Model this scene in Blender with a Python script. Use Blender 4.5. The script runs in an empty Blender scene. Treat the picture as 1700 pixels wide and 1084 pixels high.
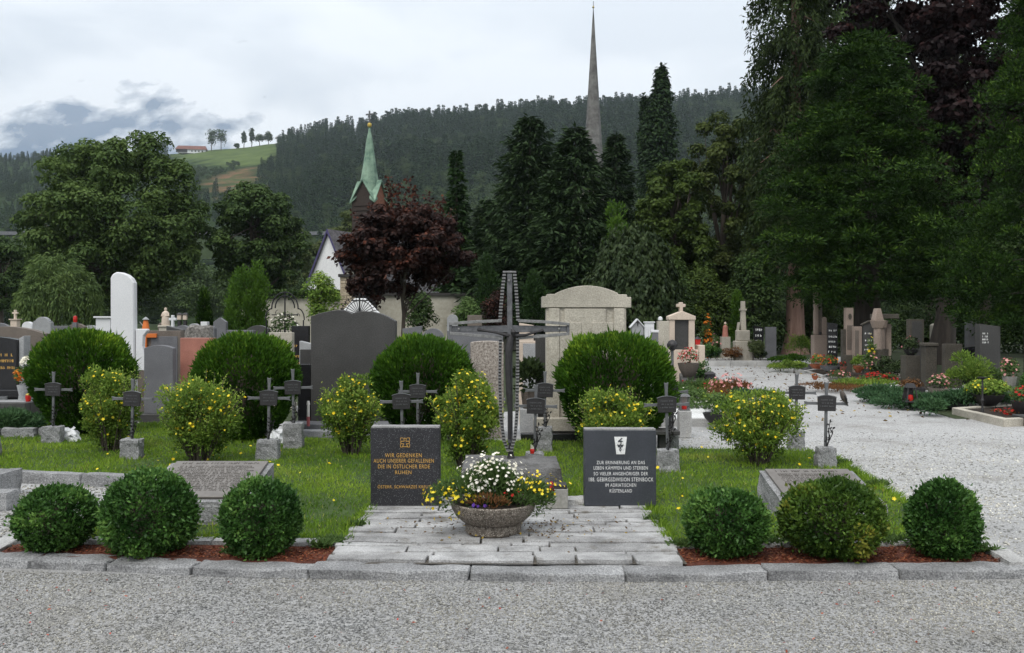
import bpy, bmesh, math, random
import numpy as np
from mathutils import Vector, Matrix, noise as mnoise

SC = bpy.context.scene
COL = SC.collection
R = math.radians

# ------------------------------------------------------------------ camera, sky, sun, exposure
F, CX, HY, H = 1500.0, 850.0, 530.0, 1.7          # focal length in photo pixels, image centre, horizon row, eye height
cam_d = bpy.data.cameras.new('camera')
cam = bpy.data.objects.new('camera', cam_d)
COL.objects.link(cam)
cam.location = (0, 0, H)
cam.rotation_euler = (R(90), 0, 0)
cam_d.sensor_width = 36.0
cam_d.lens = F / 1700.0 * 36.0
cam_d.shift_y = -(542.0 - HY) / 1700.0
cam_d.clip_start = 0.1
cam_d.clip_end = 12000
SC.camera = cam

SUN_EL, SUN_AZ = R(56), R(205)                       # azimuth clockwise from +Y: behind the camera, a little to its side
wd = bpy.data.worlds.new('World')
SC.world = wd
wd.use_nodes = True
wt = wd.node_tree
wt.nodes.clear()
def wn(t, **k):
    n = wt.nodes.new(t)
    for a, b in k.items():
        setattr(n, a, b)
    return n
w_out = wn('ShaderNodeOutputWorld')
w_sky = wn('ShaderNodeTexSky', sky_type='NISHITA', sun_disc=False)
w_sky.sun_elevation = SUN_EL
w_sky.sun_rotation = SUN_AZ
w_bg = wn('ShaderNodeBackground'); w_bg.inputs[1].default_value = 0.10
wt.links.new(w_sky.outputs[0], w_bg.inputs[0])
w_tc = wn('ShaderNodeTexCoord')
w_map = wn('ShaderNodeMapping'); w_map.inputs['Scale'].default_value = (1.0, 1.0, 2.2)
w_map.inputs['Location'].default_value = (0.35, 0.1, 0.2)
wt.links.new(w_tc.outputs['Generated'], w_map.inputs[0])
w_n1 = wn('ShaderNodeTexNoise'); w_n1.inputs['Scale'].default_value = 4.2; w_n1.inputs['Detail'].default_value = 6; w_n1.inputs['Roughness'].default_value = 0.52
w_n1.inputs['Distortion'].default_value = 0.3
wt.links.new(w_map.outputs[0], w_n1.inputs['Vector'])
w_r1 = wn('ShaderNodeValToRGB')
w_r1.color_ramp.elements[0].position = 0.38; w_r1.color_ramp.elements[0].color = (0.35, 0.39, 0.445, 1)
w_r1.color_ramp.elements[1].position = 0.58; w_r1.color_ramp.elements[1].color = (0.625, 0.645, 0.67, 1)
wt.links.new(w_n1.outputs['Fac'], w_r1.inputs[0])
# the cloud deck is thicker and greyer low over the mountain, smooth and bright elsewhere
w_sep = wn('ShaderNodeSeparateXYZ'); wt.links.new(w_tc.outputs['Generated'], w_sep.inputs[0])
w_lo = wn('ShaderNodeMapRange'); w_lo.inputs['From Min'].default_value = 0.38; w_lo.inputs['From Max'].default_value = 0.12
w_lo.interpolation_type = 'SMOOTHSTEP'
wt.links.new(w_sep.outputs['Z'], w_lo.inputs['Value'])
w_lx = wn('ShaderNodeMapRange'); w_lx.inputs['From Min'].default_value = 0.06; w_lx.inputs['From Max'].default_value = -0.22
w_lx.interpolation_type = 'SMOOTHSTEP'
wt.links.new(w_sep.outputs['X'], w_lx.inputs['Value'])
w_mul = wn('ShaderNodeMath', operation='MULTIPLY')
wt.links.new(w_lo.outputs[0], w_mul.inputs[0]); wt.links.new(w_lx.outputs[0], w_mul.inputs[1])
w_add = wn('ShaderNodeMath', operation='MULTIPLY_ADD', use_clamp=True)
w_add.inputs[1].default_value = 0.66; w_add.inputs[2].default_value = 0.34
wt.links.new(w_mul.outputs[0], w_add.inputs[0])
w_mix = wn('ShaderNodeMixRGB'); w_mix.inputs[1].default_value = (0.605, 0.628, 0.655, 1)
wt.links.new(w_add.outputs[0], w_mix.inputs[0]); wt.links.new(w_r1.outputs[0], w_mix.inputs[2])
w_bg2 = wn('ShaderNodeBackground'); w_bg2.inputs[1].default_value = 1.0
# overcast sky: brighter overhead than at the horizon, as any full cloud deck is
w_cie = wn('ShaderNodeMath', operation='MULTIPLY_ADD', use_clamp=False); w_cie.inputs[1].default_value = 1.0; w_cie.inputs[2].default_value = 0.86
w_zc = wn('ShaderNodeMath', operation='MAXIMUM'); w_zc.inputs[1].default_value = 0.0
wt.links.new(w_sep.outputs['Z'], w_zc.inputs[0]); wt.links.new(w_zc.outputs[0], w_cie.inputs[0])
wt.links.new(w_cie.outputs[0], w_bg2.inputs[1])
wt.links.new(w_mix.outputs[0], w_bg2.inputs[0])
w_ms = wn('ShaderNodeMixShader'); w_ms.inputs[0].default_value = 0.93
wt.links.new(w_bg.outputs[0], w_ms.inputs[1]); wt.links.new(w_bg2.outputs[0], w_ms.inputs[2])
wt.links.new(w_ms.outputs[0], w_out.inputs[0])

sun_d = bpy.data.lights.new('sun', 'SUN')
sun = bpy.data.objects.new('sun', sun_d)
COL.objects.link(sun)
sun_d.energy = 1.4
sun_d.angle = R(28)
sun_d.color = (1.0, 0.97, 0.92)
sd = Vector((math.sin(SUN_AZ) * math.cos(SUN_EL), math.cos(SUN_AZ) * math.cos(SUN_EL), math.sin(SUN_EL)))
sun.rotation_euler = (-sd).to_track_quat('-Z', 'Y').to_euler()
sun.location = (0, 0, 60)

SC.render.engine = 'CYCLES'
SC.view_settings.view_transform = 'Standard'
SC.view_settings.look = 'None'
SC.view_settings.exposure = 0.58
SC.view_settings.gamma = 1.0
SC.view_settings.use_curve_mapping = False
cy = SC.cycles
cy.use_denoising = True
cy.max_bounces = 8; cy.diffuse_bounces = 5; cy.glossy_bounces = 2; cy.transmission_bounces = 4
cy.volume_bounces = 1; cy.transparent_max_bounces = 12
cy.use_adaptive_sampling = True; cy.adaptive_threshold = 0.015

def W(px, py, Y): return Vector(((px - CX) / F * Y, Y, H - (py - HY) / F * Y))
def G(px, py, z=0.0):
    Y = (H - z) * F / (py - HY)
    return Vector(((px - CX) / F * Y, Y, z))
def X(px, Y): return (px - CX) / F * Y
def Zh(py, Y): return H - (py - HY) / F * Y

# ------------------------------------------------------------------ materials
def new_mat(name):
    m = bpy.data.materials.new(name); m.use_nodes = True
    t = m.node_tree; b = t.nodes['Principled BSDF']
    return m, t, b
def nd(t, typ, **k):
    n = t.nodes.new(typ)
    for a, v in k.items():
        if a.startswith('_'): n.inputs[a[1:]].default_value = v
        else: setattr(n, a, v)
    return n
def rgba(c): return (c[0], c[1], c[2], 1)
def ramp(t, src, stops):
    r = t.nodes.new('ShaderNodeValToRGB'); e = r.color_ramp.elements
    while len(e) < len(stops): e.new(0.5)
    for i, (p, c) in enumerate(stops):
        e[i].position = p; e[i].color = rgba(c)
    t.links.new(src, r.inputs[0]); return r

def stone_mat(name, c1, c2, grain=120, spots=None, rough=0.85, bump=0.4, blotch=2.0, blotch_amt=0.35, stain=None, spec=0.3):
    """speckled stone: two grain colours, soft blotches, optional bright flecks and dark weather stains"""
    m, t, b = new_mat(name)
    tc = nd(t, 'ShaderNodeTexCoord'); co = tc.outputs['Object']
    n1 = nd(t, 'ShaderNodeTexNoise', _Scale=grain, _Detail=3, _Roughness=0.7); t.links.new(co, n1.inputs['Vector'])
    r1 = ramp(t, n1.outputs['Fac'], [(0.36, c1), (0.64, c2)])
    col = r1.outputs[0]
    n2 = nd(t, 'ShaderNodeTexNoise', _Scale=blotch, _Detail=5, _Roughness=0.6); t.links.new(co, n2.inputs['Vector'])
    r2 = ramp(t, n2.outputs['Fac'], [(0.3, (1 - blotch_amt,) * 3), (0.7, (1 + blotch_amt * 0.35,) * 3)])
    mx = nd(t, 'ShaderNodeMixRGB', blend_type='MULTIPLY'); mx.inputs[0].default_value = 1
    t.links.new(col, mx.inputs[1]); t.links.new(r2.outputs[0], mx.inputs[2]); col = mx.outputs[0]
    if spots:
        v = nd(t, 'ShaderNodeTexVoronoi', _Scale=spots[0]); t.links.new(co, v.inputs['Vector'])
        r3 = ramp(t, v.outputs['Distance'], [(spots[1], (1, 1, 1)), (spots[1] + 0.08, (0, 0, 0))])
        mm = nd(t, 'ShaderNodeMixRGB'); t.links.new(r3.outputs[0], mm.inputs[0]); t.links.new(col, mm.inputs[1])
        mm.inputs[2].default_value = rgba(spots[2]); col = mm.outputs[0]
    if stain:
        ns = nd(t, 'ShaderNodeTexNoise', _Scale=stain[0], _Detail=4, _Roughness=0.65)
        mp = nd(t, 'ShaderNodeMapping'); mp.inputs['Scale'].default_value = (1, 1, 0.35)
        t.links.new(co, mp.inputs[0]); t.links.new(mp.outputs[0], ns.inputs['Vector'])
        rs = ramp(t, ns.outputs['Fac'], [(stain[1], (0, 0, 0)), (stain[1] + 0.16, (1, 1, 1))])
        mm = nd(t, 'ShaderNodeMixRGB'); t.links.new(rs.outputs[0], mm.inputs[0]); t.links.new(col, mm.inputs[1])
        mm.inputs[2].default_value = rgba(stain[2]); col = mm.outputs[0]
    t.links.new(col, b.inputs['Base Color'])
    b.inputs['Roughness'].default_value = rough
    b.inputs['Specular IOR Level'].default_value = spec
    if bump:
        nb = nd(t, 'ShaderNodeTexNoise', _Scale=grain * 0.5, _Detail=5, _Roughness=0.7); t.links.new(co, nb.inputs['Vector'])
        bp = nd(t, 'ShaderNodeBump', _Strength=bump, _Distance=0.02)
        t.links.new(nb.outputs['Fac'], bp.inputs['Height']); t.links.new(bp.outputs[0], b.inputs['Normal'])
    return m

def plain_mat(name, c, rough=0.6, metal=0.0, vary=0.25, scale=8.0, bump=0.0, spec=0.4):
    m, t, b = new_mat(name)
    tc = nd(t, 'ShaderNodeTexCoord')
    n = nd(t, 'ShaderNodeTexNoise', _Scale=scale, _Detail=5, _Roughness=0.65); t.links.new(tc.outputs['Object'], n.inputs['Vector'])
    r = ramp(t, n.outputs['Fac'], [(0.3, tuple(v * (1 - vary) for v in c)), (0.7, tuple(min(1, v * (1 + vary * 0.6)) for v in c))])
    t.links.new(r.outputs[0], b.inputs['Base Color'])
    b.inputs['Roughness'].default_value = rough; b.inputs['Metallic'].default_value = metal
    b.inputs['Specular IOR Level'].default_value = spec
    if bump:
        bp = nd(t, 'ShaderNodeBump', _Strength=bump, _Distance=0.02)
        t.links.new(n.outputs['Fac'], bp.inputs['Height']); t.links.new(bp.outputs[0], b.inputs['Normal'])
    return m

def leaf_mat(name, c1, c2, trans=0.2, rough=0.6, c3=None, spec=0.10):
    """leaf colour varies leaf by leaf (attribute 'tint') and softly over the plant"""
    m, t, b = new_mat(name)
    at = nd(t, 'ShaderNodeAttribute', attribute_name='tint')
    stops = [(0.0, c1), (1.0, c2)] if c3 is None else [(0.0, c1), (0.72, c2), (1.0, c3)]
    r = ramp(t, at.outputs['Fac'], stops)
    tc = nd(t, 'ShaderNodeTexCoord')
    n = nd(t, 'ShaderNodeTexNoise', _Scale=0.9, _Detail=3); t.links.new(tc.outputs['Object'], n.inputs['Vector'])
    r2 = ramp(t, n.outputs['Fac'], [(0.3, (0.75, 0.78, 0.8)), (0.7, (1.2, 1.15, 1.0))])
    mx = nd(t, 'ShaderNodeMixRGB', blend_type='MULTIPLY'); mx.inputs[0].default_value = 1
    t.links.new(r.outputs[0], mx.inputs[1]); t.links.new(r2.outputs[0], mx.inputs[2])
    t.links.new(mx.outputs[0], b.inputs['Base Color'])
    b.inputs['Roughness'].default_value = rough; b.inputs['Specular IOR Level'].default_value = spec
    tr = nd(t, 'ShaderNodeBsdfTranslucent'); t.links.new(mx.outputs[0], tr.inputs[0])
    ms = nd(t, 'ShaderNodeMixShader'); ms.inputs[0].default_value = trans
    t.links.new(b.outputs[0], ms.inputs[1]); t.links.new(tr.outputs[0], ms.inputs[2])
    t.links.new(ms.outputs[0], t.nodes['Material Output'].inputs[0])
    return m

def bark_mat(name, c1, c2, sc=6):
    m, t, b = new_mat(name)
    tc = nd(t, 'ShaderNodeTexCoord'); mp = nd(t, 'ShaderNodeMapping'); mp.inputs['Scale'].default_value = (1, 1, 0.12)
    t.links.new(tc.outputs['Object'], mp.inputs[0])
    n = nd(t, 'ShaderNodeTexNoise', _Scale=sc, _Detail=6, _Roughness=0.7); t.links.new(mp.outputs[0], n.inputs['Vector'])
    r = ramp(t, n.outputs['Fac'], [(0.35, c1), (0.65, c2)]); t.links.new(r.outputs[0], b.inputs['Base Color'])
    b.inputs['Roughness'].default_value = 0.95
    bp = nd(t, 'ShaderNodeBump', _Strength=0.8, _Distance=0.05); t.links.new(n.outputs['Fac'], bp.inputs['Height']); t.links.new(bp.outputs[0], b.inputs['Normal'])
    return m

M = {}
M['granite'] = stone_mat('granite', (0.17, 0.17, 0.173), (0.44, 0.44, 0.435), 85, (120, 0.13, (0.06, 0.06, 0.063)), 0.95, 0.9, 3.4, 0.45, (2.2, 0.60, (0.17, 0.165, 0.15)))
M['granite_pale'] = stone_mat('granite_pale', (0.34, 0.335, 0.325), (0.58, 0.575, 0.555), 80, (110, 0.11, (0.12, 0.12, 0.12)), 0.9, 0.6, 2.2, 0.38, (3.0, 0.60, (0.26, 0.24, 0.20)))
M['plaque_l'] = stone_mat('dark_fleck_granite', (0.018, 0.018, 0.02), (0.045, 0.045, 0.05), 90, (85, 0.16, (0.20, 0.20, 0.21)), 0.4, 0.05, 3, 0.3)
M['plaque_r'] = stone_mat('blue_grey_granite', (0.020, 0.023, 0.029), (0.080, 0.086, 0.098), 200, (170, 0.13, (0.20, 0.205, 0.22)), 0.4, 0.05, 3, 0.25)
M['sawn_edge'] = stone_mat('sawn_edge', (0.17, 0.17, 0.17), (0.42, 0.41, 0.40), 150, None, 0.9, 0.5, 4, 0.3)
M['slate'] = stone_mat('dark_grey_slab', (0.046, 0.045, 0.043), (0.075, 0.073, 0.070), 60, None, 0.5, 0.1, 1.5, 0.30, (1.6, 0.62, (0.10, 0.098, 0.092)))
M['granite_dk'] = stone_mat('weathered_dark_granite', (0.10, 0.098, 0.095), (0.25, 0.245, 0.24), 130, (220, 0.10, (0.05, 0.05, 0.05)), 0.95, 0.8, 2.6, 0.45, (3.0, 0.55, (0.06, 0.056, 0.05)))
M['black'] = stone_mat('black_granite', (0.008, 0.008, 0.009), (0.02, 0.02, 0.022), 150, None, 0.22, 0.0, 2, 0.2, spec=0.5)
M['grey'] = stone_mat('grey_stone', (0.11, 0.112, 0.12), (0.19, 0.19, 0.2), 90, None, 0.8, 0.2, 1.7, 0.25)
M['grey_lt'] = stone_mat('light_grey_stone', (0.24, 0.25, 0.255), (0.40, 0.40, 0.40), 90, None, 0.8, 0.3, 1.7, 0.35)
M['white'] = stone_mat('white_marble', (0.60, 0.61, 0.62), (0.68, 0.68, 0.68), 40, None, 0.6, 0.05, 0.8, 0.10, (1.4, 0.66, (0.38, 0.40, 0.40)))
M['beige'] = stone_mat('weathered_limestone', (0.36, 0.33, 0.27), (0.55, 0.51, 0.43), 55, (60, 0.07, (0.20, 0.19, 0.17)), 0.9, 0.45, 1.3, 0.38, (2.0, 0.58, (0.20, 0.18, 0.145)))
M['cream'] = stone_mat('pinkish_limestone', (0.52, 0.42, 0.34), (0.66, 0.56, 0.46), 50, None, 0.85, 0.3, 1.2, 0.25, (1.5, 0.66, (0.36, 0.29, 0.23)))
M['speck'] = stone_mat('speckled_brown_granite', (0.19, 0.155, 0.13), (0.50, 0.45, 0.40), 32, (30, 0.16, (0.12, 0.09, 0.075)), 0.7, 0.3, 2, 0.25)
M['brown'] = stone_mat('brown_stone', (0.115, 0.095, 0.08), (0.19, 0.16, 0.135), 70, None, 0.8, 0.3, 1.5, 0.3)
M['red'] = stone_mat('red_granite', (0.30, 0.115, 0.085), (0.44, 0.20, 0.15), 90, None, 0.5, 0.1, 3, 0.3)
M['orange'] = plain_mat('orange_panel', (0.62, 0.16, 0.03), 0.6, vary=0.15)
M['cream_dk'] = stone_mat('shaded_pink_stone', (0.26, 0.20, 0.165), (0.36, 0.29, 0.24), 50, None, 0.9, 0.3, 1.2, 0.3, (1.5, 0.6, (0.15, 0.125, 0.10)))  # darker copy of the pinkish limestone, tree shade put into its colour
M['brown_dk'] = stone_mat('shaded_brown_stone', (0.055, 0.05, 0.04), (0.11, 0.098, 0.08), 50, None, 0.95, 0.4, 1.5, 0.4)  # darker copy of the brown stone, deep shade put into its colour
M['rough'] = stone_mat('rough_boulder', (0.11, 0.105, 0.095), (0.30, 0.28, 0.255), 24, None, 0.95, 0.9, 2.5, 0.5)
M['concrete'] = stone_mat('concrete', (0.25, 0.245, 0.22), (0.34, 0.33, 0.30), 40, None, 0.9, 0.25, 3, 0.25, (3, 0.6, (0.17, 0.165, 0.13)))
M['pebble'] = stone_mat('exposed_aggregate', (0.085, 0.07, 0.055), (0.24, 0.205, 0.17), 40, (85, 0.24, (0.42, 0.38, 0.32)), 0.85, 1.0, 3, 0.3)
M['iron'] = plain_mat('cast_iron_grey', (0.135, 0.138, 0.142), 0.5, 0.25, 0.25, 14, 0.08)
M['iron_dk'] = plain_mat('dark_iron', (0.038, 0.036, 0.037), 0.55, 0.3, 0.3, 20, 0.1)
M['steel'] = plain_mat('forged_steel', (0.14, 0.142, 0.148), 0.5, 0.35, 0.35, 22, 0.25)
M['steel_lt'] = plain_mat('worn_steel', (0.22, 0.22, 0.215), 0.55, 0.3, 0.35, 30, 0.2)
M['wrought'] = plain_mat('black_wrought_iron', (0.012, 0.012, 0.014), 0.6, 0.2, 0.2)
M['bronze'] = plain_mat('weathered_bronze', (0.165, 0.15, 0.135), 0.55, 0.25, 0.22, 9, 0.12)
M['letter_dk'] = plain_mat('dark_lettering', (0.085, 0.075, 0.065), 0.6)
M['gold'] = plain_mat('gold_lettering', (0.56, 0.33, 0.08), 0.5, 0.1, 0.25, 60)
M['letter_w'] = plain_mat('pale_lettering', (0.74, 0.74, 0.72), 0.7, 0, 0.25, 60)
M['plaster'] = stone_mat('white_plaster', (0.66, 0.66, 0.66), (0.76, 0.76, 0.75), 8, None, 0.9, 0.15, 0.6, 0.1)
M['wall'] = stone_mat('old_wall_plaster', (0.36, 0.335, 0.27), (0.44, 0.415, 0.345), 5, None, 0.95, 0.2, 0.5, 0.25, (0.6, 0.62, (0.24, 0.22, 0.17)))
M['coping'] = plain_mat('dark_coping', (0.035, 0.033, 0.03), 0.8)
M['roof'] = stone_mat('slate_roof', (0.085, 0.08, 0.085), (0.16, 0.15, 0.155), 5, None, 0.8, 0.3, 1, 0.3)
M['verge'] = plain_mat('blue_verge', (0.06, 0.05, 0.13), 0.6)
M['copper'] = stone_mat('green_copper', (0.12, 0.205, 0.15), (0.235, 0.34, 0.25), 1.4, None, 0.7, 0.1, 0.7, 0.3, (0.8, 0.60, (0.12, 0.15, 0.10)))
M['brick'] = stone_mat('red_brick', (0.20, 0.085, 0.055), (0.32, 0.14, 0.09), 12, None, 0.9, 0.3, 1, 0.25)
M['louvre'] = plain_mat('dark_timber', (0.035, 0.025, 0.02), 0.8)
M['goldball'] = plain_mat('gilded', (0.55, 0.40, 0.10), 0.35, 0.8, 0.2)
M['shingle'] = stone_mat('silver_shingle', (0.095, 0.09, 0.085), (0.18, 0.175, 0.165), 0.9, None, 0.85, 0.0, 0.25, 0.25)
M['rubble'] = stone_mat('sandstone_block', (0.33, 0.27, 0.19), (0.50, 0.42, 0.31), 9, None, 0.95, 0.5, 1.0, 0.35)
M['mortar'] = plain_mat('mortar', (0.20, 0.17, 0.13), 0.95)
M['soil'] = stone_mat('dark_soil', (0.015, 0.011, 0.008), (0.045, 0.032, 0.023), 60, None, 0.95, 1.0, 4, 0.3)
M['mulch'] = stone_mat('red_bark_mulch', (0.075, 0.024, 0.014), (0.19, 0.060, 0.034), 60, None, 0.95, 1.0, 3, 0.5)
M['clay'] = plain_mat('terracotta', (0.34, 0.10, 0.045), 0.8)
M['wood'] = bark_mat('grey_wood', (0.14, 0.115, 0.095), (0.26, 0.225, 0.19), 14)
M['moss'] = leaf_mat('clover_leaf', (0.035, 0.09, 0.014), (0.09, 0.19, 0.03), 0.25, 0.6, (0.16, 0.25, 0.06))
M['redglass'] = plain_mat('red_candle_glass', (0.50, 0.02, 0.015), 0.25, 0, 0.2)
M['glassy'] = plain_mat('pale_lantern_glass', (0.42, 0.40, 0.37), 0.2, 0, 0.1)
M['wax'] = plain_mat('white_wax', (0.75, 0.72, 0.68), 0.5, 0, 0.1)
M['bark'] = bark_mat('brown_bark', (0.035, 0.027, 0.02), (0.10, 0.08, 0.062))
M['bark_dk'] = bark_mat('dark_bark', (0.018, 0.014, 0.011), (0.05, 0.04, 0.032))
M['bark_red'] = bark_mat('reddish_bark', (0.135, 0.075, 0.058), (0.26, 0.165, 0.13), 5)
M['bark_grey'] = bark_mat('grey_bark', (0.07, 0.06, 0.05), (0.19, 0.165, 0.14))
M['petal_y'] = leaf_mat('yellow_petal', (0.70, 0.50, 0.015), (0.86, 0.72, 0.07), 0.15)
M['petal_w'] = leaf_mat('white_petal', (0.66, 0.62, 0.52), (0.88, 0.86, 0.80), 0.15)
M['petal_r'] = leaf_mat('red_petal', (0.28, 0.012, 0.010), (0.46, 0.035, 0.03), 0.15)
M['petal_p'] = leaf_mat('pink_petal', (0.46, 0.14, 0.15), (0.72, 0.40, 0.38), 0.15)
M['petal_o'] = leaf_mat('orange_petal', (0.55, 0.12, 0.01), (0.72, 0.25, 0.03), 0.15)
M['petal_v'] = leaf_mat('violet_petal', (0.06, 0.02, 0.20), (0.13, 0.06, 0.34), 0.15)
M['feather'] = plain_mat('brown_feather', (0.085, 0.07, 0.058), 0.8)
M['box_leaf'] = leaf_mat('box_leaf', (0.0198, 0.0607, 0.0132), (0.0686, 0.1584, 0.0330), 0.22, 0.45, (0.1386, 0.2508, 0.0554), 0.2)
M['box_leaf_y'] = leaf_mat('box_leaf_yellowish', (0.0276, 0.0667, 0.0115), (0.0897, 0.1587, 0.0230), 0.22, 0.45, (0.2185, 0.2242, 0.0368), 0.2)
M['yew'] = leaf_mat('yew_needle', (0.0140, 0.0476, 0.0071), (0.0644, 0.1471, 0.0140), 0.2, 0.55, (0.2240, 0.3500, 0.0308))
M['shrub'] = leaf_mat('shrub_leaf', (0.0538, 0.1127, 0.0199), (0.1768, 0.2769, 0.0457), 0.3, 0.55, (0.3872, 0.4670, 0.1068))
M['grass'] = leaf_mat('grass_blade', (0.0885, 0.1792, 0.0176), (0.2183, 0.3360, 0.0385), 0.3, 0.55, (0.3540, 0.3808, 0.0990))
M['herb'] = leaf_mat('herb_leaf', (0.0517, 0.0978, 0.0287), (0.1150, 0.1840, 0.0575), 0.3)
M['herb_br'] = leaf_mat('rusty_leaf', (0.10, 0.045, 0.018), (0.22, 0.11, 0.05), 0.3)
M['juniper'] = leaf_mat('juniper_needle', (0.0264, 0.0720, 0.0336), (0.0780, 0.1500, 0.0660), 0.2)
M['ash'] = leaf_mat('ash_leaf', (0.0393, 0.0758, 0.0225), (0.1095, 0.1657, 0.0477), 0.25)
M['oak'] = leaf_mat('oak_leaf', (0.0234, 0.0495, 0.0165), (0.0743, 0.1183, 0.0358), 0.2)
M['willow'] = leaf_mat('willow_leaf', (0.0626, 0.1079, 0.0348), (0.1427, 0.2053, 0.0696), 0.3)
M['pale'] = leaf_mat('pale_leaf', (0.0660, 0.0935, 0.0385), (0.1210, 0.1485, 0.0605), 0.35)
M['lime'] = leaf_mat('lime_leaf', (0.0276, 0.0529, 0.0126), (0.0805, 0.1196, 0.0276), 0.25)
M['autumn'] = leaf_mat('yellowing_leaf', (0.0316, 0.0516, 0.0145), (0.0930, 0.1196, 0.0338), 0.25)
M['maple'] = leaf_mat('copper_maple_leaf', (0.0138, 0.0092, 0.0092), (0.0437, 0.0207, 0.0172), 0.2, 0.5, (0.1207, 0.0391, 0.0230))
M['beech'] = leaf_mat('copper_beech_leaf', (0.0059, 0.0040, 0.0048), (0.0187, 0.0088, 0.0096), 0.12, 0.5, (0.0425, 0.0176, 0.0176))
M['weep'] = leaf_mat('weeping_leaf', (0.0126, 0.0252, 0.0098), (0.0504, 0.0756, 0.0294), 0.12, 0.5)
M['spruce'] = leaf_mat('spruce_needle', (0.0108, 0.0297, 0.0095), (0.0365, 0.0729, 0.0203), 0.12)
M['pine'] = leaf_mat('pine_needle', (0.0119, 0.0283, 0.0119), (0.0386, 0.0668, 0.0253), 0.12)
M['seq'] = leaf_mat('sequoia_spray', (0.0134, 0.0275, 0.0078), (0.0435, 0.0656, 0.0176), 0.12)
M['thuja'] = leaf_mat('thuja_spray', (0.0045, 0.014, 0.0028), (0.021, 0.050, 0.0075), 0.1, 0.6, (0.075, 0.135, 0.019), 0.08)
M['thuja_b'] = leaf_mat('bright_thuja_spray', (0.035, 0.09, 0.012), (0.09, 0.17, 0.025), 0.25)
M['poplar'] = leaf_mat('poplar_leaf', (0.0130, 0.0312, 0.0117), (0.0338, 0.0624, 0.0208), 0.15)
M['conif_far'] = leaf_mat('far_conifer', (0.0145, 0.0362, 0.0159), (0.0435, 0.0783, 0.0319), 0.1)
M['decid_far'] = leaf_mat('far_broadleaf', (0.0360, 0.0624, 0.0228), (0.0696, 0.1056, 0.0360), 0.2)

# ------------------------------------------------------------------ mesh helpers
class MB:
    def __init__(s): s.v = []; s.f = []
    def add(s, vs, fs):
        o = len(s.v); s.v.extend([tuple(v) for v in vs]); s.f.extend([tuple(i + o for i in f) for f in fs]); return s
    def box(s, x0, y0, z0, x1, y1, z1):
        return s.add([(x0, y0, z0), (x1, y0, z0), (x1, y1, z0), (x0, y1, z0), (x0, y0, z1), (x1, y0, z1), (x1, y1, z1), (x0, y1, z1)],
                     [(3, 2, 1, 0), (4, 5, 6, 7), (0, 1, 5, 4), (1, 2, 6, 5), (2, 3, 7, 6), (3, 0, 4, 7)])
    def hexa(s, p): return s.add(p, [(3, 2, 1, 0), (4, 5, 6, 7), (0, 1, 5, 4), (1, 2, 6, 5), (2, 3, 7, 6), (3, 0, 4, 7)])
    def prism(s, xz, y0, y1):
        n = len(xz)
        vs = [(x, y0, z) for x, z in xz] + [(x, y1, z) for x, z in xz]
        fs = [tuple(range(n)), tuple(reversed(range(n, 2 * n)))]
        fs += [((i + 1) % n, i, i + n, (i + 1) % n + n) for i in range(n)]
        return s.add(vs, fs)
    def slabpoly(s, xy, z0, z1):
        n = len(xy)
        vs = [(x, y, z0) for x, y in xy] + [(x, y, z1) for x, y in xy]
        fs = [tuple(reversed(range(n))), tuple(range(n, 2 * n))]
        fs += [(i, (i + 1) % n, (i + 1) % n + n, i + n) for i in range(n)]
        return s.add(vs, fs)
    def lathe(s, prof, seg=20, c=(0, 0, 0), a0=0.0):
        vs = []; fs = []; m = len(prof)
        for k in range(seg):
            a = a0 + 2 * math.pi * k / seg
            for r, z in prof: vs.append((c[0] + r * math.cos(a), c[1] + r * math.sin(a), c[2] + z))
        for k in range(seg):
            k2 = (k + 1) % seg
            for i in range(m - 1): fs.append((k * m + i, k2 * m + i, k2 * m + i + 1, k * m + i + 1))
        if prof[0][0] > 1e-4: fs.append(tuple(k * m for k in reversed(range(seg))))
        if prof[-1][0] > 1e-4: fs.append(tuple(k * m + m - 1 for k in range(seg)))
        return s.add(vs, fs)
    def tube(s, pts, rad, n=8):
        pts = [Vector(p) for p in pts]
        if not hasattr(rad, '__len__'): rad = [rad] * len(pts)
        vs = []; fs = []
        ref = Vector((0.13, 0.97, 0.2))
        for i, p in enumerate(pts):
            d = (pts[min(i + 1, len(pts) - 1)] - pts[max(i - 1, 0)]).normalized()
            if abs(d.dot(ref)) > 0.95: ref = Vector((0.97, 0.1, 0.2))
            a = d.cross(ref).normalized(); b = d.cross(a)
            for k in range(n):
                t = 2 * math.pi * k / n
                vs.append(p + (a * math.cos(t) + b * math.sin(t)) * rad[i])
        for i in range(len(pts) - 1):
            for k in range(n):
                k2 = (k + 1) % n
                fs.append((i * n + k, i * n + k2, (i + 1) * n + k2, (i + 1) * n + k))
        fs.append(tuple(reversed(range(n)))); fs.append(tuple(range((len(pts) - 1) * n, len(pts) * n)))
        return s.add(vs, fs)
    def mesh(s, name, bevel=0.0, seg=1, smooth=False):
        me = bpy.data.meshes.new(name)
        bm = bmesh.new()
        bv = [bm.verts.new(v) for v in s.v]
        for f in s.f:
            try: bm.faces.new([bv[i] for i in f])
            except ValueError: pass
        bmesh.ops.recalc_face_normals(bm, faces=bm.faces)
        if bevel > 0:
            ed = [e for e in bm.edges if len(e.link_faces) == 2 and e.calc_face_angle(0) > 0.6]
            bmesh.ops.bevel(bm, geom=ed, offset=bevel, segments=seg, affect='EDGES', clamp_overlap=True)
        if smooth:
            for f in bm.faces: f.smooth = True
            for e in bm.edges:
                if len(e.link_faces) == 2 and e.calc_face_angle(0) > 0.7: e.smooth = False
        bm.to_mesh(me); bm.free(); return me

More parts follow.
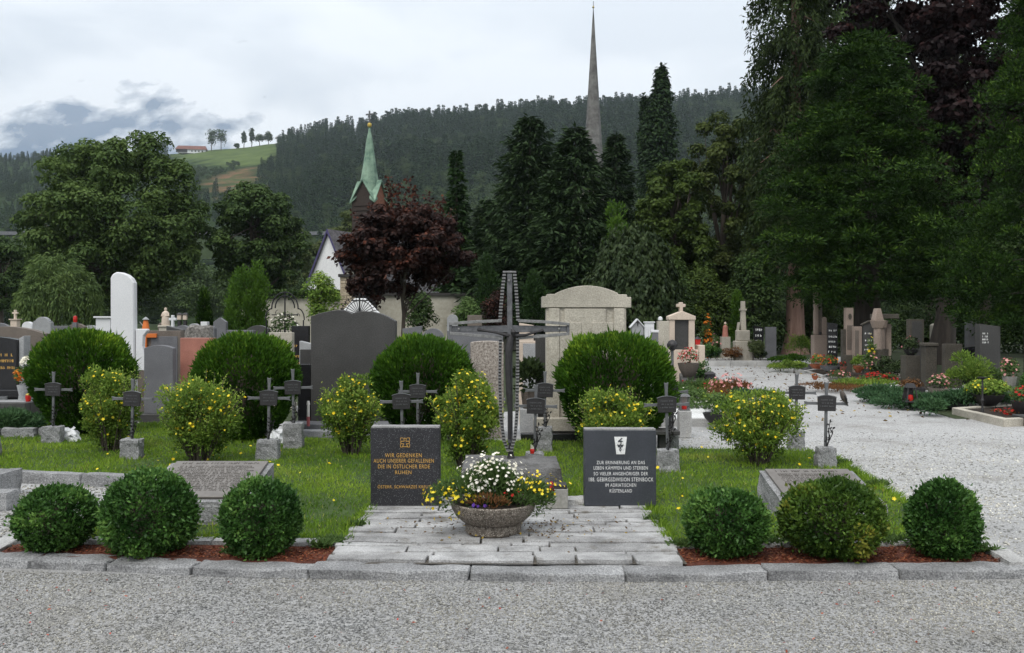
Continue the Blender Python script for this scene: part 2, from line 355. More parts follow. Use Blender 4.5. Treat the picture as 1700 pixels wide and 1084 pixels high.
def obj(name, me, m=None, parent=None, kind=None, label=None):
    o = bpy.data.objects.new(name, me); COL.objects.link(o)
    if m is not None:
        me.materials.clear(); me.materials.append(m)
    if parent is not None: o.parent = parent
    if kind: o['kind'] = kind
    if label: o['label'] = label
    return o
def part(name, mb, m, parent=None, bevel=0.0, smooth=False, seg=1, kind=None, label=None):
    return obj(name, mb.mesh(name, bevel, seg, smooth), m, parent, kind, label)
USED = {}
def thing(name, label, cat, loc=(0, 0, 0), rz=0.0, group=None):
    o = bpy.data.objects.new(name, None); COL.objects.link(o)
    o.empty_display_size = 0.2
    o.location = loc; o.rotation_euler = (0, 0, rz)
    tag(o, label, cat, group); return o
def tag(o, label, cat, group=None):
    o['label'] = label; o['category'] = cat; o['kind'] = 'thing'
    if group: o['group'] = group
    return o
def copy_tree(o, label, loc, rz=None, scale=None):
    """a copy of a thing with copies of its parts and sub-parts; mesh data shared"""
    c = o.copy(); COL.objects.link(c); c.location = loc
    if rz is not None: c.rotation_euler = (0, 0, rz)
    if scale is not None: c.scale = scale
    c['label'] = label
    for ch in list(o.children):
        d = ch.copy(); COL.objects.link(d); d.parent = c
        for g in list(ch.children):
            e = g.copy(); COL.objects.link(e); e.parent = d
    return c

def fn(p, s=1.0, seed=0.0):
    return mnoise.fractal(Vector((p[0] * s + seed, p[1] * s - seed * 0.7, p[2] * s + seed * 0.3)), 0.9, 2.0, 4)
def rough_block(name, sx, sy, sz, amp, seed, cuts=5, taper=0.0, freq=4.0, grow_top=1.0):
    """a hewn block standing on z=0, its faces broken and uneven"""
    bm = bmesh.new()
    bmesh.ops.create_cube(bm, size=1.0)
    bmesh.ops.subdivide_edges(bm, edges=bm.edges, cuts=cuts, use_grid_fill=True)
    for v in bm.verts:
        c = v.co
        k = 1.0 - taper * (c.z + 0.5)
        p = Vector((c.x * sx * k, c.y * sy * k, (c.z + 0.5) * sz))
        d = Vector((fn(p, freq / max(sx, 0.2), seed), fn(p, freq / max(sx, 0.2), seed + 7), fn(p, freq / max(sx, 0.2), seed + 13)))
        ed = sum(1 for q in (c.x, c.y, c.z) if abs(q) > 0.499)
        if ed >= 2:
            p -= Vector((c.x * sx, c.y * sy, c.z * sz)).normalized() * amp * 0.55
        v.co = p + d * amp
    me = bpy.data.meshes.new(name); bm.to_mesh(me); bm.free()
    for f in me.polygons: f.use_smooth = False
    return me

def text_mesh(txt, size, width=None, extrude=0.001, shear=0.0):
    cu = bpy.data.curves.new('txt', 'FONT'); cu.body = txt; cu.size = size; cu.align_x = 'CENTER'; cu.extrude = extrude
    cu.offset = 0.0; cu.space_character = 1.12
    cu.resolution_u = 3
    o = bpy.data.objects.new('txt', cu); COL.objects.link(o)
    dg = bpy.context.evaluated_depsgraph_get()
    me = bpy.data.meshes.new_from_object(o.evaluated_get(dg), depsgraph=dg)
    bpy.data.objects.remove(o); bpy.data.curves.remove(cu)
    xs = [v.co.x for v in me.vertices]
    k = 1.0
    if width and xs: k = width / (max(xs) - min(xs))
    for v in me.vertices:
        x, y, z = v.co
        v.co = (x * k, -z - extrude, y)               # upright, facing -Y
    me.name = 'inscription'
    return me

# ------------------------------------------------------------------ foliage: many leaf-sized folded faces in one mesh
def unit(a): return a / np.maximum(np.linalg.norm(a, axis=1, keepdims=True), 1e-9)
def cards_mesh(name, P, U, N, L, Wd, t, fold=0.18):
    n = len(P)
    U = unit(U); V = unit(np.cross(N, U)); N = np.cross(U, V)
    L = np.broadcast_to(L, (n,))[:, None]; Wd = np.broadcast_to(Wd, (n,))[:, None]
    v = np.empty((n, 4, 3), np.float32)
    v[:, 0] = P; v[:, 2] = P + U * L
    mid = P + U * L * 0.48 + N * Wd * fold
    v[:, 1] = mid + V * Wd * 0.5; v[:, 3] = mid - V * Wd * 0.5
    me = bpy.data.meshes.new(name)
    me.vertices.add(n * 4); me.vertices.foreach_set('co', v.ravel())
    me.loops.add(n * 4); me.loops.foreach_set('vertex_index', np.arange(n * 4, dtype=np.int32))
    me.polygons.add(n); me.polygons.foreach_set('loop_start', np.arange(0, n * 4, 4, dtype=np.int32))
    a = me.attributes.new('tint', 'FLOAT', 'POINT')
    a.data.foreach_set('value', np.repeat(np.clip(t, 0, 1), 4).astype(np.float32))
    me.update(calc_edges=True)
    return me
def discs_mesh(name, P, N, r, t, k=6, cup=0.25):
    """small cupped rosettes (flowers), k petals"""
    n = len(P); N = unit(N)
    ref = unit(np.random.default_rng(5).normal(size=(n, 3)))
    A = unit(np.cross(N, ref)); B = np.cross(N, A)
    m = 2 * k
    v = np.empty((n, m + 1, 3), np.float32)
    v[:, m] = P
    r = np.broadcast_to(r, (n,))[:, None]
    for i in range(m):
        an = 2 * math.pi * i / m; rr = r * (1.0 if i % 2 == 0 else 0.62)
        v[:, i] = P + A * rr * math.cos(an) + B * rr * math.sin(an) + N * r * cup
    base = np.arange(n, dtype=np.int32)[:, None] * (m + 1)
    tri = np.array([[i, (i + 1) % m, m] for i in range(m)], np.int32).ravel()
    idx = (base + tri[None, :]).ravel()
    me = bpy.data.meshes.new(name)
    me.vertices.add(n * (m + 1)); me.vertices.foreach_set('co', v.ravel())
    me.loops.add(len(idx)); me.loops.foreach_set('vertex_index', idx)
    me.polygons.add(n * m); me.polygons.foreach_set('loop_start', np.arange(0, n * m * 3, 3, dtype=np.int32))
    a = me.attributes.new('tint', 'FLOAT', 'POINT')
    a.data.foreach_set('value', np.repeat(np.clip(t, 0, 1), m + 1).astype(np.float32))
    me.update(calc_edges=True)
    return me

def clump(rng, c, r, n, L, Wd, mode='leaf', up=0.4, droop=0.0, spread=0.5, inner=0.55, topbias=0.6):
    """n leaves per clump on flattened ellipsoids; mode leaf = faces outward, sprig = points outward"""
    c = np.asarray(c, float).reshape(-1, 3); r = np.asarray(r, float)
    if r.ndim == 1: r = np.broadcast_to(r if r.size == 3 else np.repeat(r[:, None], 3, 1), c.shape)
    m = len(c); k = m * n
    ci = np.repeat(np.arange(m), n)
    d = unit(rng.normal(size=(k, 3)))
    fl = rng.random(k) < topbias
    d[fl, 2] = np.abs(d[fl, 2])
    rad = inner + (1.06 - inner) * rng.random(k) ** 0.6
    P = c[ci] + d * r[ci] * rad[:, None]
    if mode == 'leaf':
        N = unit(d + np.array([0, 0, up]) + spread * rng.normal(size=(k, 3)))
        U = unit(np.cross(N, unit(rng.normal(size=(k, 3))))) + np.array([0, 0, -droop])
    else:
        U = unit(d + np.array([0, 0, up - droop]) + spread * rng.normal(size=(k, 3)))
        N = unit(np.cross(U, unit(rng.normal(size=(k, 3)))))
    Ls = L * rng.uniform(0.65, 1.3, k); Ws = Wd * rng.uniform(0.7, 1.25, k)
    tc = rng.random(m)
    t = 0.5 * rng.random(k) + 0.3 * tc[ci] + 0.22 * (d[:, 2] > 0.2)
    return P, U, N, Ls, Ws, t
def cat(*sets): return tuple(np.concatenate([s[i] for s in sets]) for i in range(6))

def limb_tubes(mb, rng, base, top, r0, targets, n_limbs, n=7, wob=0.06, r_top=0.35, limb_r=0.35):
    base = Vector(base); top = Vector(top)
    pts = []; rad = []
    Ln = (top - base).length
    for i in range(9):
        f = i / 8
        w = Vector((rng.normal() * wob * Ln * 0.12, rng.normal() * wob * Ln * 0.12, 0)) if 0 < i else Vector()
        pts.append(base.lerp(top, f) + w)
        fl = 1.0 + 0.45 * max(0, 1 - f * 9)
        rad.append(r0 * fl * (1 - (1 - r_top) * f))
    mb.tube(pts, rad, n + 3)
    for k in range(min(n_limbs, len(targets))):
        tg = Vector(targets[k])
        f = min(0.95, max(0.3, 0.30 + 0.6 * rng.random()))
        if tg.z < base.z + Ln * 0.5: f = min(f, 0.55)
        i = int(f * 8); s = pts[i].lerp(pts[min(8, i + 1)], f * 8 - i)
        md = s.lerp(tg, 0.5) + Vector((rng.normal() * 0.1, rng.normal() * 0.1, 0.12)) * (tg - s).length * 0.5
        rr = r0 * limb_r * (1.1 - f * 0.5)
        mb.tube([s, s.lerp(md, 0.55), md, tg], [rr, rr * 0.75, rr * 0.5, rr * 0.15], 6)

def broad_tree(label, catg, px0, px1, pt, pb, Y, leaf, wid, per, mat, bark, seed, trunk_px=None, tr=0.2, m=60, cr=0.26, flat=0.62, egg=0.0,
               droop=0.15, group=None, name='broadleaf_tree', z0=0.0, limbs=16, rough_out=0.25, depth=1.0, fill=0.45, crown_label=None, up=0.4, trunk_top=None, bottom_cut=None):
    rng = np.random.default_rng(seed)
    xc = X((px0 + px1) / 2, Y); zt = Zh(pt, Y); zb = Zh(pb, Y)
    a = (px1 - px0) / 2 / F * Y; c = (zt - zb) / 2; zc = (zt + zb) / 2
    tx = X(trunk_px if trunk_px is not None else (px0 + px1) / 2, Y)
    t = thing(name, label, catg, (tx, Y, z0), 0, group)
    d = unit(rng.normal(size=(m, 3)))
    fr = fill + (1 - fill) * rng.random(m) ** 0.5
    out = np.array([1 - rough_out * 0.22 + rough_out * 0.75 * mnoise.noise(Vector(tuple(q * 1.7 + seed))) for q in d])
    cr_ = a * cr * rng.uniform(0.65, 1.25, m)
    k = np.maximum(0.1, (fr * out - cr_ / a * 0.62))
    wid_z = 1.0 - egg * d[:, 2]
    C = np.stack([d[:, 0] * a * k * wid_z, d[:, 1] * a * depth * k * wid_z, d[:, 2] * c * np.maximum(0.1, fr * out - cr_ * flat / c * 0.7)], 1)
    C += np.array([xc - tx, 0, zc - z0])
    RR = np.stack([cr_, cr_, cr_ * flat], 1)
    S = clump(rng, C, RR, per, leaf, wid, 'leaf', up, droop)
    obj('crown', cards_mesh('crown', *S), M[mat], t)
    mb = MB()
    o = np.argsort(-np.linalg.norm(C - np.array([0, 0, zc]), axis=1))
    top = trunk_top if trunk_top is not None else zc - z0 + c * 0.45
    limb_tubes(mb, rng, (0, 0, -0.05), (xc - tx, 0, top), tr, [C[i] for i in o], limbs)
    part('trunk', mb, M[bark], t, smooth=True)
    return t

def spruce_cards(rng, h, r, z0, tiers, br, per, L, Wd, power=0.85, droop=0.25, lift=0.1):
    Ps, Us, Ns, Ls, Ws, ts = [], [], [], [], [], []
    for i in range(tiers):
        f = (i + 0.5) / tiers
        z = z0 + (h - z0) * f
        ln = r * (1 - f) ** power * rng.uniform(0.85, 1.12) + 0.03 * r
        nb = max(4, int(br * (0.5 + 0.5 * (1 - f))))
        off = rng.random() * 6.28
        for b in range(nb):
            an = off + 6.283 * b / nb + rng.normal() * 0.2
            l = ln * rng.uniform(0.75, 1.12)
            k = max(5, int(per * (0.35 + 0.65 * (1 - f))))
            u = rng.random(k) ** 0.6
            rad = np.array([math.cos(an), math.sin(an), 0]); sid = np.array([-math.sin(an), math.cos(an), 0])
            zz = z + rng.normal() * h * 0.006 - droop * l * u + lift * l * u ** 2 * 1.5
            wdt = 0.30 * l * (1 - 0.55 * u)
            sv = rng.uniform(-1, 1, k)
            P = rad[None] * (u * l)[:, None] + sid[None] * (sv * wdt)[:, None]; P[:, 2] = zz - 0.12 * l * rng.random(k) * (1 - 0.3 * u)
            U = rad[None] * 0.8 + sid[None] * (sv * 0.9)[:, None] + np.array([0, 0, -0.35]) + 0.35 * rng.normal(size=(k, 3))
            N = np.array([0, 0, 1.0]) + 0.55 * rng.normal(size=(k, 3))
            Ps.append(P); Us.append(U); Ns.append(N); Ls.append(L * rng.uniform(0.7, 1.3, k)); Ws.append(Wd * rng.uniform(0.7, 1.3, k))
            ts.append(0.55 * rng.random(k) + 0.35 * u + 0.1 * rng.random())
    return tuple(np.concatenate(q) for q in (Ps, Us, Ns, Ls, Ws, ts))

def spruce_tree(label, px, half, pt, Y, seed, mat='spruce', tiers=34, br=9, per=26, L=0.42, Wd=0.13, z0=0.5, power=0.85, droop=0.3, lift=0.12, tr=0.2, group=None, name='spruce_tree', catg='spruce tree', bark='bark'):
    rng = np.random.default_rng(seed)
    h = Zh(pt, Y); r = half / F * Y
    t = thing(name, label, catg, (X(px, Y), Y, 0), 0, group)
    obj('crown', cards_mesh('crown', *spruce_cards(rng, h, r, z0, tiers, br, per, L, Wd, power, droop, lift)), M[mat], t)
    mb = MB(); mb.tube([(0, 0, -0.05), (0.02, 0.01, h * 0.3), (0, 0, h * 0.97)], [tr, tr * 0.75, 0.02], 8)
    part('trunk', mb, M[bark], t, smooth=True)
    return t

def plume_tree(label, catg, px, Y, prof, m, per, L, Wd, mat, bark, seed, lobe=(0.5, 0.5, 0.8), tr=0.25, zb=0.0, droop=0.0, up=0.6, name='thuja_tree', group=None, spread=0.45, depth=1.0, trunk_top=0.9, trunk_base_flare=1.0, topbias=0.55, shell=0.72, mode='sprig', jit=0.18):
    """crown of many overlapping plumes set on a profile [(row in photo, left px, right px), ...] from the top down"""
    rng = np.random.default_rng(seed)
    zs = np.array([Zh(p[0], Y) for p in prof]); l = np.array([X(p[1], Y) for p in prof]); r = np.array([X(p[2], Y) for p in prof])
    x0 = X(px, Y)
    o = np.argsort(zs); zs, l, r = zs[o], l[o], r[o]
    zz = rng.uniform(zs[0], zs[-1], m * 3)
    hw = (np.interp(zz, zs, r) - np.interp(zz, zs, l)) / 2
    keep = rng.random(m * 3) < hw / hw.max() * 0.85 + 0.15
    zz = zz[keep][:m]; hw = hw[keep][:m]
    mid = (np.interp(zz, zs, r) + np.interp(zz, zs, l)) / 2
    k = len(zz)
    an = rng.uniform(0, 6.283, k)
    fr = shell + (1 - shell) * rng.random(k)
    sz = rng.uniform(0.7, 1.3, k)
    lr = np.minimum(lobe[0] * sz, hw * 0.75 + 0.08)
    rr = np.maximum(0, hw * fr * (1 + jit * rng.normal(size=k) * 0.5) - lr * 0.7)
    C = np.stack([mid - x0 + np.cos(an) * rr, np.sin(an) * rr * depth, zz], 1)
    RR = np.stack([lr, lr, lobe[2] * sz], 1)
    t = thing(name, label, catg, (x0, Y, 0), 0, group)
    S = clump(rng, C, RR, per, L, Wd, mode, up, droop, spread, 0.5, topbias)
    obj('crown', cards_mesh('crown', *S, fold=0.1), M[mat], t)
    mb = MB(); h = zs[-1] * trunk_top
    mb.tube([(0, 0, -0.1), (0, 0, 0.5), (0, 0, 1.6), (0, 0, h * 0.5), (0.0, 0, h)], [tr * trunk_base_flare, tr * (1 + (trunk_base_flare - 1) * 0.35), tr, tr * 0.75, 0.03], 12)
    for i in range(0, k, max(1, k // 26)):
        p = Vector((C[i][0] * 0.55, C[i][1] * 0.55, C[i][2])); s = Vector((0, 0, max(0.6, p.z - 0.15 * abs(p.x))))
        mb.tube([s, s.lerp(p, 0.5) + Vector((0, 0, 0.1)), p], [tr * 0.2, tr * 0.14, tr * 0.05], 5)
    part('trunk', mb, M[bark], t, smooth=True)
    return t

def pts_in_poly(x, y, poly):
    ins = np.zeros(x.shape, bool); n = len(poly); j = n - 1
    for i in range(n):
        xi, yi = poly[i]; xj, yj = poly[j]
        cnd = ((yi > y) != (yj > y)) & (x < (xj - xi) * (y - yi) / (yj - yi + 1e-12) + xi)
        ins ^= cnd; j = i
    return ins

# ================================================================== SETTING
rs = np.random.default_rng(11)
# ---- gravel material: every chip its own grey, chips stand proud; paler chips on the wide path, partly grazing light put into the colour
def gravel_mat(name, lo, hi, lo2, hi2, scale):
    m, t, b = new_mat(name)
    tc = nd(t, 'ShaderNodeTexCoord'); co = tc.outputs['Object']
    v = nd(t, 'ShaderNodeTexVoronoi', _Scale=scale); t.links.new(co, v.inputs['Vector'])
    sep = nd(t, 'ShaderNodeSeparateColor'); t.links.new(v.outputs['Color'], sep.inputs[0])
    r1 = ramp(t, sep.outputs[0], [(0.0, lo), (0.55, tuple((a + c) / 2 for a, c in zip(lo, hi))), (1.0, hi)])
    r2 = ramp(t, sep.outputs[1], [(0.0, lo2), (1.0, hi2)])
    n = nd(t, 'ShaderNodeTexNoise', _Scale=0.55, _Detail=4, _Roughness=0.6); t.links.new(co, n.inputs['Vector'])
    sx = nd(t, 'ShaderNodeSeparateXYZ'); t.links.new(co, sx.inputs[0])
    mr = nd(t, 'ShaderNodeMapRange', _To_Min=-0.25, _To_Max=0.62) if False else nd(t, 'ShaderNodeMapRange')
    mr.inputs['From Min'].default_value = 5.5; mr.inputs['From Max'].default_value = 9.0
    mr.inputs['To Min'].default_value = -0.30; mr.inputs['To Max'].default_value = 0.42
    t.links.new(sx.outputs['Y'], mr.inputs['Value'])
    ad = nd(t, 'ShaderNodeMath', operation='ADD', use_clamp=True); t.links.new(n.outputs['Fac'], ad.inputs[0]); t.links.new(mr.outputs[0], ad.inputs[1])
    mx = nd(t, 'ShaderNodeMixRGB'); t.links.new(ad.outputs[0], mx.inputs[0]); t.links.new(r1.outputs[0], mx.inputs[1]); t.links.new(r2.outputs[0], mx.inputs[2])
    # earthy patches where leaves rot under the trees and scuffed dirt
    n2 = nd(t, 'ShaderNodeTexNoise', _Scale=0.5, _Detail=7, _Roughness=0.72); t.links.new(co, n2.inputs['Vector'])
    r3 = ramp(t, n2.outputs['Fac'], [(0.52, (0, 0, 0)), (0.74, (0.75, 0.75, 0.75))])
    mx2 = nd(t, 'ShaderNodeMixRGB'); t.links.new(r3.outputs[0], mx2.inputs[0]); t.links.new(mx.outputs[0], mx2.inputs[1]); mx2.inputs[2].default_value = (0.17, 0.155, 0.13, 1)
    t.links.new(mx2.outputs[0], b.inputs['Base Color']); b.inputs['Roughness'].default_value = 0.95; b.inputs['Specular IOR Level'].default_value = 0.2
    bp = nd(t, 'ShaderNodeBump', _Strength=0.9, _Distance=0.012); bp.invert = True
    t.links.new(v.outputs['Distance'], bp.inputs['Height']); t.links.new(bp.outputs[0], b.inputs['Normal'])
    return m
M['gravel'] = gravel_mat('limestone_gravel', (0.15, 0.15, 0.15), (0.36, 0.355, 0.345), (0.25, 0.248, 0.243), (0.56, 0.556, 0.545), 78)

def sheet(name, x0, y0, x1, y1, z, m, kind='structure'):
    return part(name, MB().add([(x0, y0, z), (x1, y0, z), (x1, y1, z), (x0, y1, z)], [(0, 1, 2, 3)]), m, kind=kind)
M['meadow'] = stone_mat('valley_meadow', (0.035, 0.055, 0.018), (0.06, 0.09, 0.03), 3, None, 0.95, 0.2, 0.3, 0.3)
M['turf_dark'] = stone_mat('dark_turf', (0.022, 0.034, 0.012), (0.05, 0.065, 0.025), 25, None, 0.95, 0.5, 0.8, 0.4)  # dark grassy soil tone for both grave fields
sheet('ground', -3000, -60, 3000, 3400, -0.06, M['meadow'])
sheet('gravel_path', -48, -12, 48, 64, 0.0, M['gravel'])
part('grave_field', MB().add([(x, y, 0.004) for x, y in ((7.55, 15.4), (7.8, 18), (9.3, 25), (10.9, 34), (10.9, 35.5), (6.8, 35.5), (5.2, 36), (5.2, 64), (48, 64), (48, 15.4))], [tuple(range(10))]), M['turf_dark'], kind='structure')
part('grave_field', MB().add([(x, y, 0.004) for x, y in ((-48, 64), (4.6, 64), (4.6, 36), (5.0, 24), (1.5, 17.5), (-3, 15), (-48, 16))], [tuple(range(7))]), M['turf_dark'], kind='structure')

# ---- loose chips on the gravel close to the camera: real stones
M['chip'] = leaf_mat('gravel_chip', (0.13, 0.13, 0.13), (0.30, 0.295, 0.285), 0.0, 0.9, (0.46, 0.45, 0.43))
def chips(name, n, region, s0, s1, seed, m, zc=0.25, keep=None):
    g = np.random.default_rng(seed)
    P = np.stack([g.uniform(region[0], region[2], n), g.uniform(region[1], region[3], n), np.zeros(n)], 1)
    if keep is not None: P = P[keep(P)]
    n = len(P)
    T = np.array([[1, 0, 0], [-1, 0, 0], [0, 1, 0], [0, -1, 0], [0, 0, 1], [0, 0, -1]], float)
    FA = np.array([[0, 2, 4], [2, 1, 4], [1, 3, 4], [3, 0, 4], [2, 0, 5], [1, 2, 5], [3, 1, 5], [0, 3, 5]], np.int32)
    s = g.uniform(s0, s1, n)[:, None, None] * g.uniform(0.6, 1.25, (n, 1, 3)) * np.array([1, 1, 0.75])
    V = (T[None] + 0.35 * g.normal(size=(n, 6, 3))) * s
    a = g.uniform(0, 6.28, n); ca, sa = np.cos(a), np.sin(a)
    x = V[:, :, 0] * ca[:, None] - V[:, :, 1] * sa[:, None]; y = V[:, :, 0] * sa[:, None] + V[:, :, 1] * ca[:, None]
    V[:, :, 0], V[:, :, 1] = x, y
    V += P[:, None, :]; V[:, :, 2] += g.uniform(0, 1, n)[:, None] * s1 * zc
    idx = (np.arange(n, dtype=np.int32)[:, None, None] * 6 + FA[None]).ravel()
    me = bpy.data.meshes.new(name)
    me.vertices.add(n * 6); me.vertices.foreach_set('co', V.astype(np.float32).ravel())
    me.loops.add(len(idx)); me.loops.foreach_set('vertex_index', idx)
    me.polygons.add(n * 8); me.polygons.foreach_set('loop_start', np.arange(0, n * 24, 3, dtype=np.int32))
    at = me.attributes.new('tint', 'FLOAT', 'POINT'); at.data.foreach_set('value', np.repeat(np.clip(g.random(n) ** 1.2 + 0.22 * np.array([mnoise.fractal(Vector((a * 0.9, b * 2.2, seed)), 1, 2, 3) for a, b in P[:, :2]]), 0, 1), 6).astype(np.float32))
    me.update(calc_edges=True)
    return obj(name, me, m, kind='stuff')

# ---- front kerb of granite stones, one by one
kb = [(-260, 935), (0, 943), (180, 949), (310, 956), (512, 962), (780, 965), (1040, 967), (1280, 965), (1490, 963), (1735, 961)]
def kerb_front(px):
    return G(px, float(np.interp(px, [p[0] for p in kb], [p[1] for p in kb])), 0.0)
kerb = obj('kerb', bpy.data.meshes.new('kerb'), M['granite'], kind='structure')
def kerb_stone(a, b, w, h, seed, amp=0.010, back=1, gap=0.008, m='granite', par=None, name='kerb_stone'):
    a = Vector((a[0], a[1], 0)); b = Vector((b[0], b[1], 0)); d = b - a; L = d.length - gap
    me = rough_block(name, L, w, h, amp, seed, 7 if L > 0.5 else 4, 0.0, 5.0)
    o = obj(name, me, M[m], par if par is not None else kerb)
    n = Vector((-d.y, d.x, 0)).normalized() * (w / 2 * back)
    o.location = (a + b) / 2 + n + Vector((0, 0, -0.03)); o.rotation_euler = (0, 0, math.atan2(d.y, d.x))
    return o
jx = [-230, -90, 49, 174, 316, 511, 779, 1040, 1276, 1494, 1712]
for i in range(len(jx) - 1):
    kerb_stone(kerb_front(jx[i]), kerb_front(jx[i + 1]), 0.20, 0.090 + rs.uniform(-0.005, 0.006), i * 3.1, 0.013)
# flat stones along both sides and along the back of the clipped-bush beds
def run(pts, step, w, h, seed, m='granite', back=1, amp=0.012):
    g = random.Random(seed)
    for a, b in zip(pts[:-1], pts[1:]):
        a = Vector((a[0], a[1], 0)); b = Vector((b[0], b[1], 0)); L = (b - a).length
        n = max(1, int(round(L / step))); cut = [0] + sorted((i + g.uniform(-0.18, 0.18)) / n for i in range(1, n)) + [1]
        for i in range(n):
            kerb_stone(a.lerp(b, cut[i]), a.lerp(b, cut[i + 1]), w * g.uniform(0.9, 1.1), h * g.uniform(0.92, 1.08), seed + i * 2.3, amp, back, 0.012, m)
run([(3.32, 6.02), (3.40, 7.1)], 0.55, 0.17, 0.115, 31, 'granite_pale', -1)
run([(3.41, 7.1), (3.48, 8.0), (3.62, 9.4), (3.80, 10.8), (3.76, 11.35)], 0.7, 0.035, 0.08, 35, 'granite', -1, 0.006)
run([(-3.62, 6.34), (-3.66, 6.95)], 0.6, 0.16, 0.115, 41, 'granite_pale', 1)
run([(-7.6, 10.05), (-5.3, 9.42), (-4.4, 9.2), (-3.44, 8.98)], 0.85, 0.13, 0.15, 43, 'granite', 1)
run([(-3.44, 8.98), (-3.40, 6.95)], 0.7, 0.13, 0.13, 47, 'granite', 1)
run([(-3.5, 6.60), (-2.2, 6.60), (-1.27, 6.52)], 0.42, 0.13, 0.115, 51, 'granite_pale', 1)
run([(1.16, 6.46), (2.2, 6.52), (3.36, 6.58)], 0.42, 0.13, 0.115, 57, 'granite_pale', 1)

M['joint'] = stone_mat('sandy_joint', (0.05, 0.045, 0.038), (0.13, 0.115, 0.095), 40, None, 0.95, 0.6, 3, 0.4)
# ---- paving of long granite strips in front of the memorial, each stone its own piece
paving = sheet('paving', -1.26, 6.03, 1.17, 7.86, 0.066, M['joint'])
pr = random.Random(5)
rowy = [6.06]
while rowy[-1] < 7.80:
    rowy.append(rowy[-1] + pr.choice([0.055, 0.07, 0.09, 0.11, 0.13, 0.16]))
rowy[-1] = 7.84
def edge_y(r, x):
    if r == 0: return float(np.interp(x, [-1.3, 0, 1.2], [6.085, 6.045, 6.02]))
    k = min(1.0, r / 3)
    return rowy[r] + k * (0.05 * mnoise.noise(Vector((x * 1.1, r * 3.7, 0))) + 0.022 * mnoise.noise(Vector((x * 5, r * 1.7, 4))))
pm = []
for k_ in range(3):
    c = (0.33 + 0.05 * k_,) * 3
    pm.append(stone_mat('paving_granite', (c[0] - 0.05, c[0] - 0.055, c[0] - 0.06), (c[0] + 0.19, c[0] + 0.185, c[0] + 0.175), 110,
                        (200, 0.10, (0.13, 0.13, 0.13)), 0.9, 1.0, 3.5, 0.5, (4.2, 0.57, (0.17, 0.155, 0.13))))
for r in range(len(rowy) - 1):
    x = -1.25 + pr.uniform(-0.03, 0.02); xe = 1.15 + pr.uniform(-0.02, 0.05)
    while x < xe - 0.02:
        L = pr.uniform(0.25, 1.05)
        if xe - (x + L) < 0.18: L = xe - x
        g = 0.005
        xs = [x + g + (L - 2 * g) * i / 6 for i in range(7)]
        ins = lambda: pr.uniform(0.001, 0.006) + (pr.uniform(0.003, 0.015) if pr.random() < 0.20 else 0.0)
        sl = pr.uniform(0.0, 0.010); sl2 = pr.uniform(-0.010, 0.0)
        poly = [(q, edge_y(r, q) + ins()) for q in xs] + [(q, edge_y(r + 1, q) - ins()) for q in reversed(xs)]
        poly[0] = (poly[0][0] + sl, poly[0][1]); poly[6] = (poly[6][0] + sl2, poly[6][1])
        zt = 0.088 + pr.uniform(-0.009, 0.008)
        part('paving_stone', MB().slabpoly(poly, 0.05, zt), pm[pr.randrange(3)], paving, bevel=0.004)
        x += L

# ---- beds of red bark
mulch = part('mulch_bed', MB().slabpoly([(-3.62, 6.30), (-1.27, 6.08), (-1.27, 6.56), (-3.62, 6.62)], -0.02, 0.055).slabpoly([(1.16, 6.05), (3.30, 6.10), (3.36, 6.62), (1.16, 6.50)], -0.02, 0.055), M['mulch'], kind='structure')
g = np.random.default_rng(3); n = 7000
P = np.stack([np.where(g.random(n) < 0.5, g.uniform(-3.6, -1.28, n), g.uniform(1.17, 3.34, n)), g.uniform(6.10, 6.52, n), g.uniform(0.055, 0.068, n)], 1)
P = P[P[:, 1] > np.interp(P[:, 0], [-3.6, -1.3, 1.2, 3.4], [6.40, 6.12, 6.09, 6.12])]; n = len(P)
M['barkchip'] = leaf_mat('bark_chip', (0.065, 0.020, 0.012), (0.20, 0.062, 0.034), 0.0, 0.9, (0.27, 0.14, 0.08))
obj('bark_chips', cards_mesh('bark_chips', P, g.normal(size=(n, 3)) * [1, 1, 0.25], np.array([0, 0, 1.0]) + 0.5 * g.normal(size=(n, 3)), 0.026 * g.uniform(0.5, 1.4, n), 0.011, g.random(n)), M['barkchip'], kind='stuff')

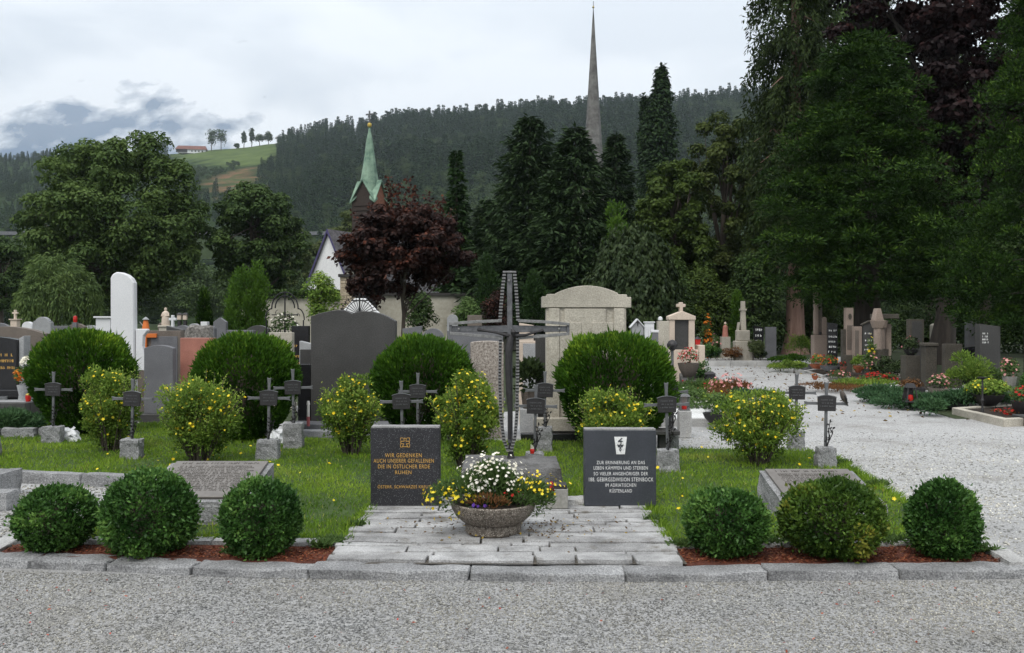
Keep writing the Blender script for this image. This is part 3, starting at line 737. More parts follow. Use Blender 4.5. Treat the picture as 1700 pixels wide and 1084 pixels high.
# ---- lawn and its grass
LAWN = [(-3.32, 6.70), (-1.27, 6.62), (-1.24, 7.84), (1.16, 7.84), (1.17, 6.58), (3.40, 6.66), (3.50, 8.0), (3.64, 9.4), (3.80, 10.8), (3.72, 11.35), (1.75, 11.45), (1.5, 12.0),
        (-2.9, 12.5), (-4.3, 13.0), (-5.4, 14.2), (-8.6, 14.6), (-9.0, 10.6), (-5.28, 9.56), (-3.40, 9.12)]
M['turf'] = stone_mat('turf_soil', (0.030, 0.055, 0.012), (0.060, 0.10, 0.022), 40, None, 0.95, 0.6, 2.0, 0.35)
part('lawn', MB().slabpoly(LAWN, -0.02, 0.062), M['turf'], kind='structure')
def grass_blades(name, n, poly, seed, zb, h0, h1, w, m, keep=None):
    g = np.random.default_rng(seed)
    xs = [p[0] for p in poly]; ys = [p[1] for p in poly]
    x = g.uniform(min(xs), max(xs), n * 3); y = g.uniform(min(ys), max(ys), n * 3)
    k = pts_in_poly(x, y, poly)
    # thin patches and denser tufts
    nz = np.array([mnoise.noise(Vector((a * 2.3, b * 2.3, 0))) for a, b in zip(x, y)])
    k &= g.random(n * 3) < 0.72 + 0.5 * nz
    x, y, nz = x[k][:n], y[k][:n], nz[k][:n]
    n = len(x)
    P = np.stack([x, y, np.full(n, zb)], 1)
    lean = g.normal(size=(n, 3)) * [0.55, 0.55, 0]
    U = np.array([0, 0, 1.0]) + lean
    N = unit(g.normal(size=(n, 3)) * [1, 1, 0.3])
    hh = g.uniform(h0, h1, n) * (1 + 0.5 * nz)
    big = np.array([mnoise.noise(Vector((a * 0.9 + 9, b * 0.9, 3))) for a, b in zip(x, y)])
    t = np.clip(0.30 + 0.3 * g.random(n) + 0.55 * big + 0.18 * nz, 0, 1)
    t[g.random(n) < 0.04] = 1.0
    return obj(name, cards_mesh(name, P, U, N, hh, w * g.uniform(0.7, 1.4, n), t, 0.1), M[m], kind='stuff')
grass_blades('grass', 92000, LAWN, 8, 0.058, 0.028, 0.068, 0.0075, 'grass')
# clover and plantain among the blades
g = np.random.default_rng(33); n = 9000
x = g.uniform(-8.6, 3.8, n); y = g.uniform(6.6, 14, n)
k = pts_in_poly(x, y, LAWN) & (np.array([mnoise.noise(Vector((a * 1.7 + 4, b * 1.7, 8))) for a, b in zip(x, y)]) > 0.02)
x, y = x[k], y[k]; n = len(x)
obj('clover', cards_mesh('clover', np.stack([x, y, g.uniform(0.062, 0.095, n)], 1), g.normal(size=(n, 3)) * [1, 1, 0.2], np.array([0, 0, 1.0]) + 0.35 * g.normal(size=(n, 3)), g.uniform(0.018, 0.040, n), 0.018, g.random(n)), M['moss'], kind='stuff')
# longer grass lapping over the edges of paving, kerbs and stones
EDGE = []
g = np.random.default_rng(21)
def edge_tufts(segs, n):
    out = []
    for (a, b) in segs:
        L = math.dist(a, b); k = int(n * L)
        u = g.random(k); out.append(np.stack([a[0] + (b[0] - a[0]) * u + 0.025 * g.normal(size=k), a[1] + (b[1] - a[1]) * u + 0.025 * g.normal(size=k), np.full(k, 0.05)], 1))
    return np.concatenate(out)
P = edge_tufts([((-1.27, 6.66), (-1.22, 7.8)), ((1.17, 6.62), (1.18, 7.8)), ((3.42, 6.8), (3.5, 8.0)), ((3.5, 8.0), (3.8, 10.8)), ((-3.3, 6.75), (-1.4, 6.72)), ((1.2, 6.66), (3.3, 6.74)), ((-5.2, 9.6), (-3.4, 9.15)), ((-1.23, 7.95), (-0.6, 7.95)), ((0.6, 7.95), (1.2, 7.95))], 520)
n = len(P)
obj('grass', cards_mesh('grass_edge', P, np.array([0, 0, 1.0]) + g.normal(size=(n, 3)) * [0.8, 0.8, 0], unit(g.normal(size=(n, 3)) * [1, 1, 0.3]), g.uniform(0.04, 0.11, n), 0.008, g.random(n) * 0.8, 0.1), M['grass'], kind='stuff')

g = np.random.default_rng(44); Ws = []
for wx, wy, wr in ((-1.30, 6.60, .10), (-1.36, 6.48, .07), (1.24, 6.50, .08), (1.9, 6.58, .12), (2.15, 6.52, .08), (2.75, 6.62, .13), (3.05, 6.60, .10), (3.30, 6.35, .07), (3.33, 6.7, .12), (-2.55, 6.5, .07), (-1.95, 6.3, .05), (-2.6, 6.66, .12), (1.14, 7.3, .06), (-1.22, 7.1, .07), (3.6, 8.9, .1), (3.7, 10.2, .1)):
    k = int(220 * wr / 0.08); Ws.append(np.stack([wx + wr * g.normal(size=k) * 0.6, wy + wr * g.normal(size=k) * 0.35, 0.06 + 0.03 * g.random(k)], 1))
P = np.concatenate(Ws); n = len(P)
obj('weeds', cards_mesh('weeds', P, np.array([0, 0, 0.7]) + g.normal(size=(n, 3)) * [0.9, 0.9, 0.2], g.normal(size=(n, 3)) + [0, 0, 0.8], g.uniform(0.03, 0.075, n), 0.016, g.random(n)), M['herb'], kind='stuff')
def on_free_gravel(P):
    k = ~pts_in_poly(P[:, 0], P[:, 1], LAWN)
    k &= ~((P[:, 0] > -3.75) & (P[:, 0] < 3.5) & (P[:, 1] > np.interp(P[:, 0], [-3.7, -2.1, 0, 3.4], [6.14, 5.97, 5.84, 5.88])) & (P[:, 1] < 8.0))
    return k
chips('gravel', 60000, (-3.8, 4.35, 3.8, 6.22), 0.0038, 0.0085, 1, M['chip'], keep=on_free_gravel)
chips('gravel', 5000, (-5.6, 6.3, -3.3, 9.2), 0.008, 0.014, 2, M['chip'], keep=on_free_gravel)
M['chip_w'] = leaf_mat('pale_gravel_chip', (0.23, 0.228, 0.223), (0.48, 0.475, 0.465), 0.0, 0.9, (0.68, 0.675, 0.66))
chips('gravel', 22000, (2.0, 5.9, 7.8, 14.0), 0.007, 0.0150, 4, M['chip_w'], keep=lambda P: on_free_gravel(P) & (np.random.default_rng(6).random(len(P)) < np.clip((14.0 - P[:, 1]) / 5.0, 0, 1)))
# fallen petals, leaves and crumbs lying about
g = np.random.default_rng(77); n = 130
P = np.stack([g.uniform(-3.2, 3.6, n), g.uniform(4.5, 5.85, n), np.full(n, 0.014)], 1)
obj('fallen_petals', cards_mesh('fallen_petals', P, g.normal(size=(n, 3)) * [1, 1, 0.3], np.array([0, 0, 1.0]) + 0.6 * g.normal(size=(n, 3)), g.uniform(0.010, 0.028, n), 0.013, g.random(n)),
    leaf_mat('fallen_petal', (0.20, 0.045, 0.03), (0.34, 0.13, 0.09), 0.1, 0.8, (0.46, 0.05, 0.045)), kind='stuff')
n = 420
P = np.concatenate([np.stack([0.02 + 0.42 * g.normal(size=n), 6.95 + 0.20 * g.normal(size=n), np.full(n, 0.102)], 1), np.stack([g.uniform(4.2, 13, n * 2), g.uniform(15, 33, n * 2), np.full(n * 2, 0.012)], 1)])
P = P[(P[:, 1] > 8) | ((np.abs(P[:, 0]) < 1.1) & (P[:, 1] > 6.12) & (P[:, 1] < 7.7))]
n = len(P); far_ = P[:, 1] > 8
obj('fallen_leaves', cards_mesh('fallen_leaves', P, g.normal(size=(n, 3)) * [1, 1, 0.2], np.array([0, 0, 1.0]) + 0.5 * g.normal(size=(n, 3)), np.where(far_, 0.075, 0.028) * g.uniform(0.6, 1.4, n), np.where(far_, 0.05, 0.014), g.random(n)),
    leaf_mat('fallen_leaf', (0.045, 0.028, 0.016), (0.14, 0.085, 0.04), 0.1, 0.8, (0.42, 0.30, 0.05)), kind='stuff')

# ---- hill across the valley: wooded, with a meadow and a slide scar under the farm
RP = [(-1400, 300), (-500, 280), (-200, 262), (0, 268), (60, 262), (130, 256), (250, 258), (300, 255), (345, 249), (400, 246), (440, 240), (480, 236), (520, 228), (600, 226), (700, 214), (800, 204), (900, 197), (1000, 190), (1100, 183), (1200, 177), (1400, 168), (1700, 160), (2300, 150), (3200, 170)]
YR, YF = 1100.0, 330.0
def hill_z(x, Y):
    px = CX + x / np.maximum(Y, 1) * F
    zr = H + (HY - np.interp(px, [p[0] for p in RP], [p[1] for p in RP])) / F * YR
    tt = np.clip((Y - YF) / (YR - YF), 0, 1)
    z = zr * tt ** 0.97
    bk = np.clip((Y - YR) / 400.0, 0, 1)
    return z - bk * zr * 0.55
hx = np.linspace(-1500, 1500, 151); hy = np.concatenate([np.linspace(YF, YR, 60), np.linspace(YR + 12, 1500, 18)])
HX, HYY = np.meshgrid(hx, hy)
HZ = hill_z(HX, HYY)
und = np.array([mnoise.fractal(Vector((a * 0.006, b * 0.006, 0)), 1, 2, 4) for a, b in zip(HX.ravel(), HYY.ravel())]).reshape(HX.shape)
edge = np.clip((HYY - YF) / 200, 0, 1) * np.clip(np.abs(HYY - YR) / 120, 0.15, 1)
HZ = HZ + und * 9 * edge - 0.3
nv = len(hx)
fs = [(j * nv + i, j * nv + i + 1, (j + 1) * nv + i + 1, (j + 1) * nv + i) for j in range(len(hy) - 1) for i in range(nv - 1)]
me = bpy.data.meshes.new('hill'); me.from_pydata(np.stack([HX.ravel(), HYY.ravel(), HZ.ravel()], 1).tolist(), [], fs)
PXH = CX + HX / HYY * F; PYH = HY - (HZ - H) / HYY * F
MEADOW = [(288, 230), (470, 225), (466, 266), (415, 275), (372, 277), (330, 268), (290, 264)]
SCAR = [(372, 284), (418, 276), (426, 326), (398, 330), (352, 312)]
md = pts_in_poly(PXH.ravel(), PYH.ravel(), MEADOW).astype(np.float32)
scr = pts_in_poly(PXH.ravel(), PYH.ravel(), SCAR).astype(np.float32)
a = me.attributes.new('meadow', 'FLOAT', 'POINT'); a.data.foreach_set('value', md)
a = me.attributes.new('scar', 'FLOAT', 'POINT'); a.data.foreach_set('value', scr)
for p in me.polygons: p.use_smooth = True
def hill_mat():
    m, t, b = new_mat('hillside')
    tc = nd(t, 'ShaderNodeTexCoord')
    n = nd(t, 'ShaderNodeTexNoise', _Scale=0.05, _Detail=6, _Roughness=0.7); t.links.new(tc.outputs['Object'], n.inputs['Vector'])
    r0 = ramp(t, n.outputs['Fac'], [(0.3, (0.018, 0.030, 0.013)), (0.7, (0.032, 0.05, 0.02))])
    r1 = ramp(t, n.outputs['Fac'], [(0.3, (0.055, 0.078, 0.028)), (0.7, (0.105, 0.140, 0.048))])
    r2 = ramp(t, n.outputs['Fac'], [(0.42, (0.055, 0.075, 0.03)), (0.58, (0.17, 0.095, 0.06))])
    a1 = nd(t, 'ShaderNodeAttribute', attribute_name='meadow'); a2 = nd(t, 'ShaderNodeAttribute', attribute_name='scar')
    x1 = nd(t, 'ShaderNodeMixRGB'); t.links.new(a1.outputs['Fac'], x1.inputs[0]); t.links.new(r0.outputs[0], x1.inputs[1]); t.links.new(r1.outputs[0], x1.inputs[2])
    x2 = nd(t, 'ShaderNodeMixRGB'); t.links.new(a2.outputs['Fac'], x2.inputs[0]); t.links.new(x1.outputs[0], x2.inputs[1]); t.links.new(r2.outputs[0], x2.inputs[2])
    t.links.new(x2.outputs[0], b.inputs['Base Color']); b.inputs['Roughness'].default_value = 1.0; b.inputs['Specular IOR Level'].default_value = 0.0
    return m
obj('hill', me, hill_mat(), kind='structure')

# ---- mountain far behind, its slopes showing only through gaps in the cloud that clings to it
mx_ = np.linspace(-2400, 300, 70); my_ = np.linspace(2300, 2900, 24)
AX, AY = np.meshgrid(mx_, my_)
top = 930 + 40 * np.sin(AX * 0.004) + 60 * np.array([mnoise.fractal(Vector((q * 0.002, 3, 0)), 1, 2, 4) for q in AX.ravel()]).reshape(AX.shape)
AZ = top * np.clip((AY - 2300) / 600, 0, 1) ** 0.8 * np.clip((300 - AX) / 900, 0, 1) ** 0.6
AZ += 25 * np.array([mnoise.fractal(Vector((a * 0.006, b * 0.006, 5)), 1, 2, 4) for a, b in zip(AX.ravel(), AY.ravel())]).reshape(AX.shape)
nv = len(mx_)
fs = [(j * nv + i, j * nv + i + 1, (j + 1) * nv + i + 1, (j + 1) * nv + i) for j in range(len(my_) - 1) for i in range(nv - 1)]
me = bpy.data.meshes.new('mountain'); me.from_pydata(np.stack([AX.ravel(), AY.ravel(), AZ.ravel()], 1).tolist(), [], fs)
for p in me.polygons: p.use_smooth = True
m, t, b = new_mat('cloud_wrapped_mountain')
b.inputs['Base Color'].default_value = (0.07, 0.12, 0.20, 1); b.inputs['Roughness'].default_value = 1.0; b.inputs['Specular IOR Level'].default_value = 0  # distance haze put into the blue base colour
tc = nd(t, 'ShaderNodeTexCoord'); mp = nd(t, 'ShaderNodeMapping'); mp.inputs['Scale'].default_value = (0.0052, 0.0052, 0.0072); mp.inputs['Location'].default_value = (1.9, 0.3, 0.1)
t.links.new(tc.outputs['Object'], mp.inputs[0])
n = nd(t, 'ShaderNodeTexNoise', _Scale=1.0, _Detail=6, _Roughness=0.5); t.links.new(mp.outputs[0], n.inputs['Vector'])
sx = nd(t, 'ShaderNodeSeparateXYZ'); t.links.new(tc.outputs['Object'], sx.inputs[0])
hz = nd(t, 'ShaderNodeMapRange'); hz.inputs['From Min'].default_value = 560; hz.inputs['From Max'].default_value = 740; hz.inputs['To Min'].default_value = 0.055; hz.inputs['To Max'].default_value = -0.22
t.links.new(sx.outputs['Z'], hz.inputs['Value'])
# cloud also thickens away from the open flank between x = -1300 and -800
hx1 = nd(t, 'ShaderNodeMath', operation='ADD'); hx1.inputs[1].default_value = 1090; t.links.new(sx.outputs['X'], hx1.inputs[0])
hx2 = nd(t, 'ShaderNodeMath', operation='ABSOLUTE'); t.links.new(hx1.outputs[0], hx2.inputs[0])
hx3 = nd(t, 'ShaderNodeMapRange'); hx3.inputs['From Min'].default_value = 200; hx3.inputs['From Max'].default_value = 700; hx3.inputs['To Min'].default_value = 0.02; hx3.inputs['To Max'].default_value = -0.14
t.links.new(hx2.outputs[0], hx3.inputs['Value'])
ad = nd(t, 'ShaderNodeMath', operation='ADD'); t.links.new(n.outputs['Fac'], ad.inputs[0]); t.links.new(hz.outputs[0], ad.inputs[1])
ad2 = nd(t, 'ShaderNodeMath', operation='ADD'); t.links.new(ad.outputs[0], ad2.inputs[0]); t.links.new(hx3.outputs[0], ad2.inputs[1])
rr = ramp(t, ad2.outputs[0], [(0.47, (0, 0, 0)), (0.63, (0.80, 0.80, 0.80))])
tp = nd(t, 'ShaderNodeBsdfTransparent'); ms = nd(t, 'ShaderNodeMixShader')
t.links.new(rr.outputs[0], ms.inputs[0]); t.links.new(tp.outputs[0], ms.inputs[1]); t.links.new(b.outputs[0], ms.inputs[2])
t.links.new(ms.outputs[0], t.nodes['Material Output'].inputs[0])
obj('mountain', me, m, kind='structure')

# ---- the air of the valley
hm = bpy.data.materials.new('valley_haze'); hm.use_nodes = True
ht = hm.node_tree; ht.nodes.clear()
ho = ht.nodes.new('ShaderNodeOutputMaterial'); hv = ht.nodes.new('ShaderNodeVolumePrincipled')
hv.inputs['Color'].default_value = (0.80, 0.90, 1.0, 1); hv.inputs['Density'].default_value = 0.00010; hv.inputs['Anisotropy'].default_value = 0.2
ht.links.new(hv.outputs[0], ho.inputs['Volume'])
part('haze', MB().box(-3100, -80, -1.5, 3100, 3500, 1150), hm, kind='stuff')

# ---- the wood on the hill: one mass of spruces and broadleaf trees (instanced on points)
def far_conifer(seed, h=1.0):
    g = np.random.default_rng(seed)
    S = spruce_cards(g, 1.0, 0.17, 0.06, 17, 8, 7, 0.065, 0.045, 0.85, 0.45, 0.05)
    return cards_mesh('far_spruce', *S)
def far_broad(seed):
    g = np.random.default_rng(seed)
    d = unit(g.normal(size=(30, 3))) * [0.26, 0.26, 0.30] * g.uniform(0.5, 1, (30, 1)) + [0, 0, 0.6]
    S = clump(g, d, np.tile([[0.14, 0.14, 0.10]], (30, 1)), 60, 0.040, 0.028, 'leaf', 0.5)
    return cards_mesh('far_broadleaf', *S)
src = []
for i in range(4):
    me_ = far_conifer(50 + i) if i < 3 else far_broad(60)
    me_.materials.append(M['conif_far'] if i < 3 else M['decid_far'])
    src.append(bpy.data.objects.new('wood_source', me_))     # not linked to the scene: only instanced
g = np.random.default_rng(17)
n = 24000
fx = g.uniform(-1350, 1250, n); fy = g.uniform(YF - 20, YR + 60, n)
k = np.abs(fx) < fy * 1.1 + 80
fx, fy = fx[k], fy[k]
gxi = (fx + 1500) / 3000 * 150
def hz_at(x, y):
    from math import floor
    j = np.clip(np.searchsorted(hy, y) - 1, 0, len(hy) - 2); i = np.clip(((x + 1500) / 20).astype(int), 0, len(hx) - 2)
    u = (x - hx[i]) / 20.0; v = (y - hy[j]) / (hy[j + 1] - hy[j]); v = np.clip(v, 0, 1)
    return (HZ[j, i] * (1 - u) * (1 - v) + HZ[j, i + 1] * u * (1 - v) + HZ[j + 1, i] * (1 - u) * v + HZ[j + 1, i + 1] * u * v)
fz = hz_at(fx, fy)
ppx = CX + fx / fy * F; ppy = HY - (fz - H) / fy * F
blocked = pts_in_poly(ppx, ppy + 0, [(282, 222), (462, 218), (460, 270), (428, 284), (430, 318), (400, 326), (345, 322), (284, 290)])
blocked |= (fy > 395) & (fy < 440) & (ppx < 640)
k = ~blocked
fx, fy, fz, ppx, ppy = fx[k], fy[k], fz[k], ppx[k], ppy[k]
n = len(fx)
dn = np.array([mnoise.noise(Vector((a * 0.012, b * 0.012, 1))) for a, b in zip(fx, fy)])
kind_ = np.where((dn + 0.35 * g.normal(size=n) + 0.5 * (fy < 520)) > 0.26, 3, g.integers(0, 3, n)).astype(np.int32)
hh = g.uniform(17, 31, n) * np.interp(ppx, [440, 478, 620], [0.45, 0.62, 1.0]) * np.where(kind_ == 3, 0.72, 1.0) * np.where(ppx < 290, 0.85, 1.0)
# scattered bushes on the slide scar and trees of the valley floor
m2 = 2600
vx = g.uniform(-450, 300, m2); vy = g.uniform(120, 330, m2)
kv = np.abs(vx) < vy * 1.15 + 20
vx, vy = vx[kv], vy[kv]; m2 = len(vx)
bx = g.uniform(-420, -250, 1600); by = g.uniform(600, 1020, 1600)
bz = hz_at(bx, by); bpx = CX + bx / by * F; bpy_ = HY - (bz - H) / by * F
kb2 = pts_in_poly(bpx, bpy_, [(290, 280), (340, 283), (385, 276), (470, 272), (430, 300), (424, 285), (395, 290), (385, 312), (425, 318), (430, 350), (300, 352), (286, 305)])
bx, by, bz = bx[kb2], by[kb2], bz[kb2]; m3 = len(bx)
fx = np.concatenate([fx, vx, bx]); fy = np.concatenate([fy, vy, by]); fz = np.concatenate([fz, np.full(m2, -0.1), bz])
kind_ = np.concatenate([kind_, np.full(m2, 3), np.full(m3, 3)]).astype(np.int32)
hh = np.concatenate([hh, g.uniform(8, 15, m2), g.uniform(3, 7, m3)])
n = len(fx)
me = bpy.data.meshes.new('forest'); me.vertices.add(n)
me.vertices.foreach_set('co', np.stack([fx, fy, fz - 0.4], 1).astype(np.float32).ravel())
for nm, ty, vals in (('pick', 'INT', kind_), ('size', 'FLOAT', hh.astype(np.float32)), ('turn', 'FLOAT', g.uniform(0, 6.28, n).astype(np.float32))):
    me.attributes.new(nm, ty, 'POINT').data.foreach_set('value', vals)
me.update()
forest = obj('forest', me, kind='stuff')
ng = bpy.data.node_groups.new('scatter_wood', 'GeometryNodeTree')
ng.interface.new_socket('Geometry', in_out='INPUT', socket_type='NodeSocketGeometry'); ng.interface.new_socket('Geometry', in_out='OUTPUT', socket_type='NodeSocketGeometry')
gi = ng.nodes.new('NodeGroupInput'); go = ng.nodes.new('NodeGroupOutput')
mp_ = ng.nodes.new('GeometryNodeMeshToPoints'); ip = ng.nodes.new('GeometryNodeInstanceOnPoints'); gj = ng.nodes.new('GeometryNodeJoinGeometry')
ng.links.new(gi.outputs[0], mp_.inputs[0]); ng.links.new(mp_.outputs[0], ip.inputs['Points'])
for o_ in reversed(src):
    oi = ng.nodes.new('GeometryNodeObjectInfo'); oi.inputs['Object'].default_value = o_; oi.inputs['As Instance'].default_value = True
    ng.links.new(oi.outputs['Geometry'], gj.inputs[0])
ng.links.new(gj.outputs[0], ip.inputs['Instance']); ip.inputs['Pick Instance'].default_value = True
def nattr(nm, ty):
    q = ng.nodes.new('GeometryNodeInputNamedAttribute'); q.data_type = ty; q.inputs[0].default_value = nm; return q
ng.links.new(nattr('pick', 'INT').outputs[0], ip.inputs['Instance Index'])
cxz = ng.nodes.new('ShaderNodeCombineXYZ'); ng.links.new(nattr('turn', 'FLOAT').outputs[0], cxz.inputs['Z'])
ng.links.new(cxz.outputs[0], ip.inputs['Rotation']); ng.links.new(nattr('size', 'FLOAT').outputs[0], ip.inputs['Scale'])
ng.links.new(ip.outputs[0], go.inputs[0])
forest.modifiers.new('wood', 'NODES').node_group = ng

# concrete barrier of the motorway at the foot of the hill
t_ = thing('road_barrier', 'long pale concrete motorway barrier at the foot of the wooded hill', 'barrier', (-60, 425, 0))
mb = MB(); mb.box(-330, -0.3, 41.4, 90, 0.3, 43.0); part('barrier_wall', mb, M['grey'], t_)
mb = MB(); mb.box(-330, 0.4, 30, 90, 6, 41.3); part('embankment', mb, M['meadow'], t_)

# ================================================================== THE WAR MEMORIAL
def outline(shape, w, h, k=0.12):
    a = w / 2
    if shape == 'flat': top = [(-a, h), (a, h)]
    elif shape == 'arc': top = [(-a + w * i / 14, h - k * (abs(2 * i / 14 - 1) ** 2)) for i in range(15)]
    elif shape == 'gable': top = [(-a, h - k), (0, h), (a, h - k)]
    elif shape == 'slant': top = [(-a, h), (a, h - k)]
    elif shape == 'slantl': top = [(-a, h - k), (a, h)]
    elif shape == 'wave':                                    # two humps with a dip between
        top = []
        for i in range(29):
            u = i / 28
            top.append((-a + w * u, h - k * (0.62 - 0.40 * math.cos(4 * math.pi * (u - 0.25)) * (1 if 0.04 < u < 0.96 else 1)) * (0.75 + 0.5 * abs(u - 0.5) * 2) + k * 0.22))
    elif shape == 'tomb':                                    # stepped cornice shoulders and a low arch
        s = 0.50 * a * 1.3
        top = [(-a, h - 0.36 * 1.0 * k / 0.12 * 0.3), (-a * 0.84, h - 0.11), (-a * 0.84, h - 0.075)]
        top = [(-a, h - 0.155), (-a * 0.90, h - 0.155), (-a * 0.90, h - 0.115), (-a * 0.70, h - 0.115)]
        top += [(-a * 0.70 + a * 1.40 * i / 12, h - 0.105 + 0.105 * (1 - (2 * i / 12 - 1) ** 2) ** 0.8) for i in range(13)]
        top += [(a * 0.70, h - 0.115), (a * 0.90, h - 0.115), (a * 0.90, h - 0.155), (a, h - 0.155)]
    elif shape == 'round': top = [(-a * math.cos(math.pi * i / 16), h - a + a * math.sin(math.pi * i / 16)) for i in range(17)]
    return [(-a, 0)] + top + [(a, 0)]

def letter_rows(par, x0, x1, zs, y, lh, m, seed, name='inscription', fill=0.9):
    """worn lettering too small to read: rows of little raised strokes"""
    g = random.Random(seed); mb = MB()
    for z in zs:
        x = x0 + g.uniform(0, (x1 - x0) * (1 - fill)); e = x1 - (x - x0)
        while x < e:
            wl = g.uniform(0.35, 0.8) * lh
            mb.box(x, y - 0.003, z, x + wl * 0.35, y, z + lh)
            if g.random() < 0.6: mb.box(x + wl * 0.35, y - 0.003, z + lh * g.choice([0, 0.42, 0.8]), x + wl * 0.85, y, z + lh * 0.2 + lh * g.choice([0, 0.42, 0.78]))
            x += wl * 1.15 + (lh * 0.7 if g.random() < 0.17 else 0.0)
    return part(name, mb, m, par, kind='stuff')

def plaque(name, label, px0, px1, pt, Yf, zb, m, th):
    w = (px1 - px0) / F * Yf; h = Zh(pt, Yf) - zb
    t = thing(name, label, 'memorial stone', (X((px0 + px1) / 2, Yf), Yf, zb))
    part('slab', MB().box(-w / 2, 0, 0, w / 2, th, h - 0.004), m, t, 0.006)
    me = rough_block('top_edge', w - 0.006, th - 0.006, 0.016, 0.004, 3.3, 7)
    o = obj('top_edge', me, M['sawn_edge'], t); o.location = (0, th / 2, h - 0.010)
    return t, w, h

# plaque with gold lettering
T1, w1, h1 = plaque('memorial_plaque', 'dark flecked granite plaque with gold lettering on the paving', 615, 730, 709, 7.80, 0.085, M['plaque_l'], 0.13)
def put_text(t, txt, cx, cz, size, width, m, y=-0.0005):
    me = text_mesh(txt, size, width, 0.0012)
    o = obj('inscription', me, m, t); o.location = (cx, y, cz); return o
s_ = 7.8 / F
def tl(txt, pxc, py, wpx, hpx, t, x0px, z0, m):
    put_text(t, txt, (pxc - x0px) * s_, Zh(py, 7.8) - z0, hpx * s_ / 0.70, wpx * s_, m)
for txt, pxc, py, wp, hp in (('WIR GEDENKEN', 670, 759, 61, 6.5), ('AUCH UNSERER GEFALLENEN', 670.5, 768, 100, 6.5), ('DIE IN ÖSTLICHER ERDE', 670.5, 777.5, 86, 6.5), ('RUHEN', 669.5, 787, 27, 6), ('ÖSTERR. SCHWARZES KREUZ', 671, 810.5, 88, 5)):
    tl(txt, pxc, py, wp, hp, T1, 672.5, 0.085, M['gold'])
def stroke(mb, pts, w, y=-0.003, d=0.003):
    for (a, b) in zip(pts[:-1], pts[1:]):
        dx, dz = b[0] - a[0], b[1] - a[1]; L = math.hypot(dx, dz) or 1; nx, nz = -dz / L * w / 2, dx / L * w / 2
        mb.hexa([(a[0] - nx, y, a[1] - nz), (b[0] - nx, y, b[1] - nz), (b[0] - nx, y + d, b[1] - nz), (a[0] - nx, y + d, a[1] - nz),
                 (a[0] + nx, y, a[1] + nz), (b[0] + nx, y, b[1] + nz), (b[0] + nx, y + d, b[1] + nz), (a[0] + nx, y + d, a[1] + nz)])
    return mb
# outlined cross with splayed arms inside a square
mb = MB(); ex, ez, q = 0.0, Zh(734.5, 7.8) - 0.085, 7.0 * s_
cr = [(-.3, 1), (.3, 1), (.18, .3), (1, .3), (1, -.3), (.3, -.3), (.62, -1), (-.62, -1), (-.3, -.3), (-1, -.3), (-1, .3), (-.18, .3), (-.3, 1)]
stroke(mb, [(ex + a * q, ez + b * q) for a, b in cr], 0.005)
stroke(mb, [(ex + a * q * 1.08, ez + b * q * 1.08) for a, b in ((-1, .45), (-1, 1), (-.45, 1))], 0.004); stroke(mb, [(ex + a * q * 1.08, ez + b * q * 1.08) for a, b in ((.45, 1), (1, 1), (1, .45))], 0.004)
stroke(mb, [(ex + a * q * 1.08, ez + b * q * 1.08) for a, b in ((-1, -.4), (-1, -1), (-.5, -1))], 0.004); stroke(mb, [(ex + a * q * 1.08, ez + b * q * 1.08) for a, b in ((.5, -1), (1, -1), (1, -.4))], 0.004)
part('emblem', mb, M['gold'], T1)

# plaque with pale lettering
T2, w2, h2 = plaque('memorial_plaque', 'blue-grey granite plaque with pale lettering and a white tapered shield', 970, 1089.5, 713, 7.80, 0.085, M['plaque_r'], 0.12)
for txt, pxc, py, wp, hp in (('ZUR ERINNERUNG AN DAS', 1030.5, 770.5, 80, 5.6), ('LEBEN KÄMPFEN UND STERBEN', 1030.5, 779.5, 90, 5.6), ('SO VIELER ANGEHÖRIGER DER', 1030.5, 789, 90, 5.6), ('188. GEBIRGSDIVISION STEINBOCK', 1030.5, 799, 107, 6.4), ('IM ADRIATISCHEN', 1030.5, 808, 51, 5.6), ('KÜSTENLAND', 1030.5, 817.5, 37, 5.6)):
    tl(txt, pxc, py, wp, hp, T2, 1029.75, 0.085, M['letter_w'])
ez = Zh(739, 7.8) - 0.085; q = s_
part('emblem', MB().prism([(-10 * q, ez + 14 * q), (11 * q, ez + 14 * q), (7.5 * q, ez - 15 * q), (-6.5 * q, ez - 15 * q)], -0.003, 0.0), M['letter_w'], T2)
mb = MB()
for pts, w in (([(-3, 7), (0, 9), (3, 12)], 1.6), ([(-4, 6), (1, 7), (4, 6)], 1.6), ([(1, 7), (1, 2), (0, -1)], 1.6), ([(-5, 1), (-2, -1), (0, 1), (3, -1), (5, 1)], 2.0), ([(-4, -2), (0, -3), (4, -2)], 1.8), ([(0, -4), (-1.5, -7), (0, -10), (1.5, -7), (0, -4)], 1.2)):
    stroke(mb, [(a * q, ez + b * q) for a, b in pts], w * q, -0.006, 0.003)
part('emblem_figure', mb, M['plaque_r'], T2)

# stone block under the tall cross
t = thing('stone_block', 'broad rough granite block carrying the tall steel cross, behind the flower bowl', 'stone block', (-0.01, 8.40, 0.04))
me = rough_block('block', 0.93, 0.86, 0.335, 0.016, 9.0, 11, 0.04, 5.0)
obj('block', me, M['granite_dk'], t)

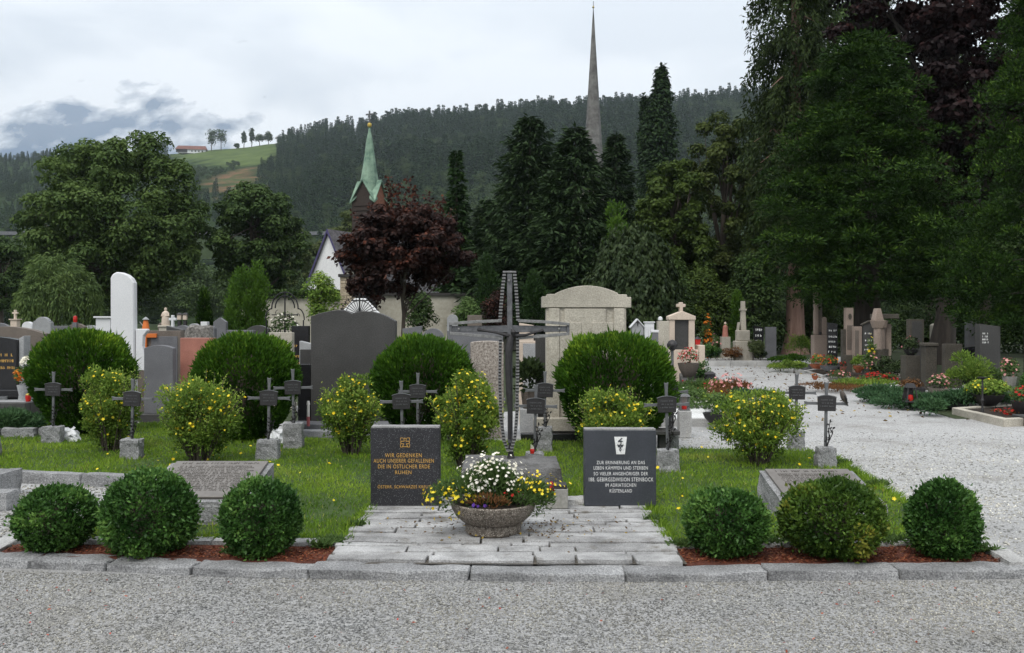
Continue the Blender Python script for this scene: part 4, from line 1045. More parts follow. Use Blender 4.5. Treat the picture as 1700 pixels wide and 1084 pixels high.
# tall cross of steel with toothed bands
CY = 8.62; sc = CY / F
def cp(px, py): return ((px - 848) * sc, Zh(py, CY) - 0.36)
TC = thing('memorial_cross', 'tall steel cross framed by toothed bands, standing on the rough block', 'cross', (X(848, CY), CY, 0.36))
def bar(mb, a, b, wa, wb, y0, y1):
    dx, dz = b[0] - a[0], b[1] - a[1]; L = math.hypot(dx, dz); nx, nz = -dz / L, dx / L
    mb.hexa([(a[0] - nx * wa, y0, a[1] - nz * wa), (b[0] - nx * wb, y0, b[1] - nz * wb), (b[0] - nx * wb, y1, b[1] - nz * wb), (a[0] - nx * wa, y1, a[1] - nz * wa),
             (a[0] + nx * wa, y0, a[1] + nz * wa), (b[0] + nx * wb, y0, b[1] + nz * wb), (b[0] + nx * wb, y1, b[1] + nz * wb), (a[0] + nx * wa, y1, a[1] + nz * wa)])
mb = MB(); bar(mb, cp(846, 454), cp(847, 735), 4.6 * sc, 4.2 * sc, -0.02, 0.02); part('upright', mb, M['steel'], TC, 0.004)
mb = MB(); bar(mb, cp(747, 546), cp(846, 546), 4.6 * sc, 6 * sc, -0.016, 0.018); bar(mb, cp(846, 546), cp(944, 546), 6 * sc, 4.6 * sc, -0.016, 0.018); part('crossbar', mb, M['steel'], TC, 0.004)
for px in (748, 943):
    mb = MB(); bar(mb, cp(px, 536), cp(px, 555), 2.2 * sc, 2.2 * sc, -0.03, 0.03); part('end_cap', mb, M['steel'], TC, 0.003)
for pth in ([(746, 537.5), (790, 534), (833, 532.5)], [(860, 532.5), (900, 534), (944.5, 538)], [(747, 553), (790, 557), (832, 560)], [(860, 561), (900, 558), (944.5, 554)]):
    mb = MB()
    for a, b in zip(pth[:-1], pth[1:]): bar(mb, cp(*a), cp(*b), 2.4 * sc, 2.4 * sc, -0.045, 0.045)
    part('arm_band', mb, M['steel_lt'], TC, 0.002)
def toothed(pth):
    mb = MB(); pts = []
    for a, b in zip(pth[:-1], pth[1:]): bar(mb, cp(*a), cp(*b), 2.2 * sc, 2.2 * sc, -0.04, 0.04)
    L = [math.dist(a, b) for a, b in zip(pth[:-1], pth[1:])]; tot = sum(L)
    part('band', mb, M['iron_dk'], TC)
    mb = MB(); d = 1.5
    while d < tot - 1:
        r = d; i = 0
        while i < len(L) - 1 and r > L[i]: r -= L[i]; i += 1
        u = r / L[i]; x = pth[i][0] + (pth[i + 1][0] - pth[i][0]) * u; y = pth[i][1] + (pth[i + 1][1] - pth[i][1]) * u
        c = cp(x, y); mb.box(c[0] - 2.9 * sc, -0.05, c[1] - 1.25 * sc, c[0] + 2.9 * sc, 0.05, c[1] + 1.25 * sc); d += 5.3
    part('band_teeth', mb, M['steel_lt'], TC, kind='stuff')
toothed([(838, 450), (834.5, 478), (832, 505), (830, 533)]); toothed([(831, 561), (829.6, 628), (831.5, 690), (836.5, 730), (844, 749)])
toothed([(854, 450), (856.5, 478), (858.5, 505), (860, 533)]); toothed([(859.5, 561), (859, 628), (858, 690), (855, 725), (848, 749)])
mb = MB(); mb.box(-0.05, -0.03, cp(0, 453)[1], 0.05, 0.03, cp(0, 450)[1]); part('top_cap', mb, M['steel_lt'], TC, 0.003)
mb = MB(); mb.lathe([(0.0, -0.06), (0.05, -0.05), (0.035, 0.02), (0.022, 0.09), (0.03, 0.12), (0.0, 0.13)], 10, (0, 0, 0)); mb.box(-0.022, -0.022, -0.05, 0.022, 0.022, 0.16); part('foot', mb, M['iron_dk'], TC)
for px, py in ((845, 466), (762, 546), (928, 546), (846, 722)):
    c = cp(px, py); mb = MB(); mb.lathe([(0.0, 0), (0.013, 0.002), (0.011, 0.010), (0, 0.014)], 8); 
    o = part('bolt', mb, M['steel_lt'], TC); o.location = (c[0], -0.028, c[1]); o.rotation_euler = (R(90), 0, 0)
# slender figure on the cross: bowed trunk, thin outstretched arms, bent head
mb = MB()
V3 = lambda px, py, y=-0.055: (cp(px, py)[0], y, cp(px, py)[1])
mb.tube([V3(849, 556, -0.06), V3(845, 575, -0.075), V3(843.5, 610, -0.07), V3(845, 650, -0.06), V3(847.5, 690, -0.05), V3(846, 728, -0.04)], [0.026, 0.038, 0.030, 0.030, 0.022, 0.012], 10)
mb.tube([V3(845, 557, -0.065), V3(825, 552, -0.06), V3(806, 549, -0.05), V3(793, 546, -0.04)], [0.020, 0.013, 0.011, 0.016], 8)
mb.tube([V3(849, 557, -0.065), V3(872, 556, -0.06), V3(890, 551, -0.05), V3(902, 548, -0.04)], [0.020, 0.013, 0.011, 0.015], 8)
mb.tube([V3(851, 546, -0.085), V3(852, 551, -0.09), V3(852, 557, -0.085)], [0.014, 0.026, 0.014], 8)
part('corpus', mb, M['iron_dk'], TC, smooth=True)

# concrete cube and flat stones beside the block
t = thing('concrete_box', 'small plain concrete box at the corner of the rough block', 'concrete box', (X(924, 7.70), 7.78, 0.085))
part('box', MB().box(-0.098, -0.08, 0, 0.098, 0.10, 0.165), M['concrete'], t, 0.004)
part('slate_top', MB().box(-0.085, -0.07, 0.165, 0.09, 0.09, 0.20), M['iron_dk'], t, 0.004)
for nm, px, Y, w, d, h, lab in (('flat_stone', 745, 8.02, 0.42, 0.24, 0.075, 'flat pale stone lying between the gold-lettered plaque and the bowl'), ('flat_stone', 953, 7.96, 0.20, 0.2, 0.07, 'flat pale stone lying between the concrete box and the pale-lettered plaque')):
    t = thing(nm, lab, 'stone', (X(px, Y), Y, 0.06)); obj('stone', rough_block('stone', w, d, h, 0.012, px, 4), M['granite_pale'], t)

# sloping tablets: granite desk with a bronze plate
def tablet(label, x0, x1, Yn, Yf, zn, zf, seed, inset_l=0.05, rows=True):
    t = thing('memorial_tablet', label, 'memorial tablet', ((x0 + x1) / 2, Yn, 0.0))
    a = (x1 - x0) / 2; D = Yf - Yn
    bm = bmesh.new(); bmesh.ops.create_cube(bm, size=1.0); bmesh.ops.subdivide_edges(bm, edges=bm.edges, cuts=9, use_grid_fill=True)
    for v in bm.verts:
        c = v.co.copy(); y = (c.y + 0.5) * D; zt = zn + (zf - zn) * (y / D)
        p = Vector((c.x * 2 * a, y, (c.z + 0.5) * zt))
        amp = 0.016 if c.z < 0.42 else 0.0035
        v.co = p + Vector((fn(p, 6, seed), fn(p, 6, seed + 5), fn(p, 6, seed + 9))) * amp
    me = bpy.data.meshes.new('desk_stone'); bm.to_mesh(me); bm.free(); obj('desk_stone', me, M['granite'], t)
    sl = math.atan2(zf - zn, D); LL = math.hypot(D, zf - zn)
    pl = part('bronze_plate', MB().box(-a + inset_l, 0.05, 0.004, a - 0.045, LL - 0.012, 0.024), M['bronze'], t, 0.003)
    pl.location = (0, 0, zn); pl.rotation_euler = (sl, 0, 0)
    if rows:
        g = random.Random(seed); mb = MB(); y = LL - 0.09; k = 0
        while y > 0.14:
            lh = 0.034 if k == 0 else 0.020; x = -a + inset_l + 0.07 + g.uniform(0, 0.03); e = a - 0.11 - g.uniform(0, 0.05)
            while x < e:
                wl = lh * g.uniform(0.4, 0.8)
                mb.box(x, y, 0.024, x + wl * 0.35, y + lh, 0.027)
                if g.random() < 0.6: mb.box(x + wl * 0.35, y + lh * g.choice([0, 0.4, 0.75]), 0.024, x + wl * 0.9, y + lh * (0.2 + g.choice([0, 0.4, 0.75])), 0.027)
                x += wl * 1.2 + (lh * 0.8 if g.random() < 0.16 else 0)
            y -= 0.062 if k == 0 else 0.036; k += 1
        part('lettering', mb, M['letter_dk'], pl, kind='stuff')
    return t
tablet('sloping bronze tablet on a granite desk with close-set raised lettering', -3.03, -2.12, 7.2, 8.05, 0.245, 0.42, 4)
tablet('sloping bronze tablet on a pale granite desk, half hidden by the yellowish boxwood ball', 2.19, 3.02, 7.28, 8.02, 0.205, 0.355, 8)

# ---- small iron grave crosses on hewn blocks
def make_cross():
    t = thing('grave_cross', 'x', 'grave cross', (0, 0, 0), 0, 'iron crosses on the soldiers\' graves')
    sw, fl = 0.0155, 0.023
    out = [(-0.015, 0.20), (-0.0155, 0.86), (-fl, 0.955), (-0.012, 0.946), (0.012, 0.946), (fl, 0.955), (0.0155, 0.86), (0.015, 0.20)]
    part('upright', MB().prism(out, -0.011, 0.011), M['iron'], t, 0.002)
    az = 0.712
    for s in (-1, 1):
        o = [(s * 0.016, az - 0.0155), (s * 0.20, az - 0.0155), (s * 0.250, az - 0.024), (s * 0.240, az), (s * 0.250, az + 0.024), (s * 0.20, az + 0.0155), (s * 0.016, az + 0.0155)]
        part('arm', MB().prism(o, -0.011, 0.011), M['iron'], t, 0.002)
    pl = [(-0.098, az - 0.082), (-0.104, az + 0.07)] + [(-0.104 + 0.208 * i / 8, az + 0.07 + 0.020 * (1 - (i / 4 - 1) ** 2)) for i in range(1, 8)] + [(0.104, az + 0.07), (0.098, az - 0.082)]
    p = part('name_plate', MB().prism(pl, -0.030, -0.011), M['iron_dk'], t, 0.002)
    lip = MB()
    tp = [(-0.108 + 0.216 * i / 8, az + 0.071 + 0.020 * (1 - (i / 4 - 1) ** 2)) for i in range(9)]
    for a, b in zip(tp[:-1], tp[1:]):
        lip.hexa([(a[0], -0.036, a[1]), (b[0], -0.036, b[1]), (b[0], -0.009, b[1]), (a[0], -0.009, a[1]), (a[0], -0.036, a[1] + 0.007), (b[0], -0.036, b[1] + 0.007), (b[0], -0.009, b[1] + 0.007), (a[0], -0.009, a[1] + 0.007)])
    part('plate_lip', lip, M['iron'], p)
    letter_rows(p, -0.075, 0.075, [az + 0.035, az + 0.0, az - 0.035], -0.0302, 0.014, M['iron'], 3, fill=0.85)
    # oak twig climbing the shaft
    mb = MB(); mb.tube([(0.0, -0.02, 0.22), (0.03, -0.035, 0.32), (0.022, -0.03, 0.42), (0.035, -0.03, 0.52)], [0.009, 0.008, 0.006, 0.003], 6)
    mb.tube([(0.03, -0.035, 0.31), (0.06, -0.04, 0.38), (0.064, -0.035, 0.45)], [0.006, 0.005, 0.002], 5)
    tw = part('twig', mb, M['iron_dk'], t)
    g = np.random.default_rng(2); P = []; U = []
    for z, x in ((0.27, 0.01), (0.30, 0.03), (0.34, 0.03), (0.37, 0.055), (0.40, 0.06), (0.43, 0.06), (0.38, 0.02), (0.43, 0.025), (0.47, 0.03), (0.50, 0.035), (0.33, -0.005), (0.29, -0.01)):
        for _ in range(2): P.append((x, -0.035, z)); U.append((g.normal() * 0.9, -0.5 + 0.3 * g.normal(), 0.6 + 0.3 * g.normal()))
    P = np.array(P); U = np.array(U)
    obj('twig_leaf', cards_mesh('twig_leaf', P, U, g.normal(size=P.shape), 0.046, 0.022, g.random(len(P))), M['iron_dk'], tw, kind='stuff')
    fo = obj('foot_stone', rough_block('foot_stone', 0.255, 0.17, 0.225, 0.013, 5.0, 5, 0.05, 4.0), M['granite'], t)
    return t
CR = [
    (88, 12.05, 0.05, .22, .27, 'small iron cross in front of the yew nearest the black headstone with gold lettering'),
    (219, 10.65, -0.04, .24, .24, 'small iron cross wedged between the two flowering shrubs beneath the white pillar'),
    (445, 10.55, 0.03, .27, .25, 'small iron cross standing just behind the sloping tablet with close-set lettering'),
    (488, 11.50, 0.06, .24, .335, 'small iron cross on a tall rough block before the dark double-curved tombstone'),
    (669, 10.30, -0.03, .24, .23, 'small iron cross rising right above the gold-lettered plaque, nearer of two'),
    (693, 11.45, 0.02, .24, .26, 'small iron cross above the gold-lettered plaque, farther of two, before a yew'),
    (887, 10.15, 0.05, .20, .16, 'small iron cross with a candle at its foot, beside the tall steel cross'),
    (904, 11.20, -0.05, .19, .32, 'small iron cross on a smooth upright block before the big limestone tomb'),
    (1109, 9.75, 0.05, .24, .25, 'small iron cross on a rough block close beside the pale-lettered plaque'),
    (1113, 11.45, 0.15, .19, .25, 'small iron cross next to the red grave lantern, behind another cross'),
    (1321, 11.35, 0.0, .19, .25, 'small iron cross behind the flowering shrub, at the white gravel path'),
    (1370, 10.05, 0.02, .22, .23, 'small iron cross with a small brown bird perched on its arm'),
    (-24, 10.75, 0.1, .30, .23, 'small iron cross cut off by the picture edge, only its rough block showing')]
cross0 = make_cross()
for i, (px, Y, rz, bw, bh, lab) in enumerate(CR):
    if i == 0: c = cross0; c['label'] = lab; c.location = (X(px, Y), Y, 0.05); c.rotation_euler = (0, 0.01, rz)
    else:
        c = copy_tree(cross0, lab, (X(px, Y), Y, 0.05), rz); c.rotation_euler = (0.02 * math.sin(i * 2.1), 0.022 * math.sin(i * 1.3), rz)
    for ch in c.children:
        if ch.name.startswith('foot_stone'):
            if i: ch.data = rough_block('foot_stone', bw, 0.17, bh, 0.014, 11.0 + i * 3.7, 5, 0.05 * (i % 3), 4.0); ch.data.materials.append(M['granite'])
            else: pass
    dz = bh - 0.225
    if abs(dz) > 0.02 and i:
        for ch in c.children:
            if not ch.name.startswith('foot_stone'): ch.location.z += dz * 0.6

# bird on the arm of the last small cross
bx = X(1370, 10.05) + 0.195; bz = 0.05 + 0.712 + 0.02
t = thing('bird', 'small brown bird perched on the arm of an iron cross', 'bird', (bx, 10.05, bz), 0)
S_ = MB()
S_.tube([(0.055, 0, -0.038), (0.040, 0, -0.008), (0.024, 0, 0.018), (0.008, 0, 0.058), (-0.004, 0, 0.088), (-0.010, -0.002, 0.108), (-0.016, -0.003, 0.122)], [0.006, 0.010, 0.026, 0.034, 0.027, 0.021, 0.009], 12)
part('body', S_, M['feather'], t, smooth=True)
part('beak', MB().tube([(-0.026, -0.004, 0.112), (-0.042, -0.006, 0.108)], [0.006, 0.001], 6), M['iron_dk'], t)
for s in (-1, 1):
    part('leg', MB().tube([(0.008, s * 0.010, 0.028), (0.004, s * 0.010, -0.004), (-0.012, s * 0.010, -0.004)], [0.003, 0.002, 0.0015], 5), M['iron_dk'], t)
    part('wing', MB().tube([(0.006, s * 0.027, 0.075), (0.026, s * 0.031, 0.035), (0.046, s * 0.014, -0.014)], [0.008, 0.014, 0.003], 8), M['iron_dk'], t, smooth=True)

# ---- plants in bowls and tubs
def foliage(t, c, r, n, leafm, L, Wd, seed, mode='leaf', up=0.5, name='foliage', inner=0.3, topbias=0.8, spread=0.6, label=None, m=1, droop=0.0):
    g = np.random.default_rng(seed)
    if m > 1:
        d = unit(g.normal(size=(m, 3))); d[:, 2] = np.abs(d[:, 2])
        C = np.array(c) + d * np.array(r) * g.uniform(0.35, 0.85, (m, 1)); RR = np.tile(np.array(r) * 0.42, (m, 1)) * g.uniform(0.7, 1.3, (m, 1))
        S = clump(g, C, RR, n // m, L, Wd, mode, up, droop, spread, inner, topbias)
    else:
        S = clump(g, np.array([c]), np.array([r]), n, L, Wd, mode, up, droop, spread, inner, topbias)
    return obj(name, cards_mesh(name, *S), M[leafm], t, 'stuff' if m > 0 else None, label)
def blossom(t, c, r, n, pm_, R0, seed, name='blossom', face=(0, -0.6, 0.8), bias=0.55, shell=0.9, k=5):
    g = np.random.default_rng(seed); d = unit(g.normal(size=(n, 3)))
    fl = g.random(n) < bias; d[fl, 2] = np.abs(d[fl, 2])
    P = np.array(c) + d * np.array(r) * g.uniform(shell, 1.10, (n, 1))
    return obj(name, discs_mesh(name, P, d + np.array(face) * 0.6 + 0.35 * g.normal(size=(n, 3)), R0 * g.uniform(0.7, 1.25, n), g.random(n), k), M[pm_], t, kind='stuff')

# round bowl of exposed aggregate, full of flowers
BY = 6.86
t = thing('flower_bowl', 'round exposed-pebble bowl overflowing with white, yellow and red flowers on the paving', 'flower bowl', (X(819, BY), BY, 0.092))
k = BY / F
part('bowl', MB().lathe([(0.20, 0.075), (0.235, 0.085), (0.285, 0.13), (0.315, 0.18), (0.325, 0.222), (0.318, 0.232), (0.300, 0.228), (0.285, 0.19), (0.0, 0.17)], 40), M['pebble'], t, smooth=True)
part('foot_ring', MB().lathe([(0.195, -0.01), (0.212, 0.005), (0.214, 0.065), (0.200, 0.082), (0.0, 0.084)], 36), M['pebble'], t, smooth=True)
part('soil', MB().lathe([(0.298, 0.20), (0.2, 0.215), (0.0, 0.225)], 28), M['soil'], t)
foliage(t, (-0.02, 0, 0.30), (0.20, 0.16, 0.20), 2600, 'herb', 0.055, 0.012, 1, 'sprig', 0.9)
foliage(t, (-0.24, -0.05, 0.27), (0.24, 0.17, 0.12), 1800, 'herb', 0.045, 0.012, 2, 'sprig', 0.6)
foliage(t, (0.24, -0.02, 0.25), (0.20, 0.20, 0.13), 2400, 'herb', 0.045, 0.010, 3, 'sprig', 0.7)
foliage(t, (0.34, -0.04, 0.22), (0.10, 0.10, 0.10), 500, 'herb', 0.04, 0.010, 33, 'sprig', 0.4)
foliage(t, (-0.03, -0.22, 0.25), (0.15, 0.07, 0.06), 260, 'herb_br', 0.035, 0.010, 4, 'sprig', 0.7)
blossom(t, (0.01, 0, 0.34), (0.30, 0.19, 0.26), 270, 'petal_w', 0.0130, 5, bias=0.95, shell=0.60, k=6)
blossom(t, (-0.13, -0.14, 0.30), (0.09, 0.06, 0.10), 26, 'petal_w', 0.0165, 15, bias=0.7, shell=0.6, k=6)
blossom(t, (-0.30, -0.07, 0.25), (0.26, 0.18, 0.14), 120, 'petal_y', 0.0145, 6, bias=0.65, shell=0.65)
blossom(t, (0.34, -0.02, 0.32), (0.19, 0.18, 0.13), 80, 'petal_y', 0.013, 7, bias=0.8, shell=0.7)
blossom(t, (0.16, -0.16, 0.31), (0.13, 0.06, 0.03), 7, 'petal_r', 0.015, 8, bias=0.5, shell=0.4)
blossom(t, (0.44, -0.04, 0.33), (0.025, 0.03, 0.05), 9, 'petal_r', 0.014, 9, bias=0.5, shell=0.3)
blossom(t, (-0.10, -0.27, 0.245), (0.12, 0.02, 0.012), 9, 'petal_v', 0.016, 10, bias=0.5, shell=0.3)
mb = MB(); g = random.Random(4)
for i in range(34):
    a = g.uniform(-3.1, 3.1); x = 0.16 * math.cos(a); y = 0.12 * math.sin(a); rr = g.uniform(1.2, 2.3)
    mb.tube([(x, y, 0.2), (x * rr * 0.8, y * rr * 0.8, 0.34 + g.uniform(-0.05, 0.06)), (x * rr * 1.3, y * rr * 1.2, 0.33 + g.uniform(-0.08, 0.16))], [0.004, 0.003, 0.002], 4)
part('stems', mb, M['herb'], t, kind='stuff')

# ---- six clipped boxwood balls
g0 = np.random.default_rng(100)
def ball(px0, px1, y0, y1, Y, m, lab, seed, n=10500):
    r = (px1 - px0) / 2 / F * Y * 0.94; zt = Zh(y0, Y - r * 0.3) - 0.02; zb = 0.03
    rv = (zt - zb) / 2; rng = np.random.default_rng(seed)
    t = thing('boxwood_ball', lab, 'bush', (X((px0 + px1) / 2, Y), Y, zb), 0, 'clipped boxwood balls along the kerb')
    d = unit(rng.normal(size=(n, 3)))
    lump = np.array([mnoise.fractal(Vector(tuple(q * 2.2 + seed)), 1, 2, 3) for q in d])
    spk = rng.random(n) < 0.07
    rad = (0.80 + 0.20 * rng.random(n) ** 0.7) * (1 + 0.10 * lump) + spk * 0.17 * rng.random(n)
    Rr = np.array([r, r, rv]) * [1, 1, 1.0]
    P = d * Rr * 0.97 * rad[:, None] * (1 + 0.05 * np.sin(d[:, :1] * 2.1 + seed) + 0.05 * np.sin(d[:, 2:3] * 2.7 + seed * 1.7)) + [0, 0, rv]
    kz = P[:, 2] > 0.0
    P, d, lump = P[kz], d[kz], lump[kz]; n = len(P)
    U = unit(d * 0.7 + [0, 0, 0.45] + 0.55 * rng.normal(size=(n, 3))); N = unit(d + 0.7 * rng.normal(size=(n, 3)))
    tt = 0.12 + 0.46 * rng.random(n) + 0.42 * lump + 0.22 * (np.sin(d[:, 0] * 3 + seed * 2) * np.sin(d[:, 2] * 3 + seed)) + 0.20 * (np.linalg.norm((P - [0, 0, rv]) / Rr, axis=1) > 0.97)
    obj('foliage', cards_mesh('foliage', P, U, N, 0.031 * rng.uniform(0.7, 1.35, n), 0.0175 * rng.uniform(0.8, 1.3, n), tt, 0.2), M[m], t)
    # shaded inner twig mass
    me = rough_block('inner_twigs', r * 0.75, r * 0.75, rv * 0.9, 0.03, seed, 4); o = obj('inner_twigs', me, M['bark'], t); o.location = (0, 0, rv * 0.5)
    mb = MB()
    for q in range(5):
        a = q * 1.256; mb.tube([(0.02 * math.cos(a), 0.02 * math.sin(a), -0.02), (0.10 * math.cos(a), 0.10 * math.sin(a), rv), (0.2 * math.cos(a), 0.2 * math.sin(a), rv * 1.5)], [0.014, 0.010, 0.004], 6)
    part('stem', mb, M['bark'], t)
ball(25, 158, 806, 918, 6.50, 'box_leaf', 'clipped boxwood ball at the kerb corner, beside the gravel gap', 1)
ball(165, 333, 781, 928, 6.42, 'box_leaf', 'tallest dark green boxwood ball, standing between two smaller ones', 2, 13000)
ball(364, 508, 798, 930, 6.34, 'box_leaf', 'clipped boxwood ball beside the paving, in front of the lettered tablet', 3)
ball(1136, 1278, 810, 938, 6.30, 'box_leaf', 'dark boxwood ball beside the paving, near the pale-lettered plaque', 4)
ball(1292, 1468, 788, 937, 6.27, 'box_leaf_y', 'broad yellowish-green boxwood ball in front of the half-hidden tablet', 5, 13000)
ball(1500, 1625, 795, 936, 6.27, 'box_leaf', 'boxwood ball by the kerb corner at the white gravel path', 6)

# ---- four round clipped yews
def yew(px0, px1, y0, y1, Y, lab, seed, n=27000, m='yew', cut=0.35):
    r = (px1 - px0) / 2 / F * Y * 0.90; zt = Zh(y0, Y) * 0.955; zb = 0.0; rng = np.random.default_rng(seed)
    t = thing('yew_bush', lab, 'bush', (X((px0 + px1) / 2, Y), Y, 0), 0, 'round clipped yews behind the crosses')
    zc = zt * 0.55; rv = zt - zc
    d = unit(rng.normal(size=(n, 3)))
    lump = np.array([mnoise.fractal(Vector(tuple(q * 2.0 + seed)), 1, 2, 3) for q in d])
    rad = (0.76 + 0.24 * rng.random(n) ** 0.6) * (1 + 0.11 * lump)
    P = np.stack([np.sign(d[:, 0]) * np.abs(d[:, 0]) ** 0.85 * r, np.sign(d[:, 1]) * np.abs(d[:, 1]) ** 0.85 * r, np.where(d[:, 2] > 0, d[:, 2] * rv, d[:, 2] * zc)], 1) * rad[:, None] + [0, 0, zc]
    P[:, 0:2] *= (1 - 0.25 * np.clip(-d[:, 2], 0, 1))[:, None]
    U = unit(d * [0.75, 0.75, 0.5] + [0, 0, 0.75] + 0.30 * rng.normal(size=(n, 3))); N = unit(np.cross(U, unit(rng.normal(size=(n, 3)))))
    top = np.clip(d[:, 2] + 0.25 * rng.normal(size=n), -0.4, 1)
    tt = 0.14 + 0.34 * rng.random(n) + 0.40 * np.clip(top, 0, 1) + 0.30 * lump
    Ln = 0.066 * rng.uniform(0.6, 1.3, n) * np.where(rng.random(n) < 0.03 * (d[:, 2] > 0.1), 2.0, 1)
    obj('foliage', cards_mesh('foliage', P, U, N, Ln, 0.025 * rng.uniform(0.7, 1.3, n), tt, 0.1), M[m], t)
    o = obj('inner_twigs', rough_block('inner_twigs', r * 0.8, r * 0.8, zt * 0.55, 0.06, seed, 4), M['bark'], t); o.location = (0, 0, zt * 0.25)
    mb = MB()
    for q in range(6):
        a = q * 1.05; mb.tube([(0.06 * math.cos(a), 0.06 * math.sin(a), -0.02), (0.2 * math.cos(a), 0.2 * math.sin(a), zc), (0.4 * math.cos(a), 0.4 * math.sin(a), zc * 1.4)], [0.03, 0.022, 0.008], 6)
    part('stem', mb, M['bark'], t)
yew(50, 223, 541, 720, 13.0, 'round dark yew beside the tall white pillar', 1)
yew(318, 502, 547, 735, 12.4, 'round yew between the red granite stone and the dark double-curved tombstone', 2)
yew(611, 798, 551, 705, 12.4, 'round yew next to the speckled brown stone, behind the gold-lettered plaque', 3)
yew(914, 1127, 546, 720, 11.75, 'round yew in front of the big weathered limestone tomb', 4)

# ---- yellow-flowered shrubs
def shrub(px0, px1, y0, yb, Y, lab, seed, n=7000, nf=75):
    n *= 2; nf = int(nf * 1.6)
    rng = np.random.default_rng(seed)
    a = (px1 - px0) / 2 / F * Y; h = Zh(y0, Y)
    t = thing('flowering_shrub', lab, 'shrub', (X((px0 + px1) / 2, Y), Y, 0.05), 0, 'yellow-flowered shrubs among the crosses')
    m = 80
    d = unit(rng.normal(size=(m, 3))); d[:, 2] = d[:, 2] * 0.95 + 0.05
    C = d * [a * 0.76, a * 0.72, h * 0.40] * rng.uniform(0.45, 1.12, (m, 1)) + [0, 0, h * 0.50]
    C[:, 2] = np.maximum(C[:, 2], 0.12)
    RR = np.stack([np.full(m, a * 0.22)] * 2 + [np.full(m, h * 0.14)], 1) * rng.uniform(0.5, 1.4, (m, 1))
    S1 = clump(rng, C, RR, n // m, 0.040, 0.018, 'sprig', 0.5, 0, 0.7, 0.2, 0.6)
    # long shoots standing out of the outline
    ns = 34; an = rng.uniform(0, 6.28, ns); Ps = []
    mb = MB()
    for q in range(ns):
        rd = a * rng.uniform(0.4, 1.12); tip = np.array([math.cos(an[q]) * rd, math.sin(an[q]) * rd * 0.9, h * rng.uniform(0.7, 1.12) * (1 - 0.25 * (rd / a) ** 2)])
        b = np.array([0.08 * math.cos(an[q]), 0.08 * math.sin(an[q]), 0]); md = (b + tip) / 2 + [0, 0, h * 0.1]
        mb.tube([b, md, tip], [0.009, 0.006, 0.002], 5)
        u = rng.random(44)[:, None]; Ps.append(md * (1 - u) + tip * u + 0.022 * rng.normal(size=(44, 3)))
    P = np.concatenate(Ps); k = len(P)
    S2 = (P, rng.normal(size=(k, 3)) + [0, 0, 0.5], rng.normal(size=(k, 3)), 0.034 * rng.uniform(0.7, 1.3, k), 0.014 * np.ones(k), 0.45 + 0.55 * rng.random(k))
    obj('foliage', cards_mesh('foliage', *cat(S1, S2)), M['shrub'], t)
    part('stem', mb, M['bark'], t)
    q = rng.integers(0, m, nf * 2); dd = unit(rng.normal(size=(nf * 2, 3))); dd[:, 1] = -np.abs(dd[:, 1]); dd[:, 2] = np.where(rng.random(nf * 2) < 0.75, np.abs(dd[:, 2]), dd[:, 2])
    FP = C[q] + dd * RR[q] * 1.08
    o_ = np.argsort(-(FP[:, 2] - FP[:, 1] * 0.5) + rng.normal(size=nf * 2) * 0.35)[:nf]
    s2 = rng.integers(0, k, nf // 4); FP = np.concatenate([FP[o_], P[s2]]); dd = np.concatenate([dd[o_], unit(rng.normal(size=(len(s2), 3)) + [0, -0.5, 0.8])])
    obj('blossom', discs_mesh('blossom', FP, dd + [0, -0.25, 0.35], 0.0180 * rng.uniform(0.6, 1.35, len(FP)), rng.random(len(FP)), 5), M['petal_y'], t, kind='stuff')
    g2 = P[rng.integers(0, k, 40)]
    obj('bud', discs_mesh('bud', g2, rng.normal(size=(40, 3)), 0.010, rng.random(40), 4), M['petal_y'], t, kind='stuff')
shrub(126, 242, 612, 735, 11.2, 'yellow-flowered shrub reaching up to the foot of the white pillar', 1, 6500, 65)
shrub(254, 404, 628, 766, 10.25, 'broad yellow-flowered shrub before the red granite headstone', 2, 8500, 85)
shrub(529, 638, 632, 752, 10.9, 'yellow-flowered shrub before the plain dark double-curved tombstone', 3, 6500, 70)
shrub(712, 837, 630, 765, 10.0, 'yellow-flowered shrub touching the tall steel cross', 4, 8000, 115)
shrub(950, 1087, 645, 735, 10.6, 'yellow-flowered shrub rising behind the pale-lettered plaque', 5, 7000, 80)
shrub(1183, 1338, 655, 782, 10.2, 'yellow-flowered shrub before the white gravel path, bushiest on that side', 6, 8500, 95)

# scattered yellow flowers in the grass
g = np.random.default_rng(9); n = 90
x = np.concatenate([g.uniform(-5.5, 3.5, 60), -3.0 + 0.5 * g.normal(size=30)]); y = np.concatenate([g.uniform(6.9, 11.6, 60), 9.6 + 0.9 * g.normal(size=30)])
kk = pts_in_poly(x, y, LAWN); x, y = x[kk], y[kk]; n = len(x)
obj('meadow_flowers', discs_mesh('meadow_flowers', np.stack([x, y, 0.10 + 0.03 * g.random(n)], 1), np.array([0, -0.5, 1.0]) + 0.3 * g.normal(size=(n, 3)), 0.017 * g.uniform(0.6, 1.4, n), g.random(n), 5), M['petal_y'], kind='stuff')

